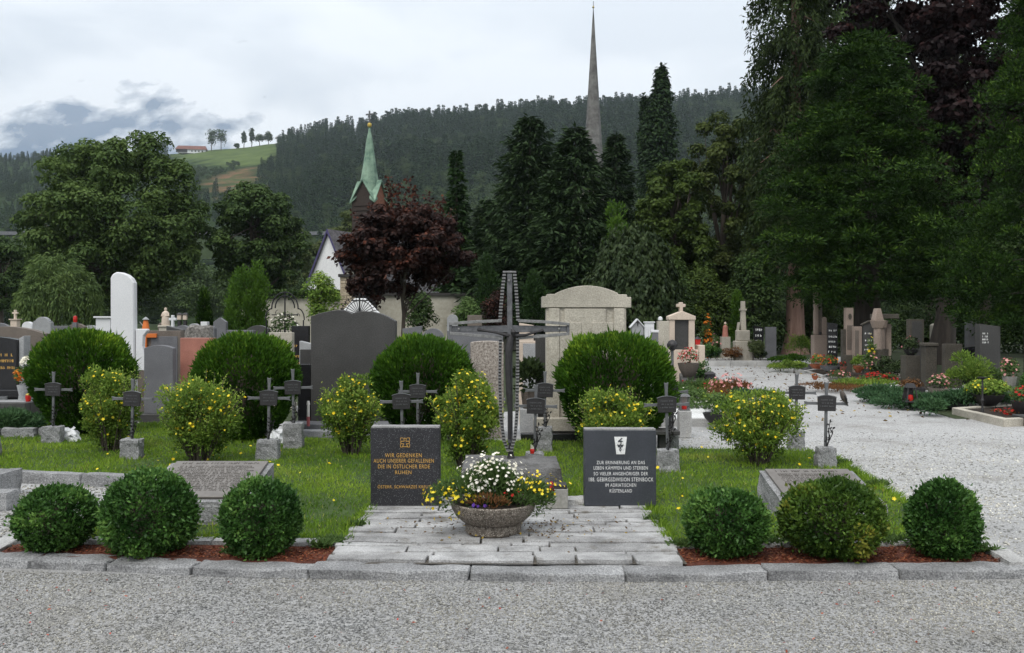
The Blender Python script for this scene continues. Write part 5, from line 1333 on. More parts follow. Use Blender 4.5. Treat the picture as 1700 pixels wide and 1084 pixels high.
# ================================================================== GRAVES
def stone(name, label, catg, px0, px1, pt, Y, depth, m, shape='flat', k=0.12, base=None, basem=None, panel=None, rows=None, rz=0.0, cap=None, bev=0.006, z0=0.0, group=None):
    """headstone: slab cut to an outline, optional base, inset panel (fx0,fx1,fz0,fz1,material), lettering rows (fx0,fx1,[fz],height,material), cap"""
    w = (px1 - px0) / F * Y; h = Zh(pt, Y) - z0
    t = thing(name, label, catg, (X((px0 + px1) / 2, Y), Y, z0), rz, group)
    b0 = base[1] if base else 0.0
    o = [(x, z + (b0 if z == 0 else 0)) for x, z in outline(shape, w, h, k)]
    part('slab', MB().prism(o, 0, depth), M[m], t, bev)
    if base: part('base', MB().box(-w / 2 - base[0], -0.08, -0.02, w / 2 + base[0], depth + 0.06, base[1]), M[basem or m], t, 0.008)
    if panel:
        part('panel', MB().box(-w / 2 + panel[0] * w, -0.012, panel[2] * h, -w / 2 + panel[1] * w, 0.01, panel[3] * h), M[panel[4]], t, 0.003)
    if rows:
        letter_rows(t, -w / 2 + rows[0] * w, -w / 2 + rows[1] * w, [z * h for z in rows[2]], -0.0125 if panel else -0.0003, rows[3], M[rows[4]], px0)
    if cap:
        part('cap', MB().box(-w / 2 - cap[0], -cap[0], h, w / 2 + cap[0], depth + cap[0], h + cap[1]), M[cap[2]], t, 0.006)
    return t, w, h
def latin(mb, cx, z0, h, w, th, y0=-0.05, y1=0.05):
    """stone cross as one outline"""
    a = th / 2; zc = z0 + h * 0.66
    return mb.prism([(cx - a, z0), (cx - a, zc - a), (cx - w / 2, zc - a), (cx - w / 2, zc + a), (cx - a, zc + a), (cx - a, z0 + h), (cx + a, z0 + h), (cx + a, zc + a), (cx + w / 2, zc + a), (cx + w / 2, zc - a), (cx + a, zc - a), (cx + a, z0)], y0, y1)
HS = 'headstone'
# --- graves at the far side of the first yew
t, w, h = stone(HS, 'polished black headstone with gold lettering, cut off at the picture edge', HS, -55, 28, 559, 15.0, 0.16, 'black', 'arc', 0.05, (0.05, 0.12), 'slate', None, (0.52, 0.96, [0.62, 0.70, 0.77], 0.045, 'gold'))
part('side_slab', MB().prism([(w / 2 + 0.004, 0), (w / 2 + 0.004, h - 0.03), (w / 2 + 0.09, h + 0.015), (w / 2 + 0.09, 0)], 0.05, 0.26), M['grey_lt'], t, 0.006)
t = thing('grave_border', 'polished dark kerb with a pale inner slab below the black headstone', 'grave border', (X(15, 14.2), 14.2, 0))
part('kerb_slab', MB().box(-1.2, -0.35, 0, 0.45, -0.22, 0.42).box(0.33, -0.22, 0, 0.45, 0.7, 0.42), M['slate'], t, 0.01)
part('cover_slab', MB().box(-1.2, -0.22, 0, 0.33, 0.7, 0.38), M['grey_lt'], t, 0.01)
part('plinth', MB().box(-1.2, 0.62, 0.42, 0.62, 0.75, 0.54), M['black'], t, 0.01)
t = thing('flower_vase', 'grey vase with orange and white flowers beside the black headstone', 'vase', (X(38, 14.6), 14.6, 0.36))
part('vase', MB().lathe([(0.05, 0), (0.075, 0.02), (0.06, 0.12), (0.09, 0.27), (0.085, 0.28), (0.0, 0.25)], 16), M['grey_lt'], t, smooth=True)
foliage(t, (0, 0, 0.42), (0.11, 0.11, 0.16), 260, 'herb', 0.07, 0.03, 41)
blossom(t, (-0.03, -0.02, 0.44), (0.09, 0.08, 0.09), 60, 'petal_o', 0.03, 42)
blossom(t, (0.05, 0, 0.62), (0.08, 0.08, 0.11), 60, 'petal_w', 0.03, 43)
t = thing('grave_candle', 'little red grave candle beside the vase of orange flowers', 'candle', (X(58, 14.3), 14.1, 0.42))
part('glass', MB().lathe([(0.035, 0), (0.042, 0.05), (0.036, 0.10), (0, 0.10)], 12), M['redglass'], t, smooth=True); part('lid', MB().lathe([(0.038, 0.10), (0.03, 0.12), (0, 0.125)], 12), M['goldball'], t)
t = thing('ground_juniper', 'low spreading juniper covering the grave at the picture edge', 'juniper', (X(20, 13.2), 13.2, 0))
foliage(t, (0, 0, 0.10), (0.62, 0.75, 0.26), 9000, 'juniper', 0.075, 0.02, 51, 'sprig', 0.35, inner=0.55, m=12)
t = thing('grave_border', 'low rough granite border around the juniper grave', 'grave border', (X(35, 12.5), 12.4, 0))
for i in range(4):
    o = obj('border_stone', rough_block('border_stone', 0.46, 0.14, 0.19, 0.014, 61 + i, 4), M['granite'], t); o.location = (-1.0 + i * 0.47, 0.0 + i * 0.09, 0)
stone(HS, 'wide brown headstone with a low arched top behind the black headstone', HS, -60, 74, 542, 19.5, 0.22, 'brown', 'arc', 0.16, (0.05, 0.12))
stone(HS, 'grey headstone standing just behind the black headstone with gold lettering', HS, 26, 56, 590, 17.5, 0.15, 'grey', 'flat')
# --- tall white pillar with its volute
PY = 15.5; s_ = PY / F
t = thing('grave_pillar', 'tall white marble pillar with a slanted rounded top and a scroll at its side', 'grave pillar', (X(203, PY), PY, 0))
hh_ = Zh(452, PY)
pl = [(-19.5 * s_, 0), (-20 * s_, hh_ - 0.10), (-17 * s_, hh_ - 0.035), (-10 * s_, hh_ + 0.005), (-2 * s_, hh_), (8 * s_, hh_ - 0.04), (15 * s_, hh_ - 0.10), (19 * s_, hh_ - 0.18), (21 * s_, 0)]
part('shaft', MB().prism(pl, 0, 0.15), M['white'], t, 0.02)
sv = [(21 * s_ + 0.005, Zh(615, PY)), (21 * s_ + 0.005, Zh(546, PY)), (40 * s_, Zh(546, PY)), (41 * s_, Zh(549, PY)), (34 * s_, Zh(558, PY)), (33 * s_, Zh(575, PY)), (36 * s_, Zh(588, PY)), (40 * s_, Zh(598, PY)), (42 * s_, Zh(608, PY)), (40 * s_, Zh(615, PY))]
part('scroll', MB().prism(sv, 0.01, 0.13), M['white'], t, 0.01)
part('scroll_roll', MB().lathe([(0, 0), (0.038, 0.005), (0.038, 0.13), (0, 0.135)], 14), M['white'], t).matrix_local = Matrix.Translation((38 * s_, 0.02, Zh(611, PY))) @ Matrix.Rotation(R(-90), 4, 'X')
stone(HS, 'smooth grey headstone with a gently curved top under the white scroll', HS, 239, 287, 573, 14.8, 0.15, 'grey', 'arc', 0.05, (0.04, 0.15), 'slate')
t, w, h = stone(HS, 'brown headstone with a dark panel and an orange corner bracket', HS, 226, 300, 549, 16.6, 0.2, 'brown', 'flat', panel=(0.34, 0.93, 0.2, 0.93, 'grey'))
part('orange_bracket', MB().prism([(-0.34 * w, h * 0.70), (-0.34 * w, h * 0.965), (-0.02 * w, h * 0.965), (-0.02 * w, h * 0.915), (-0.24 * w, h * 0.915), (-0.24 * w, h * 0.70)], -0.06, -0.014), M['orange'], t, 0.004)
stone(HS, 'red granite headstone beside the yew, flat on top', HS, 299, 353, 561, 15.2, 0.2, 'red', 'flat')
t = thing('boulder_headstone', 'rough grey boulder headstone behind the red granite one', HS, (X(331, 17.5), 17.5, 0)); obj('boulder', rough_block('boulder', 0.62, 0.35, Zh(541, 17.5), 0.07, 71, 6, 0.25, 3.0), M['rough'], t)
# --- statue, cross, lantern and other small stones far behind the pillar
SY = 26.0; s_ = SY / F
t = thing('statue', 'beige robed statue on a pedestal behind the white pillar', 'statue', (X(275, SY), SY, 0))
part('pedestal', MB().box(-0.14, -0.14, 0, 0.14, 0.14, Zh(541, SY)).box(-0.17, -0.17, Zh(543, SY), 0.17, 0.17, Zh(540, SY)), M['beige'], t, 0.01)
zb_ = Zh(541, SY)
part('robe', MB().lathe([(0.10, 0), (0.115, 0.06), (0.10, 0.25), (0.085, 0.36), (0.075, 0.40), (0.035, 0.435), (0, 0.44)], 16, (0, 0, zb_)), M['cream'], t, smooth=True)
part('head', MB().lathe([(0, 0.43), (0.03, 0.44), (0.042, 0.475), (0.036, 0.515), (0, 0.53)], 14, (0, 0, zb_)), M['cream'], t, smooth=True)
for s in (-1, 1): part('arm', MB().tube([(s * 0.07, 0, zb_ + 0.38), (s * 0.10, -0.04, zb_ + 0.28), (s * 0.02, -0.09, zb_ + 0.30)], [0.03, 0.028, 0.018], 8), M['cream'], t, smooth=True)
t = thing('stone_cross', 'small white stone cross right beside the robed statue', 'grave cross', (X(287, 25), 25, 0))
part('cross', latin(MB(), 0, Zh(543, 25), 0.33, 0.20, 0.07), M['white'], t, 0.008); part('pedestal', MB().box(-0.09, -0.09, 0, 0.09, 0.09, Zh(542, 25)), M['grey'], t, 0.01)
t = thing('grave_figure', 'orange clay figure with a grey hat behind the white scroll', 'figure', (X(242, 24), 24, 0))
zb_ = Zh(548, 24); part('pedestal', MB().box(-0.1, -0.1, 0, 0.1, 0.1, zb_), M['grey'], t)
part('body', MB().lathe([(0.10, 0), (0.085, 0.1), (0.06, 0.24), (0.05, 0.26), (0, 0.27)], 12, (0, 0, zb_)), M['orange'], t); part('hat', MB().lathe([(0.0, 0.26), (0.09, 0.28), (0.05, 0.32), (0.0, 0.36)], 12, (0, 0, zb_)), M['grey_lt'], t)
part('arm', MB().tube([(-0.06, 0, zb_ + 0.1), (-0.16, 0, zb_ + 0.22)], [0.02, 0.012], 6), M['grey_lt'], t)
for i, (px, Y, lab) in enumerate(((298, 30, 'amber grave lantern nearest the robed statue'), (307.5, 30, 'amber lantern farther from the robed statue, under the dark tree'))):
    t = thing('grave_lantern', lab, 'lantern', (X(px, Y), Y, 0), 0, 'amber grave lanterns')
    part('post', MB().box(-0.05, -0.05, 0, 0.05, 0.05, Zh(532, Y)), M['iron_dk'], t); part('pane', MB().box(-0.065, -0.06, Zh(531, Y), 0.065, 0.06, Zh(522, Y)), M['cream'], t, 0.01); part('roof', MB().hexa([(-0.09, -0.09, Zh(522, Y)), (0.09, -0.09, Zh(522, Y)), (0.09, 0.09, Zh(522, Y)), (-0.09, 0.09, Zh(522, Y)), (-0.02, -0.02, Zh(519, Y)), (0.02, -0.02, Zh(519, Y)), (0.02, 0.02, Zh(519, Y)), (-0.02, 0.02, Zh(519, Y))]), M['iron_dk'], t)
small = [  # px0, px1, top, Y, material, shape, k, label
    (293, 312, 540, 22, 'grey', 'arc', .05, 'little grey arched headstone under the amber lanterns'),
    (312, 330, 537, 21, 'grey_lt', 'round', .1, 'little pale round-topped headstone next to the rough boulder'),
    (333, 344, 534, 24, 'white', 'flat', .1, 'small white block headstone before the little cone thuja'),
    (343, 356, 541, 22, 'grey', 'round', .1, 'small grey round-topped headstone below the little cone thuja'),
    (354, 375, 527, 24, 'grey', 'gable', .12, 'grey gabled headstone between the cone thuja and the bright thuja'),
    (276, 302, 541, 19, 'slate', 'slant', .08, 'dark slanted headstone below the white stone cross'),
    (262, 276, 535, 27, 'brown', 'arc', .08, 'low brown headstone beside the robed statue pedestal'),
    (159, 183, 528, 26, 'white', 'flat', .1, 'white slab headstone with an overhanging top beside the white pillar'),
    (112, 140, 537, 27, 'brown', 'arc', .10, 'low brown headstone behind the yew, under the willow'),
    (54, 84, 526, 25, 'grey_lt', 'tomb', .1, 'pale stepped headstone with an arched crown under the willow'),
    (36, 53, 534, 27, 'white', 'round', .1, 'small white round-topped headstone beside the pink column'),
    (84, 112, 541, 26, 'grey', 'flat', .1, 'low flat grey headstone beyond the yew under the willow'),
    (140, 160, 540, 28, 'grey_lt', 'arc', .07, 'low pale headstone between the red lamp and the white slab'),
    (-30, 20, 536, 30, 'grey', 'arc', .2, 'grey arched headstone at the far edge under the hazy trees'),
    (376, 420, 548, 20, 'grey', 'flat', .1, 'long grey flat-topped headstone behind the yew with the bright thuja'),
    (410, 446, 540, 23, 'slate', 'arc', .1, 'dark arched headstone between the bright thuja and the iron arch'),
    (445, 485, 552, 17, 'beige', 'flat', .1, 'short beige headstone below the wrought iron arch'),
    (484, 512, 541, 20, 'black', 'flat', .1, 'black headstone with gold lettering below the iron arch'),
    (498, 520, 580, 14.2, 'slate', 'flat', .1, 'polished dark headstone with two gold words beside the double-curved tombstone'),
    (497, 521, 566, 16.5, 'grey_lt', 'slant', .06, 'pale grey slanted headstone behind the polished dark one'),
    (668, 700, 541, 20, 'grey', 'slantl', .06, 'grey headstone under the copper maple trunk'),
    (700, 737, 545, 17, 'grey', 'round', .1, 'grey round-topped headstone behind the yew by the maple'),
    (742, 760, 522, 24, 'grey_lt', 'round', .1, 'pale rounded headstone below the cemetery wall'),
    (776, 800, 523, 21, 'brown', 'flat', .1, 'dark brown headstone behind the arm of the tall cross'),
    (742, 835, 549, 18, 'grey', 'flat', .1, 'long low grey headstone behind the arm of the tall cross'),
    (862, 886, 536, 19, 'cream', 'slant', .05, 'pinkish headstone beyond the far arm of the tall cross'),
    (1052, 1067, 546, 24, 'slate', 'flat', .1, 'dark flat headstone behind the little white house stone')]
for i, (a, b, pt, Y, m, sh, k, lab) in enumerate(small):
    bx_ = 'white' if 'overhanging' in lab else None
    rw = (0.15, 0.85, [0.45, 0.55, 0.70], 0.05, 'gold') if 'gold' in lab else None
    t, w, h = stone(HS, lab, HS, a, b, pt, Y, 0.18, m, sh, k, (0.04, 0.12), None, None, rw, cap=(0.05, 0.05, 'white') if bx_ else None)
t = thing('grave_column', 'pink column with a small stone cross on top under the willow', 'grave column', (X(25.5, 30), 30, 0))
part('column', MB().box(-0.11, -0.11, 0, 0.11, 0.11, Zh(531, 30)).box(-0.15, -0.15, Zh(531, 30), 0.15, 0.15, Zh(529.5, 30)), M['cream'], t, 0.01); part('cross', latin(MB(), 0, Zh(529.5, 30), 0.30, 0.17, 0.055), M['cream'], t, 0.006)
t = thing('grave_lantern', 'red lantern on a stone behind the yew, under the willow', 'lantern', (X(125, 27), 27, 0))
part('post', MB().box(-0.06, -0.06, 0, 0.06, 0.06, Zh(535, 27)), M['grey'], t); part('glass', MB().lathe([(0.05, Zh(535, 27)), (0.06, Zh(530, 27)), (0.05, Zh(525, 27)), (0, Zh(524, 27))], 12), M['redglass'], t)
# --- wrought iron arch
WY = 20.5; s_ = WY / F
t = thing('iron_arch', 'black wrought iron trellis arch with scrolls behind the yew', 'wrought iron arch', (X(473, WY), WY, 0))
mb = MB()
def arcp(cx, cz, rx, rz_, a0, a1, n=12): return [(cx + rx * math.cos(R(a0 + (a1 - a0) * i / n)), 0, cz + rz_ * math.sin(R(a0 + (a1 - a0) * i / n))) for i in range(n + 1)]
zt_ = Zh(486, WY)
for pts in (arcp(0, zt_ - 0.35, 0.30, 0.36, 0, 180), arcp(0, zt_ - 0.35, 0.22, 0.28, 0, 180)): mb.tube(pts, 0.016, 6)
part('crown_arch', mb, M['wrought'], t)
for s in (-1, 1):
    mb = MB(); mb.tube([(s * 0.42, 0, 0), (s * 0.42, 0, zt_ - 0.62)] , 0.016, 6); mb.tube(arcp(s * 0.30, zt_ - 0.62, 0.14, 0.26, 0 if s > 0 else 180, 95 if s > 0 else 85), 0.014, 6); part('side_post', mb, M['wrought'], t)
mb = MB(); g = random.Random(3)
for i in range(26):
    x = g.uniform(-0.38, 0.38); z = zt_ - 0.45 - g.random() * 0.6; r = g.uniform(0.04, 0.09)
    mb.tube([(x + r * (1 - j / 11) * math.cos(j * 0.62 + i), 0.01, z + r * (1 - j / 11) * math.sin(j * 0.62 + i)) for j in range(10)], 0.007, 4)
part('scrollwork', mb, M['wrought'], t, kind='stuff')
mb = MB(); mb.tube([(0, 0, 0), (0, 0, zt_ + 0.04)], 0.018, 6); mb.tube([(-0.3, 0, zt_ - 0.5), (0.3, 0, zt_ - 0.5)], 0.012, 6); part('centre_bar', mb, M['wrought'], t)
foliage(t, (0, 0.02, zt_ - 0.85), (0.36, 0.06, 0.40), 420, 'herb', 0.07, 0.04, 91); blossom(t, (0, -0.03, zt_ - 0.85), (0.36, 0.06, 0.36), 28, 'petal_w', 0.035, 92)
# --- dark double-curved tombstone
t, w, h = stone('tombstone', 'big plain dark grey tombstone with a double-curved top behind the crosses', 'tombstone', 516, 656, 511, 13.6, 0.24, 'slate', 'wave', 0.085, None)
part('plinth', MB().box(-w / 2 - 0.32, -0.42, 0, w / 2 + 0.08, -0.005, 0.17), M['grey'], t, 0.01)
part('step', MB().box(-w / 2 - 0.45, -0.66, 0, w / 2 + 0.1, -0.43, 0.10), M['grey_lt'], t, 0.01)
part('side_slab', MB().box(-w / 2 - 0.20, 0.02, 0.17, -w / 2 - 0.006, 0.22, 1.02), M['black'], t, 0.006)
t_dark = t
t = thing('grave_candle', 'tall slim candle with a pink and white wrapper at the dark tombstone', 'candle', (X(510.5, 12.9), 12.95, 0.17))
part('glass', MB().lathe([(0.022, 0), (0.024, 0.12), (0.022, 0.135), (0, 0.135)], 10), M['petal_p'], t); part('candle', MB().lathe([(0.020, 0.136), (0.020, 0.30), (0.026, 0.31), (0.016, 0.36), (0, 0.36)], 10), M['wax'], t)
sl_ = [o for o in t_dark.children if o.name.startswith('slab')][0]; sd_ = 13.6 / F; xc_ = (516 + 656) / 2
pr_ = [(516, 525), (530, 520), (546, 516.5), (561, 514.3), (573, 515.3), (584, 520.5), (594, 517.5), (605, 516.3), (620, 517.6), (634, 521.5), (646, 527), (656, 533)]
mm_ = MB().prism([((516 - xc_) * sd_, 0)] + [((a_ - xc_) * sd_, Zh(b_, 13.6)) for a_, b_ in pr_] + [((656 - xc_) * sd_, 0)], 0, 0.24).mesh('slab', 0.008); mm_.materials.append(M['slate']); sl_.data = mm_
# --- wrought iron fan cross behind it, standing before the white porch
t = thing('iron_cross', 'black wrought iron cross with a fan of scrolls behind the dark tombstone', 'wrought iron cross', (X(597, 17), 17, 0))
mb = MB(); mb.tube([(0, 0, 0), (0, 0, Zh(487, 17))], 0.016, 6); mb.tube([(-0.16, 0, Zh(499, 17)), (0.16, 0, Zh(499, 17))], 0.012, 6); part('cross_bar', mb, M['wrought'], t)
mb = MB()
for i in range(13):
    a = R(15 + i * 12.5); L = 0.40; zb_ = Zh(522, 17)
    pts = [(math.cos(a) * L * u, 0, zb_ + math.sin(a) * L * u) for u in (0.1, 0.5, 0.9)]; mb.tube(pts, 0.007, 4)
    ex_, ez_ = pts[-1][0], pts[-1][2]
    mb.tube([(ex_ + 0.035 * (1 - j / 9) * math.cos(a + 1.5 + j * 0.7), 0, ez_ + 0.035 * (1 - j / 9) * math.sin(a + 1.5 + j * 0.7)) for j in range(8)], 0.006, 4)
mb.tube(arcp(0, Zh(522, 17), 0.26, 0.26, 10, 170, 14), 0.007, 4)
part('fan_scrolls', mb, M['wrought'], t, kind='stuff')
t = thing('gable_stone', 'white gabled stone panel behind the wrought iron fan', HS, (X(597, 18.5), 18.5, 0))
w_ = 66 / F * 18.5; part('slab', MB().prism([(-w_ / 2, 0), (-w_ / 2, Zh(521, 18.5)), (-0.1, Zh(495, 18.5)), (0.1, Zh(495, 18.5)), (w_ / 2, Zh(521, 18.5)), (w_ / 2, 0)], 0, 0.2), M['plaster'], t, 0.01)
# --- speckled stone, potted plant, stones left of the limestone tomb
stone(HS, 'speckled brown granite headstone between a yew and the tall steel cross', HS, 781, 836, 566, 12.9, 0.18, 'speck', 'arc', 0.02)
stone(HS, 'pale grey headstone with a cream frame beside the limestone tomb', HS, 862, 893, 566, 14.6, 0.16, 'cream', 'flat', panel=(0.2, 0.95, 0.2, 0.97, 'grey_lt'))
stone(HS, 'narrow dark slab standing against the limestone tomb', HS, 889, 907, 555, 13.4, 0.12, 'slate', 'flat')
t = thing('potted_plant', 'clay pot with a dark bushy plant beside the tall steel cross', 'potted plant', (X(878, 13.2), 13.2, 0.40))
part('pot', MB().lathe([(0.08, 0), (0.09, 0.01), (0.115, 0.22), (0.12, 0.26), (0.105, 0.26), (0, 0.24)], 16), M['brown'], t, smooth=True); part('pedestal', MB().box(-0.13, -0.13, -0.40, 0.13, 0.13, 0.0), M['grey_lt'], t, 0.01)
foliage(t, (0, 0, 0.42), (0.20, 0.17, 0.26), 520, 'weep', 0.10, 0.05, 95, 'sprig', 0.8)
# --- big limestone tomb
LY = 12.55
t, w, h = stone('tombstone', 'big weathered limestone tomb with stepped shoulders and a low arched crown', 'tombstone', 900, 1048, 474, LY, 0.42, 'beige', 'tomb', 0.12, None)
s_ = LY / F
for ch in list(t.children): bpy.data.objects.remove(ch)
bw_ = w / 2
part('body', MB().box(-bw_ + 7 * s_, 0.03, 0, bw_ - 8 * s_, 0.40, Zh(511, LY)), M['beige'], t, 0.008)
cr_ = [(-bw_, Zh(510.5, LY)), (-bw_, Zh(492, LY)), (-bw_ + 8 * s_, Zh(492, LY)), (-bw_ + 8 * s_, Zh(488, LY)), (-bw_ + 23 * s_, Zh(488, LY))]
cr_ += [(-bw_ + (23 + 103 * i / 14) * s_, Zh(486.5 - 12.5 * (1 - (i / 7 - 1) ** 2), LY)) for i in range(15)]
cr_ += [(bw_ - 22 * s_, Zh(488.5, LY)), (bw_ - 7 * s_, Zh(489, LY)), (bw_ - 7 * s_, Zh(493, LY)), (bw_, Zh(493, LY)), (bw_, Zh(510.5, LY))]
part('crown_stone', MB().prism(cr_, 0, 0.43), M['beige'], t, 0.008)
part('front_panel', MB().box(-bw_ + 37 * s_, 0.005, 0.3, bw_ - 42 * s_, 0.04, Zh(512.5, LY)), M['beige'], t, 0.004)
for s in (-1, 1): part('pilaster', MB().box(s * (bw_ - 20 * s_) - 9 * s_, -0.01, 0.3, s * (bw_ - 20 * s_) + 9 * s_, 0.035, Zh(512, LY)), M['beige'], t, 0.006)
part('socle', MB().box(-bw_ - 0.12, -0.16, 0.16, bw_ + 0.05, 0.02, 0.34), M['beige'], t, 0.01)
part('plinth', MB().box(-bw_ - 0.30, -0.32, 0, bw_ + 0.3, -0.165, 0.15), M['black'], t, 0.01)
for i_, (fx0, fx1) in enumerate(((0.20, 0.44), (0.56, 0.80))):
    part('name_tablet', MB().box(-bw_ + fx0 * w, -0.012, 0.75, -bw_ + fx1 * w, 0.003, Zh(535, LY)), M['beige'], t, 0.004)
# --- little stones beyond the limestone tomb
t = thing('house_stone', 'little white gabled house-shaped gravestone with a dark cross', HS, (X(1058.5, 22), 22, 0)); w_ = 20 / F * 22
part('body', MB().prism([(-w_ / 2, 0), (-w_ / 2, Zh(543, 22)), (0, Zh(531, 22)), (w_ / 2, Zh(543, 22)), (w_ / 2, 0)], 0, 0.25), M['grey_lt'], t, 0.006)
for s in (-1, 1): part('roof_slab', MB().hexa([(0, -0.03, Zh(531, 22)), (s * (w_ / 2 + 0.03), -0.03, Zh(544.5, 22)), (s * (w_ / 2 + 0.03), 0.28, Zh(544.5, 22)), (0, 0.28, Zh(531, 22)), (0, -0.03, Zh(529, 22)), (s * (w_ / 2 + 0.03), -0.03, Zh(542.5, 22)), (s * (w_ / 2 + 0.03), 0.28, Zh(542.5, 22)), (0, 0.28, Zh(529, 22))]), M['white'], t)
part('cross', latin(MB(), 0, Zh(541, 22), 0.13, 0.07, 0.018, -0.02, -0.002), M['iron_dk'], t)
t, w, h = stone(HS, 'white ribbed headstone beside the little house-shaped stone', HS, 1071, 1086, 536, 21, 0.14, 'white', 'flat', cap=(0.02, 0.03, 'white'))
for i in range(3): part('rib', MB().box(-w * 0.36 + i * w * 0.27, -0.02, 0.2, -w * 0.22 + i * w * 0.27, -0.002, h - 0.08), M['white'], t)
stone(HS, 'small pale headstone with a white cap near the grey pillar', HS, 1082, 1093, 552, 18, 0.12, 'grey', 'flat', cap=(0.01, 0.05, 'white'))
t, w, h = stone('grave_pillar', 'plain grey stone pillar with a white ball before the dark weeping tree', 'grave pillar', 1093, 1111, 533, 19, 0.24, 'beige', 'flat')
part('ball', MB().lathe([(0, 0), (0.045, 0.02), (0.05, 0.05), (0.035, 0.085), (0, 0.10)], 12, (-w * 0.25, 0.1, h)), M['white'], t, smooth=True)
t = thing('grave_lantern', 'round grey lantern on a slim pole beside the yew', 'lantern', (X(1116, 13.0), 13.0, 0))
part('pole', MB().tube([(0, 0, 0), (0, 0, Zh(580, 13))], 0.022, 8), M['iron'], t); part('globe', MB().lathe([(0.03, 0), (0.075, 0.05), (0.08, 0.09), (0.05, 0.14), (0, 0.16)], 16, (0, 0, Zh(582, 13))), M['iron_dk'], t, smooth=True)
# --- pinkish aedicule with a cross
AY = 24.0; s_ = AY / F
t = thing('tombstone', 'pinkish limestone tomb with a dark panel and a cross on its gable', 'tombstone', (X(1132.5, AY), AY, 0))
a = 21 * s_
part('side_pier', MB().box(-a, 0, 0, -a + 9 * s_, 0.4, Zh(528, AY)), M['cream'], t, 0.01); part('side_pier', MB().box(a - 10 * s_, 0, 0, a, 0.4, Zh(528, AY)), M['cream'], t, 0.01)
part('panel', MB().box(-a + 9 * s_ + 0.003, 0.06, Zh(580, AY), a - 10 * s_ - 0.003, 0.36, Zh(531.5, AY)), M['slate'], t)
part('lintel', MB().prism([(-a - 0.02, Zh(531, AY)), (-a - 0.02, Zh(525, AY)), (-2 * s_, Zh(517, AY)), (2 * s_, Zh(517, AY)), (a + 0.02, Zh(525, AY)), (a + 0.02, Zh(531, AY))], -0.03, 0.43), M['cream'], t, 0.01)
part('base', MB().box(-a - 0.08, -0.10, 0, a + 0.08, 0.45, Zh(580.5, AY)).box(a + 0.09, -0.1, 0, a + 0.25, 0.4, Zh(573, AY)), M['cream'], t, 0.012)
part('cross', latin(MB(), 0, Zh(517.5, AY), 16 * s_, 14 * s_, 5.2 * s_, 0.1, 0.3), M['cream'], t, 0.01)
def bowl(label, px, Y, z, r, hgt, m, fl, n=260, seed=1, leaf='herb', fh=0.25, L=0.06, fr=0.03, name='flower_bowl', catg='flower bowl', wood=False, nf=70, wide=1.0):
    t = thing(name, label, catg, (X(px, Y), Y, z))
    if wood:
        for i in range(16):
            a0 = 6.2832 * i / 16; a1 = 6.2832 * (i + 0.93) / 16; q = []
            for zz, rr in ((0, r * 0.78), (hgt, r)):
                for an, d in ((a0, 1), (a1, 1), (a1, 0.88), (a0, 0.88)): q.append((rr * d * math.cos(an), rr * d * math.sin(an), zz))
            part('stave', MB().hexa(q), M[m], t)
        part('hoop', MB().lathe([(r * 0.90, hgt * 0.5), (r * 0.912, hgt * 0.5), (r * 0.925, hgt * 0.58), (r * 0.915, hgt * 0.58)], 24), M['iron_dk'], t)
        part('soil', MB().lathe([(r * 0.86, hgt * 0.9), (0, hgt * 0.92)], 18), M['soil'], t)
    else:
        part('bowl', MB().lathe([(r * 0.45, 0), (r * 0.5, 0.01), (r * 0.85, hgt * 0.55), (r, hgt), (r * 0.94, hgt), (r * 0.5, hgt * 0.8), (0, hgt * 0.8)], 22), M[m], t, smooth=True)
        part('soil', MB().lathe([(r * 0.93, hgt * 0.92), (0, hgt * 0.97)], 18), M['soil'], t)
    foliage(t, (0, 0, hgt + fh * 0.35), (r * 0.95 * wide, r * 0.9, fh), n, leaf, L, L * 0.42, seed, 'leaf', 0.5)
    for j, f in enumerate(fl.split('+')):
        blossom(t, (0, 0, hgt + fh * 0.4), (r * 0.95 * wide, r * 0.9, fh), nf // len(fl.split('+')), f, fr, seed + 7 + j, bias=0.75, shell=0.8)
    return t
bowl('dark bowl of pink and red flowers before the pinkish limestone tomb', 1143, 21.5, 0.33, 0.26, 0.33, 'brown', 'petal_p+petal_r', 420, 1, fh=0.26, fr=0.032, nf=110)
t = thing('flower_stand', 'squat dark stand carrying the bowl before the pinkish tomb', 'stand', (X(1143, 21.5), 21.5, 0)); part('stand', MB().lathe([(0.2, 0), (0.18, 0.05), (0.10, 0.12), (0.14, 0.33), (0, 0.33)], 12), M['slate'], t)
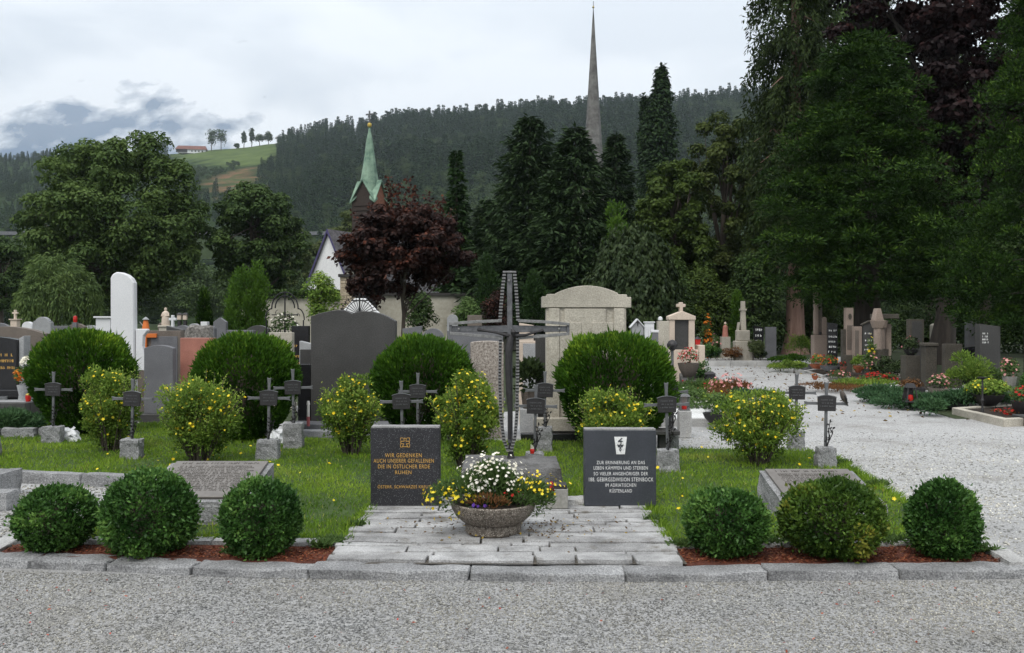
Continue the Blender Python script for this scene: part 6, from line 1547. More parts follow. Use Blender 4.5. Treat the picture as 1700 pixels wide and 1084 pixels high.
def grave_bed(label, pts, h, wd_, m, fill, fz, rough=False, name='grave_border', step=0.7, seed=1):
    """kerb stones along the plan polygon pts, each stone its own piece, and the filled bed inside"""
    c = Vector((sum(p[0] for p in pts) / len(pts), sum(p[1] for p in pts) / len(pts), 0))
    t = thing(name, label, 'grave border', c); g = random.Random(seed)
    n = len(pts)
    for i in range(n):
        a = Vector((pts[i][0], pts[i][1], 0)) - c; b = Vector((pts[(i + 1) % n][0], pts[(i + 1) % n][1], 0)) - c; d = b - a; L = d.length
        nrm = Vector((-d.y, d.x, 0)).normalized()
        k = max(1, round(L / step))
        for j in range(k):
            p = a + d * (j / k); q = a + d * ((j + 1) / k); dd = (q - p).normalized() * 0.006
            p2, q2 = p + dd, q - dd
            zt_ = h + g.uniform(-0.008, 0.008) * (1 if rough else 0.3)
            e0 = nrm * wd_ + (dd * (wd_ / 0.006) if j == 0 else Vector()); e1 = nrm * wd_ - (dd * (wd_ / 0.006) if j == k - 1 else Vector())
            part('kerb_stone', MB().hexa([tuple(p2 + Vector((0, 0, -0.02))), tuple(q2 + Vector((0, 0, -0.02))), tuple(q2 + e1 + Vector((0, 0, -0.02))), tuple(p2 + e0 + Vector((0, 0, -0.02))),
                                          tuple(p2 + Vector((0, 0, zt_))), tuple(q2 + Vector((0, 0, zt_))), tuple(q2 + e1 + Vector((0, 0, zt_))), tuple(p2 + e0 + Vector((0, 0, zt_)))]), M[m], t, 0.006)
    part('bed', MB().slabpoly([(c2[0] * 0.97, c2[1] * 0.97) for c2 in [(Vector((p[0], p[1], 0)) - c) for p in pts]], -0.01, fz), M[fill], t)
    return t, c
M['white_grit'] = stone_mat('white_grit', (0.45, 0.45, 0.44), (0.75, 0.75, 0.73), 30, None, 0.95, 0.8, 1, 0.15)
def q4(*pp, z=0.0): return [tuple(G(a, b, z)[:2]) for a, b in pp]
def shrublet(label, px, Y, r, hgt, leafm, seed, n=900, L=0.06, W=0.025, mode='leaf', fl=None, nf=40, fr=0.025, name='shrub', catg='shrub', z=0.0, m=8, up=0.4):
    t = thing(name, label, catg, (X(px, Y), Y, z))
    foliage(t, (0, 0, hgt * 0.45), (r, r * 0.8, hgt * 0.55), n, leafm, L, W, seed, mode, up, m=m)
    part('stem', MB().tube([(0, 0, -0.02), (0.01, 0, hgt * 0.5)], [0.02, 0.008], 6), M['bark'], t)
    if fl: blossom(t, (0, 0, hgt * 0.5), (r * 0.95, r * 0.8, hgt * 0.58), nf, fl, fr, seed + 3, bias=0.7, shell=0.75)
    return t
# bed beside the yew: lantern, white grit, ground cover and flowers
grave_bed('light stone border with white grit beside the lantern and the dark bowl', [(1.95, 14.3), (3.75, 14.3), (3.55, 16.5), (1.95, 16.5)], 0.13, 0.12, 'granite_pale', 'white_grit', 0.09, seed=3)
t = thing('grave_lantern', 'square metal lantern with a red candle beside two iron crosses', 'lantern', (X(1136, 13.0), 13.0, 0))
zb_ = Zh(681, 13); part('block', MB().box(-0.09, -0.09, 0, 0.09, 0.09, zb_), M['granite_pale'], t, 0.01)
for sx_ in (-1, 1):
    for sy_ in (-1, 1): part('post', MB().box(sx_ * 0.058 - 0.007, sy_ * 0.058 - 0.007, zb_, sx_ * 0.058 + 0.007, sy_ * 0.058 + 0.007, zb_ + 0.20), M['iron'], t)
part('roof', MB().hexa([(-0.078, -0.078, zb_ + 0.20), (0.078, -0.078, zb_ + 0.20), (0.078, 0.078, zb_ + 0.20), (-0.078, 0.078, zb_ + 0.20), (-0.05, -0.05, zb_ + 0.235), (0.05, -0.05, zb_ + 0.235), (0.05, 0.05, zb_ + 0.235), (-0.05, 0.05, zb_ + 0.235)]), M['iron'], t)
part('base', MB().box(-0.075, -0.075, zb_, 0.075, 0.075, zb_ + 0.015), M['iron'], t); cn = part('candle', MB().lathe([(0.036, 0.015), (0.04, 0.06), (0.036, 0.10), (0, 0.10)], 12, (0, 0, zb_)), M['redglass'], t)
part('pane', MB().box(-0.05, 0.04, zb_ + 0.016, 0.05, 0.046, zb_ + 0.19), M['glassy'], t)
bowl('dark bowl with a green plant at the white grit bed', 1190, 14.0, 0.08, 0.22, 0.17, 'iron_dk', 'petal_w', 420, 5, 'herb', 0.24, 0.07, 0.02, nf=8)
t = thing('ground_cover', 'green ground cover plant filling the bed behind the lantern', 'ground cover', (X(1150, 17.2), 17.2, 0)); foliage(t, (0, 0, 0.10), (0.85, 1.0, 0.28), 5200, 'herb', 0.065, 0.03, 12, 'leaf', 0.6, m=16); blossom(t, (0, 0, 0.12), (0.8, 0.9, 0.3), 40, 'petal_w', 0.022, 13)
shrublet('low bush with salmon pink leaves before the gravel path', 1212, 17.0, 0.46, 0.62, 'herb_br', 21, 1800, 0.06, 0.02, 'sprig', 'petal_p', 190, 0.028)
shrublet('dark green spreading bush beside the salmon pink bush', 1238, 16.6, 0.50, 0.42, 'juniper', 22, 1800, 0.075, 0.02, 'sprig')
shrublet('yellow-green flowering bush between the dark bowl and the pink bush', 1198, 15.6, 0.36, 0.46, 'shrub', 23, 1500, 0.06, 0.025, 'leaf', 'petal_y', 16, 0.022)
shrublet('rusty red bush low behind the dark bowl', 1193, 16.4, 0.22, 0.45, 'herb_br', 24, 700, 0.06, 0.02, 'sprig')
shrublet('mixed grasses with red blossoms in front of the dark kerb', 1152, 19.2, 0.62, 0.38, 'herb', 25, 1900, 0.09, 0.02, 'sprig', 'petal_r', 26, 0.026)
shrublet('yellowish grasses at the end of the dark kerb', 1186, 19.0, 0.4, 0.36, 'shrub', 26, 1100, 0.10, 0.018, 'sprig', 'petal_r', 8, 0.026)
grave_bed('dark polished kerb around a grave before the pinkish tomb', [(X(1128, 20.6), 20.3), (X(1196, 20.4), 20.3), (X(1187, 23), 23.2), (X(1130, 23), 23.2)], 0.32, 0.16, 'slate', 'soil', 0.2, seed=4)
t = thing('grave_lantern', 'dark block lantern standing on the polished dark kerb', 'lantern', (X(1176, 20.6), 20.4, 0.33)); part('body', MB().box(-0.1, -0.09, 0, 0.1, 0.09, 0.13), M['black'], t, 0.01); part('lid', MB().hexa([(-0.12, -0.11, 0.133), (0.12, -0.11, 0.133), (0.12, 0.11, 0.133), (-0.12, 0.11, 0.133), (-0.05, -0.05, 0.19), (0.05, -0.05, 0.19), (0.05, 0.05, 0.19), (-0.05, 0.05, 0.19)]), M['iron_dk'], t)
shrublet('small round bush beside the base of the pinkish tomb', 1166, 23.0, 0.18, 0.62, 'box_leaf', 28, 800, 0.06, 0.03)
# --- graves at the far end of the path
FYR = 33.0
grave_bed('low stone border along the far end of the path', [(X(1165, FYR), FYR - 0.4), (X(1295, FYR), FYR - 0.4), (X(1295, FYR), FYR + 2.0), (X(1165, FYR), FYR + 2.0)], 0.20, 0.2, 'granite_pale', 'soil', 0.12, seed=6, step=0.9)
shrublet('round clipped bush at the far end of the path', 1176, 33.6, 0.36, 0.85, 'box_leaf', 30, 1500, 0.08, 0.04)
shrublet('grey-green low bush next to the round clipped bush', 1190, 33.8, 0.34, 0.62, 'juniper', 31, 1100, 0.08, 0.03)
shrublet('rusty brown low hedge at the far end of the path', 1214, 33.8, 0.5, 0.62, 'herb_br', 32, 1300, 0.08, 0.03)
shrublet('pale variegated bush at the far end of the path', 1250, 33.6, 0.46, 1.0, 'pale', 33, 1500, 0.09, 0.04)
shrublet('dark low bush beside the pale variegated bush', 1262, 33.9, 0.34, 0.62, 'weep', 34, 900, 0.08, 0.035)
shrublet('orange and red gladiolus standing tall by the path', 1175, 35.0, 0.16, 1.7, 'herb', 35, 360, 0.16, 0.03, 'sprig', 'petal_o', 70, 0.06, 'flowering_plant', 'flowering plant')
shrublet('pink roses on thin stems beside the gladiolus', 1189, 35.2, 0.35, 1.1, 'herb', 36, 500, 0.08, 0.03, 'leaf', 'petal_p', 22, 0.05, 'flowering_plant', 'flowering plant')
t = thing('grave_lantern', 'slender lantern with a peaked roof beside the pinkish tomb', 'lantern', (X(1158, 28), 28, 0)); zt_ = Zh(560, 28)
part('pedestal', MB().box(-0.1, -0.1, 0, 0.1, 0.1, zt_ - 0.35), M['grey'], t); part('body', MB().hexa([(-0.05, -0.05, zt_ - 0.34), (0.05, -0.05, zt_ - 0.34), (0.05, 0.05, zt_ - 0.34), (-0.05, 0.05, zt_ - 0.34), (-0.08, -0.08, zt_ - 0.06), (0.08, -0.08, zt_ - 0.06), (0.08, 0.08, zt_ - 0.06), (-0.08, 0.08, zt_ - 0.06)]), M['redglass'], t); part('roof', MB().lathe([(0.11, zt_ - 0.055), (0.02, zt_ + 0.03), (0, zt_ + 0.03)], 8), M['iron_dk'], t)
t = thing('statue', 'dark reddish saint figure on a pale pedestal at the far end of the path', 'statue', (X(1204, 35), 35, 0)); zb_ = Zh(559, 35)
part('pedestal', MB().box(-0.17, -0.15, 0, 0.17, 0.15, zb_), M['beige'], t, 0.01); part('robe', MB().lathe([(0.12, 0), (0.10, 0.25), (0.09, 0.4), (0.03, 0.46), (0, 0.46)], 12, (0, 0, zb_)), M['red'], t, smooth=True); part('head', MB().lathe([(0, 0.45), (0.05, 0.50), (0.04, 0.56), (0, 0.58)], 10, (0, 0, zb_)), M['cream'], t, smooth=True)
t = thing('grave_column', 'tall slim stone column on a stepped base at the far end of the path', 'grave column', (X(1234, 34), 34, 0)); z1, z2 = Zh(548, 34), Zh(500, 34)
part('base', MB().box(-0.34, -0.25, 0, 0.34, 0.25, Zh(566, 34)).box(-0.26, -0.2, Zh(566, 34) + 0.003, 0.2, 0.2, z1 - 0.003), M['beige'], t, 0.02); part('shaft', MB().hexa([(-0.11, -0.11, z1), (0.09, -0.11, z1), (0.09, 0.11, z1), (-0.11, 0.11, z1), (-0.085, -0.09, z2), (0.05, -0.09, z2), (0.05, 0.09, z2), (-0.085, 0.09, z2)]), M['beige'], t, 0.01); part('capital', MB().box(-0.13, -0.12, z2 - 0.35, 0.1, 0.12, z2 - 0.28), M['beige'], t)
part('side_slab', MB().hexa([(-0.30, -0.15, z1 - 0.5), (-0.262, -0.15, z1 - 0.5), (-0.262, 0.1, z1 - 0.5), (-0.30, 0.1, z1 - 0.5), (-0.20, -0.15, z1 + 0.3), (-0.16, -0.15, z1 + 0.3), (-0.16, 0.1, z1 + 0.3), (-0.20, 0.1, z1 + 0.3)]), M['beige'], t)
stone(HS, 'dark headstone with pale lettering deep under the trees at the path end', HS, 1252, 1268, 540, 35, 0.2, 'black', 'slant', 0.08, None, None, None, (0.1, 0.9, [0.55, 0.7, 0.85], 0.09, 'letter_w'))
stone(HS, 'grey headstone deep in shade beside the sequoia trunk', HS, 1272, 1289, 543, 36, 0.2, 'grey', 'flat')
# --- graves along the path under the big thuja (from far to near)
shrublet('low clipped hedge beside the sequoia trunk', 1312, 31.5, 0.75, 0.5, 'yew', 40, 2600, 0.07, 0.03, 'sprig', name='hedge', catg='hedge')
shrublet('feathery green bush at the foot of the sequoia trunk', 1329, 33.5, 0.42, 1.15, 'shrub', 41, 1700, 0.10, 0.025, 'sprig')
shrublet('bright green bush at the corner of the grey kerb', 1318, 28.5, 0.42, 0.45, 'shrub', 42, 1500, 0.07, 0.03)
shrublet('grassy green tuft along the path edge near the sequoia', 1296, 29.5, 0.8, 0.25, 'shrub', 43, 1700, 0.09, 0.02, 'sprig')
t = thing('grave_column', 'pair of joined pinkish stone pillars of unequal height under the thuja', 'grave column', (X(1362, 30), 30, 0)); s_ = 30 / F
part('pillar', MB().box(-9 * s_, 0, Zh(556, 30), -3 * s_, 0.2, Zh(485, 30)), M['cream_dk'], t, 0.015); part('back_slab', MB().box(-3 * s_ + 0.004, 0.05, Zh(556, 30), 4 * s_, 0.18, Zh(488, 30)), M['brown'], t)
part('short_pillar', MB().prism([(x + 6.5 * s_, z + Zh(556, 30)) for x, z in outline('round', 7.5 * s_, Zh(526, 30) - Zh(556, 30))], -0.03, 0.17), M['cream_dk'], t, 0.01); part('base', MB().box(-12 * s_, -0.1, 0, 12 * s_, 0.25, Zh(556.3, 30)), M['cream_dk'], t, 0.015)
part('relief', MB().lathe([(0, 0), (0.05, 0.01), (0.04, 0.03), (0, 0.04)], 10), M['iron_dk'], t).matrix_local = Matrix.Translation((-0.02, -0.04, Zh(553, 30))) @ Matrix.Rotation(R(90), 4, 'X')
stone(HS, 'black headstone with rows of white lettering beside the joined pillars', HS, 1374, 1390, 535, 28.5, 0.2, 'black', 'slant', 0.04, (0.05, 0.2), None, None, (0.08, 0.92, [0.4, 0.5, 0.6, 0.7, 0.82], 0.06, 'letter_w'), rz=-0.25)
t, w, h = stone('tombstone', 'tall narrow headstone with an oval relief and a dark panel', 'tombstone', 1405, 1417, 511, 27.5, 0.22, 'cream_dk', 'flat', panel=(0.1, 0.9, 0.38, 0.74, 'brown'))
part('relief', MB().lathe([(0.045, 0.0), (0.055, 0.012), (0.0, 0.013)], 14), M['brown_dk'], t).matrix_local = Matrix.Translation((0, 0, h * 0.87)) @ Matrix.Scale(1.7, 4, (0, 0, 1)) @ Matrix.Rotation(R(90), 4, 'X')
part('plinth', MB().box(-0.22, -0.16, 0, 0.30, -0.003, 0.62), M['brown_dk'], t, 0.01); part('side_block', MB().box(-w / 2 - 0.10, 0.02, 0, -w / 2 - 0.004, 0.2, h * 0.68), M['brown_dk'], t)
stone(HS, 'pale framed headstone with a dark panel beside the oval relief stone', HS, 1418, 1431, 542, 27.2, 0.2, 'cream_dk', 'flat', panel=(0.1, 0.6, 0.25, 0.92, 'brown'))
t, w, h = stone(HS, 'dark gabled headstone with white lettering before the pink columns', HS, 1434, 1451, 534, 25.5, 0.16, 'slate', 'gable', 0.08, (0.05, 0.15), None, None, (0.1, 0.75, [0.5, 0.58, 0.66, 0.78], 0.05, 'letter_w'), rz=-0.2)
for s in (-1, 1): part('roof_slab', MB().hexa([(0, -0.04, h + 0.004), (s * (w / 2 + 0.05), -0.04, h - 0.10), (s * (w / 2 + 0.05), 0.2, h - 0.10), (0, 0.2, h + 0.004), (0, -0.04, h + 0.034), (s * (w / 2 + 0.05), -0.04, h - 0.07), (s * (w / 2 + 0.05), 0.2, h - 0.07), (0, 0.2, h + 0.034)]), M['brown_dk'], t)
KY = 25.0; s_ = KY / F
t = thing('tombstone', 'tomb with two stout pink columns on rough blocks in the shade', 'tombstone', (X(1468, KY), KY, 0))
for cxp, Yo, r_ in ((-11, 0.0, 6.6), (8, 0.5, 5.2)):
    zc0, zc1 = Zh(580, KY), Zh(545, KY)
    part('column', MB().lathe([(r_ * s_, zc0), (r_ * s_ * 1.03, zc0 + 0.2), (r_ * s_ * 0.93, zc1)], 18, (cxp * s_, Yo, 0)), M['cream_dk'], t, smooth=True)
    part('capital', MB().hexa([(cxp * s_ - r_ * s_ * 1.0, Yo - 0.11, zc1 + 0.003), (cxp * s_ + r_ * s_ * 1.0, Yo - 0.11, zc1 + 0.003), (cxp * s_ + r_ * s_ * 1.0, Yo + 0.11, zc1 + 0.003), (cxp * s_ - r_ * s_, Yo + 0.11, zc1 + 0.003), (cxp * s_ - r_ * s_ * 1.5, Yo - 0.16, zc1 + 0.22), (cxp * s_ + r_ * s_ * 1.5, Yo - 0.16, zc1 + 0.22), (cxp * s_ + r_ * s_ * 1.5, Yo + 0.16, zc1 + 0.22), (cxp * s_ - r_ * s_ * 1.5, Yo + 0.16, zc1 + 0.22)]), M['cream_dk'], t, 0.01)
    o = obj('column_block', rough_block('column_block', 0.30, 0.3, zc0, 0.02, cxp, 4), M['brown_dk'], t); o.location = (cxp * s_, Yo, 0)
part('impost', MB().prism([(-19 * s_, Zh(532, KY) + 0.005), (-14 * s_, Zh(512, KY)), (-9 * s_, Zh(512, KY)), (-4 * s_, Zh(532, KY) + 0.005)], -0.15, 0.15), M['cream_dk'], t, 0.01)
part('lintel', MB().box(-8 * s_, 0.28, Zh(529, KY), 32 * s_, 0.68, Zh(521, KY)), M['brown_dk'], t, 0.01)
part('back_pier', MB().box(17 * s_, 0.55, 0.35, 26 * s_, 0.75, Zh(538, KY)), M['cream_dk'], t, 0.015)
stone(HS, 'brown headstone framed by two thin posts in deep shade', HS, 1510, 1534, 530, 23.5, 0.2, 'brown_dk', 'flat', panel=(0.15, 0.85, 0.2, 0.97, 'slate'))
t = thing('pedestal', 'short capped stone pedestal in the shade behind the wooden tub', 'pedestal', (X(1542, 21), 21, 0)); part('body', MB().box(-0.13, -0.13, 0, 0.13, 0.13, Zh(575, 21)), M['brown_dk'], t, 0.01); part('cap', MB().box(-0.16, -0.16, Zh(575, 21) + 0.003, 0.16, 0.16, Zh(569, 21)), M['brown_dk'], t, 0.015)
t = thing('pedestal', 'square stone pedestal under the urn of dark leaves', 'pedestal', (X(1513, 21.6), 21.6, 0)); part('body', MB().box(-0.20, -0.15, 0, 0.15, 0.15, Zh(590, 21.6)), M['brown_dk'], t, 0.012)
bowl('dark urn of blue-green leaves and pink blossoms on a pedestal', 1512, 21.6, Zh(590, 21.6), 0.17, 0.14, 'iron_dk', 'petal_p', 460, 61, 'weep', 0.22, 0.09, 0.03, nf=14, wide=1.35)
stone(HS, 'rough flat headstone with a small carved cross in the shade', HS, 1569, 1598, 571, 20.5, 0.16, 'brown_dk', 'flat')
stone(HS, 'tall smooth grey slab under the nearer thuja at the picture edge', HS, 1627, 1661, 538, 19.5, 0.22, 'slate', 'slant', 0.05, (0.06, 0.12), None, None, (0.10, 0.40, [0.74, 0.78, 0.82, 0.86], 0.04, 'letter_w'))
stone(HS, 'low dark headstone between the carved cross stone and the tall grey slab', HS, 1598, 1626, 575, 22, 0.16, 'black', 'slantl', 0.05)
for i_, (a_, b_, pt_, Y_, m_, lab_) in enumerate(((1606, 1622, 533, 46, 'grey', 'faraway grey headstone seen through the gap between the two thujas'), (1548, 1560, 537, 44, 'beige', 'faraway beige headstone seen under the branches of the big thuja'), (1570, 1584, 542, 42, 'slate', 'faraway dark headstone seen under the branches of the big thuja'))):
    stone(HS, lab_, HS, a_, b_, pt_, Y_, 0.3, m_, 'arc', 0.1)
# kerbed graves along the path
grave_bed('grey granite kerb with white grit and flower pots beside the path', q4((1303, 606), (1338, 615), (1448, 610), (1420, 598)), 0.20, 0.16, 'grey', 'white_grit', 0.18, seed=8)
bowl('terracotta bowl of red and orange flowers on the white grit', 1356, 27.6, 0.19, 0.22, 0.14, 'clay', 'petal_o+petal_r', 300, 63, 'shrub', 0.22, 0.07, 0.035, nf=36)
t = bowl('grey stone trough of orange and red flowers on the white grit', 1377, 26.4, 0.19, 0.27, 0.15, 'grey', 'petal_o+petal_r', 360, 64, 'herb', 0.24, 0.07, 0.035, nf=40)
bowl('small red pot plant beside the stone trough', 1400, 26.6, 0.19, 0.10, 0.12, 'red', 'petal_r', 120, 65, 'weep', 0.12, 0.06, 0.03, nf=14)
bowl('red clay pot with yellow-green leaves on the white grit', 1425, 25.6, 0.19, 0.15, 0.2, 'clay', 'petal_o', 420, 66, 'shrub', 0.22, 0.09, 0.03, nf=4, wide=1.4)
bowl('wide grey bowl of pink and silver plants at the kerb corner', 1392, 22.4, 0.10, 0.28, 0.15, 'concrete', 'petal_p+petal_r', 420, 67, 'pale', 0.15, 0.07, 0.03, nf=40)
grave_bed('low stone border by the path with a small bowl on it', q4((1334, 618), (1366, 627), (1396, 621), (1362, 613)), 0.06, 0.12, 'granite_pale', 'soil', 0.04, seed=9)
bowl('tiny reddish ball pot lying at the low border', 1353, 24.6, 0.05, 0.09, 0.11, 'clay', 'petal_o', 60, 68, 'herb_br', 0.05, 0.04, 0.02, nf=6)
shrublet('brownish heather edging along the path', 1390, 21.2, 0.9, 0.18, 'herb_br', 44, 2200, 0.07, 0.02, 'sprig', name='heather', catg='heather')
shrublet('mixed grassy bed behind the heather edging', 1440, 22.0, 1.1, 0.22, 'shrub', 45, 2600, 0.09, 0.02, 'sprig', name='ground_cover', catg='ground cover')
shrublet('row of red begonias beneath the pink columns', 1458, 23.2, 0.5, 0.32, 'herb', 46, 900, 0.07, 0.035, 'leaf', 'petal_r', 130, 0.035, 'flowering_plant', 'flowering plant')
shrublet('small white and peach roses before the pink columns', 1446, 24.0, 0.25, 0.8, 'herb', 47, 420, 0.08, 0.035, 'leaf', 'petal_p', 24, 0.04, 'flowering_plant', 'flowering plant')
shrublet('yellow lily spike beside the dark gabled headstone', 1446, 24.6, 0.10, 1.25, 'herb', 48, 150, 0.12, 0.03, 'sprig', 'petal_y', 22, 0.045, 'flowering_plant', 'flowering plant')
shrublet('dark leafy bush at the rough blocks under the columns', 1478, 23.6, 0.5, 0.75, 'weep', 49, 1200, 0.09, 0.045)
grave_bed('long grey kerb with dark earth running back from the path', q4((1409, 641), (1448, 652), (1520, 640), (1470, 632)), 0.15, 0.15, 'granite', 'soil', 0.10, seed=10)
grave_bed('mossy low stone border in front of the pink columns', q4((1382, 624), (1412, 636), (1502, 630), (1466, 618)), 0.12, 0.12, 'brown', 'soil', 0.10, seed=11)
t = thing('ground_juniper', 'creeping juniper spilling over the kerb nearest the black lantern', 'juniper', (X(1476, 18.2), 18.2, 0)); foliage(t, (0, 0, 0.08), (0.60, 0.75, 0.22), 4200, 'juniper', 0.10, 0.028, 71, 'sprig', 0.3, m=12)
t = thing('ground_juniper', 'creeping juniper mat along the kerb below the wooden tub', 'juniper', (X(1525, 17.2), 17.2, 0)); foliage(t, (0, 0, 0.08), (1.0, 0.45, 0.16), 4200, 'juniper', 0.10, 0.028, 72, 'sprig', 0.3, m=16)
t = thing('ground_juniper', 'long creeping juniper mat on the grave before the bowl of yellow flowers', 'juniper', (X(1612, 16.9), 16.9, 0.1)); foliage(t, (0, 0, 0.08), (1.15, 0.45, 0.16), 5200, 'juniper', 0.10, 0.028, 73, 'sprig', 0.3, m=18)
t = thing('ground_juniper', 'small juniper tuft hanging over the kerb corner by the gravel', 'juniper', (X(1546, 15.9), 15.9, 0)); foliage(t, (0, 0, 0.10), (0.34, 0.3, 0.18), 1500, 'juniper', 0.09, 0.025, 74, 'sprig', 0.3, m=6)
grave_bed('pale stone kerb under the black lantern and the wooden tub', q4((1466, 652), (1516, 664), (1620, 656), (1575, 640)), 0.16, 0.16, 'granite_pale', 'soil', 0.10, seed=12)
grave_bed('grey granite kerb along the gravel before the bowl of yellow flowers', q4((1507, 662), (1555, 677), (1712, 675), (1690, 655)), 0.17, 0.15, 'granite', 'soil', 0.12, seed=13)
t = thing('grave_lantern', 'tall black lantern with a red candle on the pale kerb', 'lantern', (X(1511, 16.8), 16.8, 0.16)); 
for sx_ in (-1, 1):
    for sy_ in (-1, 1): part('post', MB().hexa([(sx_ * 0.105 - 0.012, sy_ * 0.105 - 0.012, 0), (sx_ * 0.105 + 0.012, sy_ * 0.105 - 0.012, 0), (sx_ * 0.105 + 0.012, sy_ * 0.105 + 0.012, 0), (sx_ * 0.105 - 0.012, sy_ * 0.105 + 0.012, 0), (sx_ * 0.065 - 0.01, sy_ * 0.065 - 0.01, 0.27), (sx_ * 0.065 + 0.01, sy_ * 0.065 - 0.01, 0.27), (sx_ * 0.065 + 0.01, sy_ * 0.065 + 0.01, 0.27), (sx_ * 0.065 - 0.01, sy_ * 0.065 + 0.01, 0.27)]), M['iron_dk'], t)
part('base', MB().box(-0.125, -0.125, 0, 0.125, 0.125, 0.025), M['iron_dk'], t, 0.004); part('roof', MB().hexa([(-0.085, -0.085, 0.271), (0.085, -0.085, 0.271), (0.085, 0.085, 0.271), (-0.085, 0.085, 0.271), (-0.05, -0.05, 0.35), (0.05, -0.05, 0.35), (0.05, 0.05, 0.35), (-0.05, 0.05, 0.35)]), M['iron_dk'], t); part('candle', MB().lathe([(0.05, 0.026), (0.055, 0.07), (0.045, 0.13), (0, 0.14)], 12), M['redglass'], t, smooth=True); part('back_pane', MB().box(-0.085, 0.07, 0.03, 0.085, 0.08, 0.26), M['iron_dk'], t)
bowl('weathered wooden tub of pink flowers beside the black lantern', 1559, 17.8, 0.10, 0.21, 0.25, 'wood', 'petal_p', 420, 69, 'herb', 0.20, 0.065, 0.026, 'flower_tub', 'flower tub', True, 70)
t = thing('planter', 'dark low trough of rusty plants behind the black lantern', 'planter', (X(1512, 18.6), 18.6, 0.1)); part('trough', MB().box(-0.24, -0.15, 0, 0.24, 0.15, 0.2), M['iron_dk'], t, 0.01); foliage(t, (0, 0, 0.22), (0.26, 0.17, 0.16), 420, 'herb_br', 0.07, 0.025, 77)
bowl('black bowl overflowing with yellow flowers near the picture edge', 1640, 16.4, 0.14, 0.28, 0.20, 'iron_dk', 'petal_y', 1500, 70, 'shrub', 0.20, 0.07, 0.024, nf=34, wide=1.5)
shrublet('feathery green shrubs behind the bowl of yellow flowers', 1606, 18.6, 0.58, 0.98, 'shrub', 50, 3200, 0.08, 0.02, 'sprig')
shrublet('feathery dark shrub at the foot of the tall grey slab', 1640, 18.6, 0.42, 0.72, 'herb', 51, 1600, 0.08, 0.02, 'sprig')
bowl('grey urn of pale pink geraniums beside the tall grey slab', 1676, 17.6, 0.27, 0.13, 0.32, 'concrete', 'petal_p', 380, 75, 'herb', 0.26, 0.075, 0.03, 'flower_urn', 'urn', nf=44, wide=1.4)
t = thing('pedestal', 'dark pedestal under the urn of pale pink geraniums', 'pedestal', (X(1676, 17.6), 17.6, 0)); part('body', MB().box(-0.22, -0.16, 0, 0.22, 0.16, 0.265), M['iron_dk'], t, 0.01)
shrublet('round clipped bush half out of view by the geranium urn', 1704, 17.2, 0.28, 0.62, 'box_leaf', 52, 1300, 0.05, 0.025)
# near grave with a beige kerb, dark earth, begonias and a slim stand
gb, c_ = grave_bed('beige sandstone kerb around a grave bed of dark earth by the gravel', q4((1580, 688), (1666, 709), (1800, 703), (1730, 678)), 0.125, 0.13, 'beige', 'soil', 0.10, seed=14, step=0.55)
t = thing('flower_plant', 'low red begonias in the dark earth of the beige-kerbed grave', 'flowering plant', (X(1690, 15.2), 15.2, 0.1)); foliage(t, (0, 0, 0.03), (0.42, 0.35, 0.05), 500, 'herb_br', 0.05, 0.025, 81, m=10); blossom(t, (0, 0, 0.05), (0.40, 0.34, 0.05), 46, 'petal_r', 0.022, 82)
t = thing('candle_stand', 'slim black iron stand with a dish top in the beige-kerbed grave', 'candle stand', (X(1631, 15.5), 15.5, 0.08)); h_ = Zh(626, 15.5) - 0.08
part('pole', MB().lathe([(0.03, 0), (0.03, 0.05), (0.018, 0.08), (0.018, 0.2), (0.03, 0.23), (0.016, 0.26), (0.016, h_ - 0.2), (0.026, h_ - 0.17), (0.014, h_ - 0.14), (0.014, h_ - 0.05), (0, h_ - 0.045)], 10), M['iron_dk'], t, smooth=True); part('dish', MB().lathe([(0.014, h_ - 0.045), (0.075, h_ - 0.01), (0.078, h_), (0.0, h_ - 0.005)], 16), M['iron_dk'], t, smooth=True)
bowl('dark pot of red geraniums cut off at the picture edge', 1700, 15.0, 0.10, 0.20, 0.24, 'iron_dk', 'petal_r', 380, 83, 'herb', 0.18, 0.07, 0.03, nf=40)
t = thing('grave_corner', 'dark polished stone corner at the picture edge in front of the red geraniums', 'stone', (X(1706, 14.6), 14.3, 0)); part('block', MB().box(-0.20, -0.1, 0, 0.4, 0.4, 0.16), M['slate'], t, 0.01)
# stepped granite kerb of the neighbouring grave at the picture edge
t = thing('granite_step', 'stepped granite kerb stones of the neighbouring grave at the picture edge', 'kerb stones', (-4.75, 8.1, 0))
o = obj('lower_block', rough_block('lower_block', 0.9, 0.22, 0.16, 0.012, 5.5, 6), M['granite'], t); o.location = (-0.17, 0.0, 0); o = obj('upper_block', rough_block('upper_block', 0.9, 0.5, 0.24, 0.014, 8.5, 6), M['granite'], t); o.location = (-0.50, 0.50, 0)
# white stones beneath the yew, flat slab near the rows of crosses
t = thing('stone', 'round white stone lying under the yew beside a cross block', 'stone', (X(113, 12.2), 12.2, 0.0)); obj('stone', rough_block('stone', 0.30, 0.2, 0.22, 0.06, 15.5, 5, 0.3, 3), M['white'], t)
t = thing('stone', 'small white stones under the yew behind the lettered tablet', 'stone', (X(449, 11.6), 11.9, 0.03)); obj('stone', rough_block('stone', 0.20, 0.16, 0.20, 0.05, 16.5, 5, 0.3, 3), M['white'], t)
t = thing('dark_slab', 'dark bench-like slab on a foot behind the pale-lettered plaque', 'stone', (X(1103, 11.0), 11.3, 0.05)); part('slab', MB().box(-0.18, -0.15, 0.22, 0.22, 0.2, 0.27), M['slate'], t, 0.006); part('leg', MB().box(-0.02, -0.05, 0, 0.12, 0.12, 0.217), M['slate'], t)
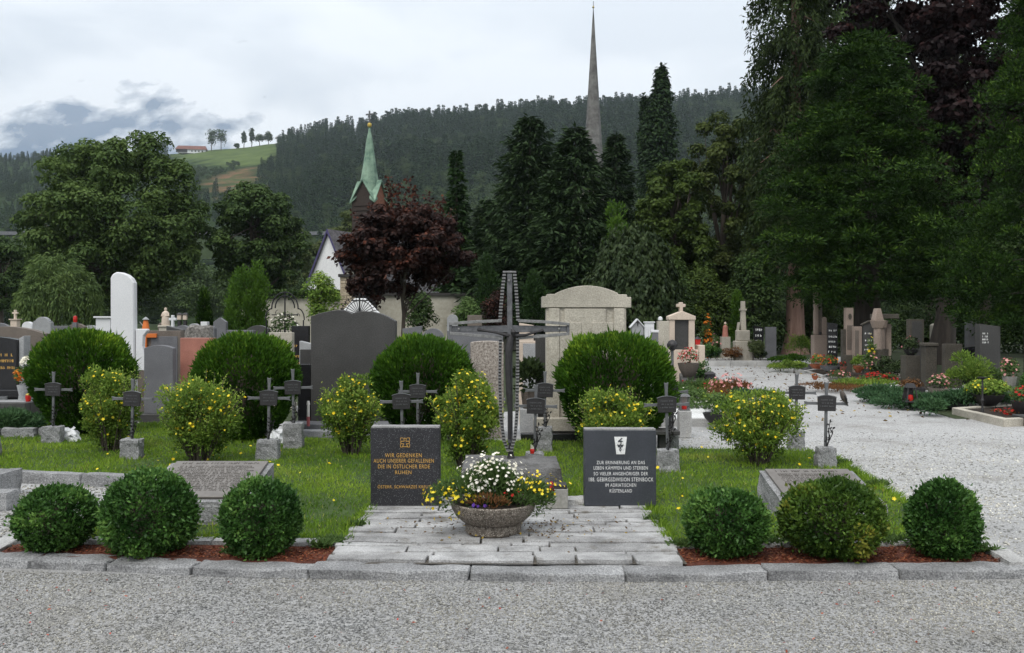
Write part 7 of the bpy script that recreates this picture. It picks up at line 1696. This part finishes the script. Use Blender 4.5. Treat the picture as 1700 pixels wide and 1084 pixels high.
# candles at the foot of a cross
t = thing('grave_candle', 'small red and white candle on the low stone beside the tall steel cross', 'candle', (X(883.5, 10.0), 10.0, 0.215))
part('glass', MB().lathe([(0.022, 0), (0.026, 0.03), (0.022, 0.05), (0, 0.05)], 10), M['redglass'], t)
for i in range(3): part('wick_candle', MB().tube([(-0.012 + i * 0.012, 0, 0.045), (-0.012 + i * 0.013, 0, 0.10 - i * 0.012)], 0.004, 5), M['wax'], t)

# ================================================================== BUILDINGS
# cemetery wall with coping
t = thing('cemetery_wall', 'long pale plastered cemetery wall with a dark coping', 'wall', (X(660, 50), 50, 0))
x0, x1 = X(395, 50) - X(660, 50), X(925, 50) - X(660, 50); zt = Zh(491, 50)
part('wall_face', MB().box(x0, 0, 0, x1, 0.4, zt), M['wall'], t); part('coping', MB().box(x0 - 0.1, -0.12, zt + 0.003, x1 + 0.1, 0.52, zt + 0.16), M['coping'], t)
g = np.random.default_rng(61); n = 2600
P = np.stack([g.uniform(x0, X(600, 50) - X(660, 50), n), -0.2 + 0.25 * g.random(n), zt + 0.15 + 0.14 * g.random(n) - 0.3 * (g.random(n) ** 3)], 1)
obj('ivy', cards_mesh('ivy', P, g.normal(size=(n, 3)) + [0, -0.3, -0.4], np.array([0, -0.8, 0.6]) + 0.5 * g.normal(size=(n, 3)), 0.16, 0.12, g.random(n)), M['oak'], t, kind='stuff')
# gate pier of squared sandstone blocks, with a lower wing
t = thing('gate_pier', 'sandstone block gate pier with a dark cornice before the white chapel', 'gate pier', (X(583, 48), 48, 0)); s_ = 48 / F; ztp = Zh(460, 48)
part('core', MB().box(-18 * s_, 0.05, 0, 16 * s_, 0.9, ztp), M['mortar'], t)
rg = random.Random(8); z = 0.05
while z < ztp - 0.1:
    hgt = rg.uniform(0.17, 0.26); x = -18.5 * s_
    hgt = min(hgt, ztp - z)
    while x < 16 * s_:
        L = min(rg.uniform(0.28, 0.55), 16.5 * s_ - x)
        if L > 0.06 and z + hgt > Zh(510, 48): part('block', MB().box(x + 0.008, -0.03 + rg.uniform(-0.012, 0.012), z + 0.008, x + L - 0.008, 0.06, z + hgt - 0.008), M['rubble'], t, 0.012)
        x += L
    z += hgt
part('cornice', MB().box(-21 * s_, -0.14, ztp + 0.004, 19 * s_, 1.0, ztp + 0.16), M['coping'], t, 0.01); part('upper_block', MB().box(-9 * s_, 0.1, ztp + 0.164, 18 * s_, 0.9, Zh(449, 48)), M['wall'], t, 0.01); part('upper_cap', MB().box(-11 * s_, 0.0, Zh(449, 48) + 0.004, 20 * s_, 1.0, Zh(446, 48)), M['coping'], t)
# chapel: steep white gable, slate roof, wooden turret with a copper spire
CYC = 56.0; th = R(26); s_ = CYC / F
t = thing('chapel', 'white chapel with a steep gable, slate roof and green copper spire', 'chapel', (X(546, CYC), CYC, 0), -th)
hw = 1.92; zr = Zh(383, CYC); ze = Zh(478, CYC) ; LEN = 12.0
ze = 3.2
part('gable_wall', MB().prism([(-hw, 0), (-hw, ze), (0, zr - 0.12), (hw, ze), (hw, 0)], 0, LEN), M['plaster'], t)
for s in (-1, 1):
    ov = 0.16; sl = (zr - ze) / hw
    part('roof', MB().hexa([(0, -ov, zr - 0.10), (s * (hw + 0.3), -ov, ze - 0.3 * sl - 0.10), (s * (hw + 0.3), LEN + ov, ze - 0.3 * sl - 0.10), (0, LEN + ov, zr - 0.10), (0, -ov, zr + 0.10), (s * (hw + 0.3), -ov, ze - 0.3 * sl + 0.10), (s * (hw + 0.3), LEN + ov, ze - 0.3 * sl + 0.10), (0, LEN + ov, zr + 0.10)]), M['roof'], t)
    part('verge_board', MB().hexa([(0, -ov - 0.05, zr - 0.12), (s * (hw + 0.32), -ov - 0.05, ze - 0.32 * sl - 0.12), (s * (hw + 0.32), -ov - 0.004, ze - 0.32 * sl - 0.12), (0, -ov - 0.004, zr - 0.12), (0, -ov - 0.05, zr + 0.11), (s * (hw + 0.32), -ov - 0.05, ze - 0.32 * sl + 0.11), (s * (hw + 0.32), -ov - 0.004, ze - 0.32 * sl + 0.11), (0, -ov - 0.004, zr + 0.11)]), M['verge'], t)
TY = 58.5; s_ = TY / F; tx = X(613.5, TY)
t = thing('bell_turret', 'brick and timber bell turret under a slender green copper spire with a cross', 'bell turret', (tx, TY, 0), R(-22))
a = 0.80; zb_ = 5.6; zev = Zh(337, TY); zg = Zh(303, TY); ztop = Zh(212, TY)
part('tower_wall', MB().box(-a, -a, zb_ - 5.6, a, a, zev), M['brick'], t)
part('timber_front', MB().box(-a - 0.01, -a - 0.025, zb_ - 2, a + 0.004, -a - 0.003, zev), M['louvre'], t); part('timber_side', MB().box(-a - 0.03, -a + 0.01, zb_ - 2, -a - 0.003, a, zev), M['louvre'], t)
part('louvre_panel', MB().box(-a + 0.10, -a - 0.045, zb_, a - 0.10, -a - 0.028, zev), M['louvre'], t)
for i in range(4): part('louvre_slat', MB().box(-a + 0.12, -a - 0.09, zev - 0.28 - i * 0.30, a - 0.12, -a - 0.032, zev - 0.22 - i * 0.30), M['louvre'], t)
part('window', MB().box(a + 0.003, -0.3, zev - 1.0, a + 0.02, 0.1, zev - 0.15), M['louvre'], t)
for k in range(4):
    rm = Matrix.Rotation(R(90) * k, 4, 'Z')
    o = part('gable', MB().prism([(-a, zev + 0.004), (0, zg), (a, zev + 0.004)], -a, -a + 0.10), M['louvre' if k % 2 == 0 else 'brick'], t); o.matrix_local = rm
    for s in (-1, 1):
        e = 0.13; b = MB()
        b.hexa([(s * (a + e), -a - e, zev - 0.12), (0, -a - e, zg + 0.02), (0, -0.05, zg + 0.02), (s * (a + e), -a + 0.25, zev + 0.12), (s * (a + e), -a - e, zev - 0.02), (0, -a - e, zg + 0.13), (0, -0.05, zg + 0.13), (s * (a + e), -a + 0.25, zev + 0.22)])
        o = part('gable_roof', b, M['copper'], t); o.matrix_local = rm
prof = [(0.0, 0), (0.96, -0.25), (0.74, 0.62), (0.56, 1.5), (0.41, 2.4), (0.29, 3.3), (0.185, 4.2)]
zz0 = zev + 0.25
sp = [(0.78, zev + 0.40), (0.70, zev + 0.9), (0.57, zz0 + 1.3), (0.44, zz0 + 2.1), (0.31, zz0 + 3.0), (0.20, zz0 + 3.9), (0.10, ztop - 0.3), (0.055, ztop)]
part('spire', MB().lathe(sp, 8, (0, 0, 0), R(22.5)), M['copper'], t)
part('finial_ball', MB().lathe([(0, ztop - 0.02), (0.12, ztop + 0.06), (0.15, ztop + 0.17), (0.12, ztop + 0.28), (0, ztop + 0.34)], 14), M['goldball'], t, smooth=True)
part('finial_cross', MB().box(-0.04, -0.04, ztop + 0.34, 0.04, 0.04, Zh(184, TY)).box(-0.26, -0.038, Zh(191, TY), -0.042, 0.038, Zh(188.6, TY)).box(0.042, -0.038, Zh(191, TY), 0.26, 0.038, Zh(188.6, TY)), M['iron'], t)
# parish church: tall shingled spire rising over the pines
TY = 160.0; s_ = TY / F; t = thing('church_tower', 'parish church tower with a very tall slender shingled spire', 'church tower', (X(985, TY), TY, 0), R(15))
part('tower_wall', MB().box(-2.2, -2.2, 0, 2.2, 2.2, 24), M['wall'], t)
for k in range(4):
    o = part('window', MB().box(-0.5, -2.24, 18, 0.5, -2.203, 21), M['louvre'], t); o.matrix_local = Matrix.Rotation(R(90) * k, 4, 'Z')
rws = []; zb_, zt_ = 24.0, Zh(30, TY); nrow = 76
mbs = [(2.45, 23.6)]
for i in range(nrow):
    f = i / nrow; f2 = (i + 1) / nrow
    r0 = 0.14 + 1.96 * (1 - f) ** 1.06; r1 = 0.14 + 1.96 * (1 - f2) ** 1.06
    mbs += [(r0 + 0.03, zb_ + (zt_ - zb_) * f), (r1 + 0.03, zb_ + (zt_ - zb_) * f2 - 0.02)]
part('spire', MB().lathe(mbs, 8, (0, 0, 0), R(22.5)), M['shingle'], t)
part('spire_tip', MB().lathe([(0.16, zt_ - 0.1), (0.10, zt_ + 0.9), (0.04, zt_ + 1.8), (0, zt_ + 1.9)], 8), M['coping'], t)
part('finial_ball', MB().lathe([(0, Zh(12, TY) - 0.3), (0.24, Zh(12, TY)), (0, Zh(12, TY) + 0.3)], 12), M['goldball'], t); part('finial_rod', MB().tube([(0, 0, zt_ + 1.7), (0, 0, Zh(2, TY))], 0.05, 6), M['iron_dk'], t)
# farm on the hill
def hill_at(x, Y): return float(hz_at(np.array([x]), np.array([Y]))[0])
FY_ = 1085.0; fxx = X(318, FY_); fz_ = hill_at(fxx, FY_)
t = thing('farmhouse', 'low white farmhouse with a long red-brown roof on the hilltop meadow', 'farmhouse', (fxx, FY_, fz_ - 0.5), R(8))
part('wall', MB().box(-15, -4, 0, 17, 4, 5), M['plaster'], t); part('barn_wall', MB().box(-17, -4.15, 0.5, -4, -4.01, 4.8), M['louvre'], t)
rf = part('roof', MB().hexa([(-18, -5.4, 4.4), (18.5, -5.4, 4.4), (18.5, 5.4, 4.4), (-18, 5.4, 4.4), (-15.5, -0.4, 9.4), (16.5, -0.4, 9.4), (16.5, 0.4, 9.4), (-15.5, 0.4, 9.4)]), stone_mat('old_red_roof', (0.15, 0.06, 0.045), (0.23, 0.11, 0.085), 0.6, None, 0.9, 0, 0.1, 0.3), t)
for i in range(4): part('window', MB().box(0.5 + i * 4, -4.06, 1.5, 2.0 + i * 4, -4.01, 3.4), M['louvre'], t)

# ================================================================== TREES
print('trees...')
# trees on the hilltop beside the farm
for i, (px, pt, half, lab) in enumerate(((351, 213, 10, 'rounded tall tree on the hilltop, nearest the farmhouse'), (367, 212, 12, 'rounded tall tree on the hilltop, second from the farmhouse'), (393, 238, 5, 'very small bushy tree on the hilltop meadow edge'), (405, 219, 5, 'thin pale tree on the hilltop between the meadow and the wood'), (418, 212, 5, 'slender taller tree on the hilltop before the wood'), (431, 222, 11, 'spreading tree on the hilltop beside the wood'), (446, 219, 8, 'dark tree on the hilltop touching the wood'), (271, 232, 9, 'rounded hilltop tree above the crown of the big ash'))):
    Y = 1080.0; xx = X(px, Y); zg_ = hill_at(xx, Y); rr = half / F * Y; h = Zh(pt, Y) - zg_; rng = np.random.default_rng(200 + i)
    t = thing('hilltop_tree', lab, 'tree', (xx, Y, zg_ - 0.3), 0, 'trees on the hilltop by the farm')
    d = unit(rng.normal(size=(16, 3))) * [rr * 0.62, rr * 0.62, h * 0.30] * rng.uniform(0.5, 1, (16, 1)) + [0, 0, h * 0.62]
    obj('crown', cards_mesh('crown', *clump(rng, d, np.tile([[rr * 0.42, rr * 0.42, h * 0.16]], (16, 1)), 40, 1.8, 1.3, 'leaf', 0.5)), M['decid_far'], t); part('trunk', MB().tube([(0, 0, -1), (0, 0, h * 0.7)], [0.6, 0.2], 6), M['bark'], t)

broad_tree('huge spreading ash tree behind the white pillar', 'tree', 30, 348, 208, 520, 58, 0.26, 0.15, 250, 'ash', 'bark', 1, 200, 0.42, 300, cr=0.135, flat=0.85, egg=0.10, droop=0.35, rough_out=0.20, limbs=30, name='ash_tree')
broad_tree('dark oak-like tree between the ash and the chapel', 'tree', 338, 520, 286, 505, 62, 0.26, 0.16, 240, 'oak', 'bark', 2, 420, 0.34, 120, cr=0.17, flat=0.75, droop=0.2, rough_out=0.5, limbs=26, egg=0.18, name='oak_tree')
broad_tree('hazy pale green tree between the oak and the chapel', 'tree', 430, 520, 345, 505, 95, 0.34, 0.2, 260, 'pale', 'bark', 3, 470, 0.3, 36, cr=0.30, rough_out=0.3, egg=0.2)
broad_tree('hazy bushy tree behind the white chapel gable', 'tree', 490, 566, 375, 520, 100, 0.34, 0.2, 240, 'pale', 'bark', 33, 530, 0.3, 30, cr=0.30, rough_out=0.3)
broad_tree('small pale tree behind the copper turret', 'tree', 545, 612, 340, 470, 92, 0.34, 0.2, 220, 'pale', 'bark', 34, 580, 0.3, 26, cr=0.30, rough_out=0.3)
broad_tree('dim blue-green tree at the picture edge behind the willow', 'tree', -60, 60, 385, 520, 75, 0.30, 0.18, 260, 'oak', 'bark', 35, 0, 0.3, 44, cr=0.26, rough_out=0.3)
# weeping willow
rng = np.random.default_rng(5); Y = 48.0
t = thing('willow_tree', 'light green weeping willow beneath the big ash', 'willow tree', (X(97, Y), Y, 0)); a = 64 / F * Y; zt = Zh(407, Y)
m_ = 420; d = unit(rng.normal(size=(m_, 3))); d[:, 2] = np.abs(d[:, 2]); Ps = []; Us = []
for q in range(m_):
    top = np.array([d[q, 0] * a * 0.86, d[q, 1] * a * 0.86, zt * 0.50 + d[q, 2] * zt * 0.50]) * rng.uniform(0.78, 1.0); top[2] = max(top[2], 1.2)
    L = rng.uniform(0.25, 0.62) * top[2]; k = 34; u = rng.random(k)
    P = np.stack([top[0] + d[q, 0] * 0.5 * np.sqrt(u) + 0.07 * rng.normal(size=k), top[1] + d[q, 1] * 0.5 * np.sqrt(u) + 0.07 * rng.normal(size=k), top[2] + 0.15 * np.sin(u * 3) - L * u ** 1.3], 1)
    Ps.append(P); Us.append(np.stack([0.35 * rng.normal(size=k) + d[q, 0] * (0.6 - u), 0.35 * rng.normal(size=k), 0.1 - 1.1 * u - 0.2], 1))
P = np.concatenate(Ps); U = np.concatenate(Us); k = len(P)
obj('crown', cards_mesh('crown', P, U, rng.normal(size=(k, 3)) + [0, -0.5, 0.3], 0.26 * rng.uniform(0.7, 1.4, k), 0.075, 0.6 * rng.random(k) + 0.4 * np.repeat(rng.random(m_), 34)), M['willow'], t)
mb = MB(); limb_tubes(mb, rng, (0, 0, 0), (0, 0, zt * 0.7), 0.2, [tuple(q * [a * .7, a * .7, zt * .4] + [0, 0, zt * .5]) for q in d[:14]], 14); part('trunk', mb, M['bark'], t, smooth=True)
# thujas on the cemetery side
plume_tree('bright green columnar thuja clump beside the wrought iron arch', 'thuja', 410, 33, [(458, 398, 432), (470, 384, 440), (500, 376, 444), (535, 374, 446), (562, 376, 444)], 70, 160, 0.13, 0.05, 'thuja_b', 'bark', 11, lobe=(0.22, 0.22, 0.55), tr=0.08, spread=0.35, up=1.1)
plume_tree('little cone-shaped thuja among the far headstones', 'thuja', 340, 30, [(497, 337, 342), (515, 331, 349), (545, 327, 352), (560, 328, 352)], 26, 110, 0.12, 0.05, 'thuja', 'bark', 12, lobe=(0.13, 0.13, 0.4), tr=0.05, spread=0.35, up=1.1)
plume_tree('small yellow-green shrub tree growing over the cemetery wall', 'small tree', 533, 44, [(463, 520, 545), (475, 508, 560), (500, 506, 566), (530, 512, 562)], 40, 90, 0.16, 0.08, 'shrub', 'bark', 13, lobe=(0.38, 0.38, 0.4), tr=0.06, mode='leaf', name='small_tree')
plume_tree('dark ivy-clad shrub against the cemetery wall', 'shrub', 698, 46, [(490, 682, 712), (510, 672, 720), (540, 670, 726)], 36, 90, 0.16, 0.09, 'oak', 'bark', 14, lobe=(0.4, 0.4, 0.4), tr=0.06, mode='leaf', name='wall_shrub')
plume_tree('grey-green bush below the pale cemetery wall', 'shrub', 775, 38, [(503, 765, 792), (518, 750, 800), (545, 745, 806)], 34, 90, 0.13, 0.06, 'herb', 'bark', 15, lobe=(0.35, 0.35, 0.3), tr=0.05, mode='leaf', name='wall_shrub')
plume_tree('reddish barberry bush behind the tall steel cross', 'shrub', 826, 34, [(492, 815, 838), (510, 798, 846), (545, 792, 852)], 34, 80, 0.12, 0.05, 'maple', 'bark', 16, lobe=(0.3, 0.3, 0.3), tr=0.05, mode='leaf', name='barberry_bush')
plume_tree('dark narrow thuja at the end of the cemetery wall', 'thuja', 808, 44, [(440, 803, 814), (465, 794, 824), (500, 790, 830), (530, 790, 830)], 40, 120, 0.18, 0.07, 'spruce', 'bark', 17, lobe=(0.3, 0.3, 0.7), tr=0.08, up=1.0)
plume_tree('slim dark thuja behind the limestone tomb', 'thuja', 885, 40, [(470, 878, 892), (490, 868, 902), (530, 866, 904)], 34, 110, 0.16, 0.06, 'spruce', 'bark', 18, lobe=(0.28, 0.28, 0.6), tr=0.07, up=1.0)
# copper maple
broad_tree('copper-leaved maple with a thin straight trunk before the chapel', 'maple tree', 553, 785, 318, 500, 31, 0.155, 0.115, 150, 'maple', 'bark', 6, 668, 0.085, 170, cr=0.16, flat=0.6, droop=0.2, rough_out=0.45, limbs=30, fill=0.35, name='maple_tree', up=0.7)
rng = np.random.default_rng(66); mt = bpy.data.objects['maple_tree']; Y = 31.0; Ps = []; mb = MB(); x0 = X(668, Y)
for (px, pt, pb_) in ((642, 293, 360), (660, 300, 370), (679, 298, 360), (691, 318, 370), (712, 318, 380), (728, 322, 390), (752, 345, 400), (738, 330, 390), (610, 335, 390), (590, 352, 410), (648, 312, 360)):
    u = rng.random(70)[:, None]; A = np.array([X(px, Y) - x0, rng.normal() * 0.4, Zh(pt, Y)]); B = np.array([(X(px, Y) - x0) * 0.8, 0.0, Zh(pb_, Y)])
    Ps.append(A * (1 - u) + B * u + rng.normal(size=(70, 3)) * (0.05 + 0.10 * u)); mb.tube([tuple(B), tuple(A)], [0.02, 0.005], 4)
P = np.concatenate(Ps); k = len(P)
obj('shoot', cards_mesh('shoot', P, rng.normal(size=(k, 3)), rng.normal(size=(k, 3)) + [0, -0.4, 0.4], 0.14 * rng.uniform(0.6, 1.2, k), 0.10, 0.55 + 0.45 * rng.random(k)), M['maple'], mt, kind='stuff')
broad_tree('smaller dark-leaved tree with a short trunk before the gate pier', 'tree', 575, 665, 420, 508, 36, 0.17, 0.13, 130, 'maple', 'bark', 7, 627, 0.09, 34, cr=0.28, rough_out=0.3, limbs=12, name='small_maple')
# spruce and black pines
spruce_tree('single dark spruce with a pointed top beside the copper maple', 758, 42, 250, 52, 1, tiers=40, br=10, per=34, L=0.40, Wd=0.15, power=0.80)
def black_pine(label, px, half, pt, Y, seed, tiers):
    return spruce_tree(label, px, half, pt, Y, 300 + seed, 'pine', tiers=int(tiers * 1.5), br=12, per=84, L=0.46, Wd=0.12, z0=1.0, power=0.62, droop=0.08, lift=0.22, tr=0.28, group='black pines beneath the church spire', name='pine_tree', catg='pine tree')
black_pine('tallest black pine with an open pointed crown', 880, 112, 195, 50, 1, 30)
black_pine('broad black pine in front of the church spire foot', 955, 100, 214, 47, 2, 28)
black_pine('narrower black pine close to the weeping tree', 1022, 62, 226, 56, 3, 26)
black_pine('low black pine beside the copper maple', 812, 66, 330, 54, 4, 18)
# dark weeping tree
rng = np.random.default_rng(9); Y = 36.0; s_ = Y / F
t = thing('weeping_tree', 'dark weeping tree with hanging leaves behind the limestone tomb', 'weeping tree', (X(1050, Y), Y, 0)); a = 82 * s_; zt = Zh(358, Y)
m_ = 620; d = unit(rng.normal(size=(m_, 3))); d[:, 2] = np.abs(d[:, 2]); Ps = []; Us = []; Ns = []; Ts = []
for q in range(m_):
    f = rng.uniform(0.72, 1.0); top = np.array([d[q, 0] * a * 0.92 * f, d[q, 1] * a * 0.92 * f, 1.9 + d[q, 2] * (zt - 1.9) * f])
    L = rng.uniform(0.5, 1.7); k = 36; u = rng.random(k)
    Ps.append(np.stack([top[0] + d[q, 0] * 0.4 * np.sqrt(u) + 0.08 * rng.normal(size=k), top[1] + d[q, 1] * 0.4 * np.sqrt(u) + 0.08 * rng.normal(size=k), np.maximum(top[2] - L * u, 0.6 + 0.7 * rng.random(k))], 1))
    Us.append(np.stack([0.4 * rng.normal(size=k) + d[q, 0] * 0.2, 0.4 * rng.normal(size=k) + d[q, 1] * 0.2, -1 + 0.3 * rng.normal(size=k)], 1)); Ns.append(d[q][None] + [0, 0, 0.4] + 0.45 * rng.normal(size=(k, 3))); Ts.append(0.6 * rng.random(k) + 0.4 * rng.random())
P, U, N, T_ = map(np.concatenate, (Ps, Us, Ns, Ts)); k = len(P)
obj('crown', cards_mesh('crown', P, U, N, 0.21 * rng.uniform(0.7, 1.3, k), 0.115, T_), M['weep'], t)
mb = MB(); limb_tubes(mb, rng, (0, 0, 0), (0.1, 0, zt * 0.75), 0.16, [tuple(q * [a * .6, a * .6, zt * .3] + [0, 0, zt * .55]) for q in d[:16]], 16); part('trunk', mb, M['bark'], t, smooth=True)
# poplars, limes and the rest of the middle distance
plume_tree('dark columnar poplar standing above the other trees', 'poplar', 1090, 110, [(130, 1092, 1104), (150, 1080, 1114), (180, 1074, 1118), (215, 1066, 1120), (260, 1062, 1122), (330, 1064, 1120), (430, 1070, 1115)], 150, 110, 0.55, 0.34, 'poplar', 'bark', 21, lobe=(0.9, 0.9, 1.9), tr=0.4, mode='leaf', name='poplar_tree')
plume_tree('second narrower poplar tucked beside the columnar one', 'poplar', 1069, 114, [(165, 1067, 1072), (190, 1063, 1077), (240, 1060, 1082), (330, 1058, 1086)], 60, 90, 0.55, 0.34, 'poplar', 'bark', 22, lobe=(0.7, 0.7, 1.6), tr=0.3, mode='leaf', name='poplar_tree')
broad_tree('green lime tree beside the poplars', 'lime tree', 1046, 1190, 238, 540, 46, 0.22, 0.15, 260, 'lime', 'bark', 23, 1115, 0.26, 120, cr=0.19, flat=0.8, rough_out=0.34, limbs=22, name='lime_tree', egg=0.05)
broad_tree('yellowing lime tree between the green lime and the sequoia', 'lime tree', 1118, 1288, 180, 520, 50, 0.22, 0.145, 240, 'autumn', 'bark', 127, 1200, 0.28, 130, cr=0.175, flat=0.85, rough_out=0.22, limbs=22, name='lime_tree')
plume_tree('bright thuja behind the weeping tree', 'thuja', 1022, 44, [(345, 1012, 1030), (362, 1004, 1040), (420, 1000, 1044), (520, 1000, 1046)], 50, 110, 0.18, 0.07, 'thuja_b', 'bark', 25, lobe=(0.3, 0.3, 0.7), tr=0.1, up=1.0)
plume_tree('dark green hedge tree under the green lime', 'hedge tree', 1105, 40, [(440, 1075, 1130), (480, 1062, 1150), (545, 1060, 1155)], 60, 110, 0.17, 0.09, 'oak', 'bark', 26, lobe=(0.45, 0.45, 0.5), tr=0.08, mode='leaf', name='hedge_tree')
plume_tree('fresh green young trees along the far path end', 'small tree', 1170, 43, [(455, 1140, 1185), (490, 1132, 1215), (560, 1130, 1222)], 76, 110, 0.17, 0.09, 'lime', 'bark', 27, lobe=(0.5, 0.5, 0.55), tr=0.08, mode='leaf', name='small_tree')
plume_tree('dark shrub mass behind the tall slim column', 'shrub', 1250, 44, [(430, 1215, 1290), (480, 1200, 1305), (560, 1200, 1310)], 86, 110, 0.18, 0.09, 'oak', 'bark', 28, lobe=(0.6, 0.6, 0.6), tr=0.08, mode='leaf', name='wall_shrub')
plume_tree('bright slim cypress beside the tall slim column', 'cypress', 1222, 38, [(500, 1220, 1228), (520, 1214, 1232), (570, 1212, 1233)], 26, 110, 0.14, 0.05, 'thuja_b', 'bark', 29, lobe=(0.18, 0.18, 0.5), tr=0.05, up=1.0, name='cypress')
# sequoia with drooping sprays
def sequoia():
    rng = np.random.default_rng(31); Y = 44.0; s_ = Y / F
    t = thing('sequoia_tree', 'towering sequoia with a reddish trunk and drooping sprays', 'sequoia tree', (X(1320, Y), Y, 0)); x0 = X(1320, Y)
    PR = [(-170, 1290, 1345), (-60, 1255, 1375), (0, 1226, 1385), (60, 1238, 1395), (130, 1244, 1400), (170, 1222, 1405), (230, 1212, 1410), (300, 1226, 1415), (380, 1224, 1410), (440, 1240, 1400), (470, 1262, 1380)]
    zs = np.array([Zh(p[0], Y) for p in PR]); l = np.array([X(p[1], Y) - x0 for p in PR]); r = np.array([X(p[2], Y) - x0 for p in PR]); o = np.argsort(zs); zs, l, r = zs[o], l[o], r[o]
    mb = MB(); zt = zs[-1]
    mb.tube([(0, 0, -0.2), (0, 0, 0.25), (0, 0, 0.9), (0, 0, 2.2), (0, 0, zt * 0.5), (0, 0, zt)], [0.78, 0.62, 0.48, 0.42, 0.30, 0.05], 16)
    Ps, Us, Ts, Ns = [], [], [], []
    for b in range(470):
        f = rng.random(); z = zs[0] + (zs[-1] - zs[0]) * f
        an = rng.uniform(0, 6.283); c = math.cos(an); L = (np.interp(z, zs, r) if c > 0 else -np.interp(z, zs, l)); L = abs(c) * L + (1 - abs(c)) * 2.6
        L *= rng.uniform(0.7, 1.06)
        ph = rng.random(); k = int(40 + 34 * L); u = rng.random(k) ** 0.55
        bz = 0.25 * L * np.sin(u * 2.2) - 0.75 * L * u ** 2.2 * (0.45 + 0.5 * ph)
        base = np.stack([c * L * u, math.sin(an) * L * u, z + 0.25 * L + bz], 1)
        hang = rng.random(k) ** 1.3 * (0.22 + 0.60 * u)
        P = base + 0.11 * rng.normal(size=(k, 3)); P[:, 2] -= hang
        Ps.append(P); Us.append(np.stack([0.35 * rng.normal(size=k) + 0.35 * c, 0.35 * rng.normal(size=k) + 0.35 * math.sin(an), -1 + 0.4 * rng.normal(size=k) + 0.9 * (hang < 0.1)], 1)); Ns.append(rng.normal(size=(k, 3)) + [c * 0.6, math.sin(an) * 0.6, 0.4]); Ts.append(0.5 * rng.random(k) + 0.3 * rng.random() + 0.2 * (hang < 0.12))
        if b % 7 == 0: mb.tube([(0, 0, z + 0.1), (c * L * 0.5, math.sin(an) * L * 0.5, z + 0.42 * L), (c * L * 0.95, math.sin(an) * L * 0.95, z + 0.15 * L)], [0.07, 0.045, 0.012], 5)
    P, U, N, T_ = map(np.concatenate, (Ps, Us, Ns, Ts)); k = len(P)
    obj('crown', cards_mesh('crown', P, U, N, 0.25 * rng.uniform(0.7, 1.4, k), 0.085 * rng.uniform(0.7, 1.3, k), T_, 0.1), M['seq'], t)
    part('trunk', mb, M['bark_red'], t, smooth=True)
sequoia()
# big thuja over the graves, its foliage in flat drooping fans
plume_tree('massive thuja with drooping fans of foliage hanging low over the graves', 'thuja', 1440, 29.5,
           [(70, 1400, 1470), (100, 1375, 1496), (150, 1345, 1505), (220, 1318, 1520), (300, 1298, 1560), (380, 1286, 1600), (440, 1296, 1612), (480, 1310, 1605), (508, 1345, 1590)],
           700, 150, 0.15, 0.048, 'thuja', 'bark_dk', 41, lobe=(0.50, 0.50, 0.24), tr=0.42, droop=0.65, up=0.40, spread=0.38, trunk_top=0.92, shell=0.78, jit=0.42, topbias=0.85)
plume_tree('nearer lumpy thuja cut off by the picture edge', 'thuja', 1720, 20.5,
           [(-120, 1690, 1760), (40, 1672, 1800), (120, 1655, 1830), (220, 1640, 1850), (300, 1622, 1860), (400, 1600, 1860), (470, 1590, 1860), (520, 1592, 1850), (556, 1612, 1830)],
           400, 180, 0.092, 0.036, 'thuja', 'bark_dk', 42, lobe=(0.32, 0.32, 0.24), tr=0.25, droop=0.2, up=0.5, spread=0.45, shell=0.85, jit=0.3)
broad_tree('dark copper beech rising behind the massive thuja', 'beech tree', 1375, 1760, -190, 400, 34, 0.22, 0.16, 210, 'beech', 'bark_dk', 43, 1560, 0.4, 240, cr=0.15, flat=0.55, rough_out=0.3, limbs=30, name='beech_tree', droop=0.3)
# dark background trees closing the view under and behind them
for i, (a, b, pt, pb_, Y, mt_, lab) in enumerate(((1270, 1500, -160, 500, 56, 'oak', 'tall dark tree closing the gap behind the sequoia'), (1480, 1800, 60, 500, 46, 'oak', 'dark bushy tree behind the copper beech'), (1440, 1640, 200, 520, 62, 'spruce', 'deep green tree behind the massive thuja'), (1330, 1470, 300, 545, 60, 'oak', 'low dark tree behind the joined pillars'), (1650, 1800, 380, 560, 40, 'oak', 'dark low tree at the picture edge behind the grey slab'))):
    broad_tree(lab, 'tree', a, b, pt, pb_, Y, 0.32, 0.22, 150, mt_, 'bark', 70 + i, None, 0.3, 130, cr=0.20, rough_out=0.25, name='background_tree', limbs=12)
for i, (a, b, pt, Y, lab) in enumerate(((1270, 1480, 520, 47, 'dark hedge in the shade behind the sequoia trunk'), (1470, 1640, 512, 52, 'dark hedge in the shade beyond the massive thuja'), (1640, 1800, 520, 45, 'dark hedge in the shade at the picture edge'))):
    plume_tree(lab, 'hedge', (a + b) / 2, Y, [(pt, a, b), (545, a - 5, b + 5), (575, a - 5, b + 5)], 110, 90, 0.2, 0.1, 'oak', 'bark', 80 + i, lobe=(0.8, 0.8, 0.6), tr=0.06, mode='leaf', name='hedge', depth=0.3, trunk_top=0.6)
plume_tree('lower lime foliage beside the sequoia trunk', 'small tree', 1345, 46, [(470, 1330, 1375), (500, 1325, 1385), (540, 1330, 1390)], 46, 100, 0.18, 0.09, 'lime', 'bark', 90, lobe=(0.5, 0.5, 0.5), tr=0.06, mode='leaf', name='small_tree')
tot = sum(len(o.data.loops) - 2 * len(o.data.polygons) for o in SC.objects if o.type == 'MESH')
print('TRIANGLES', tot, 'objects', len(SC.objects))
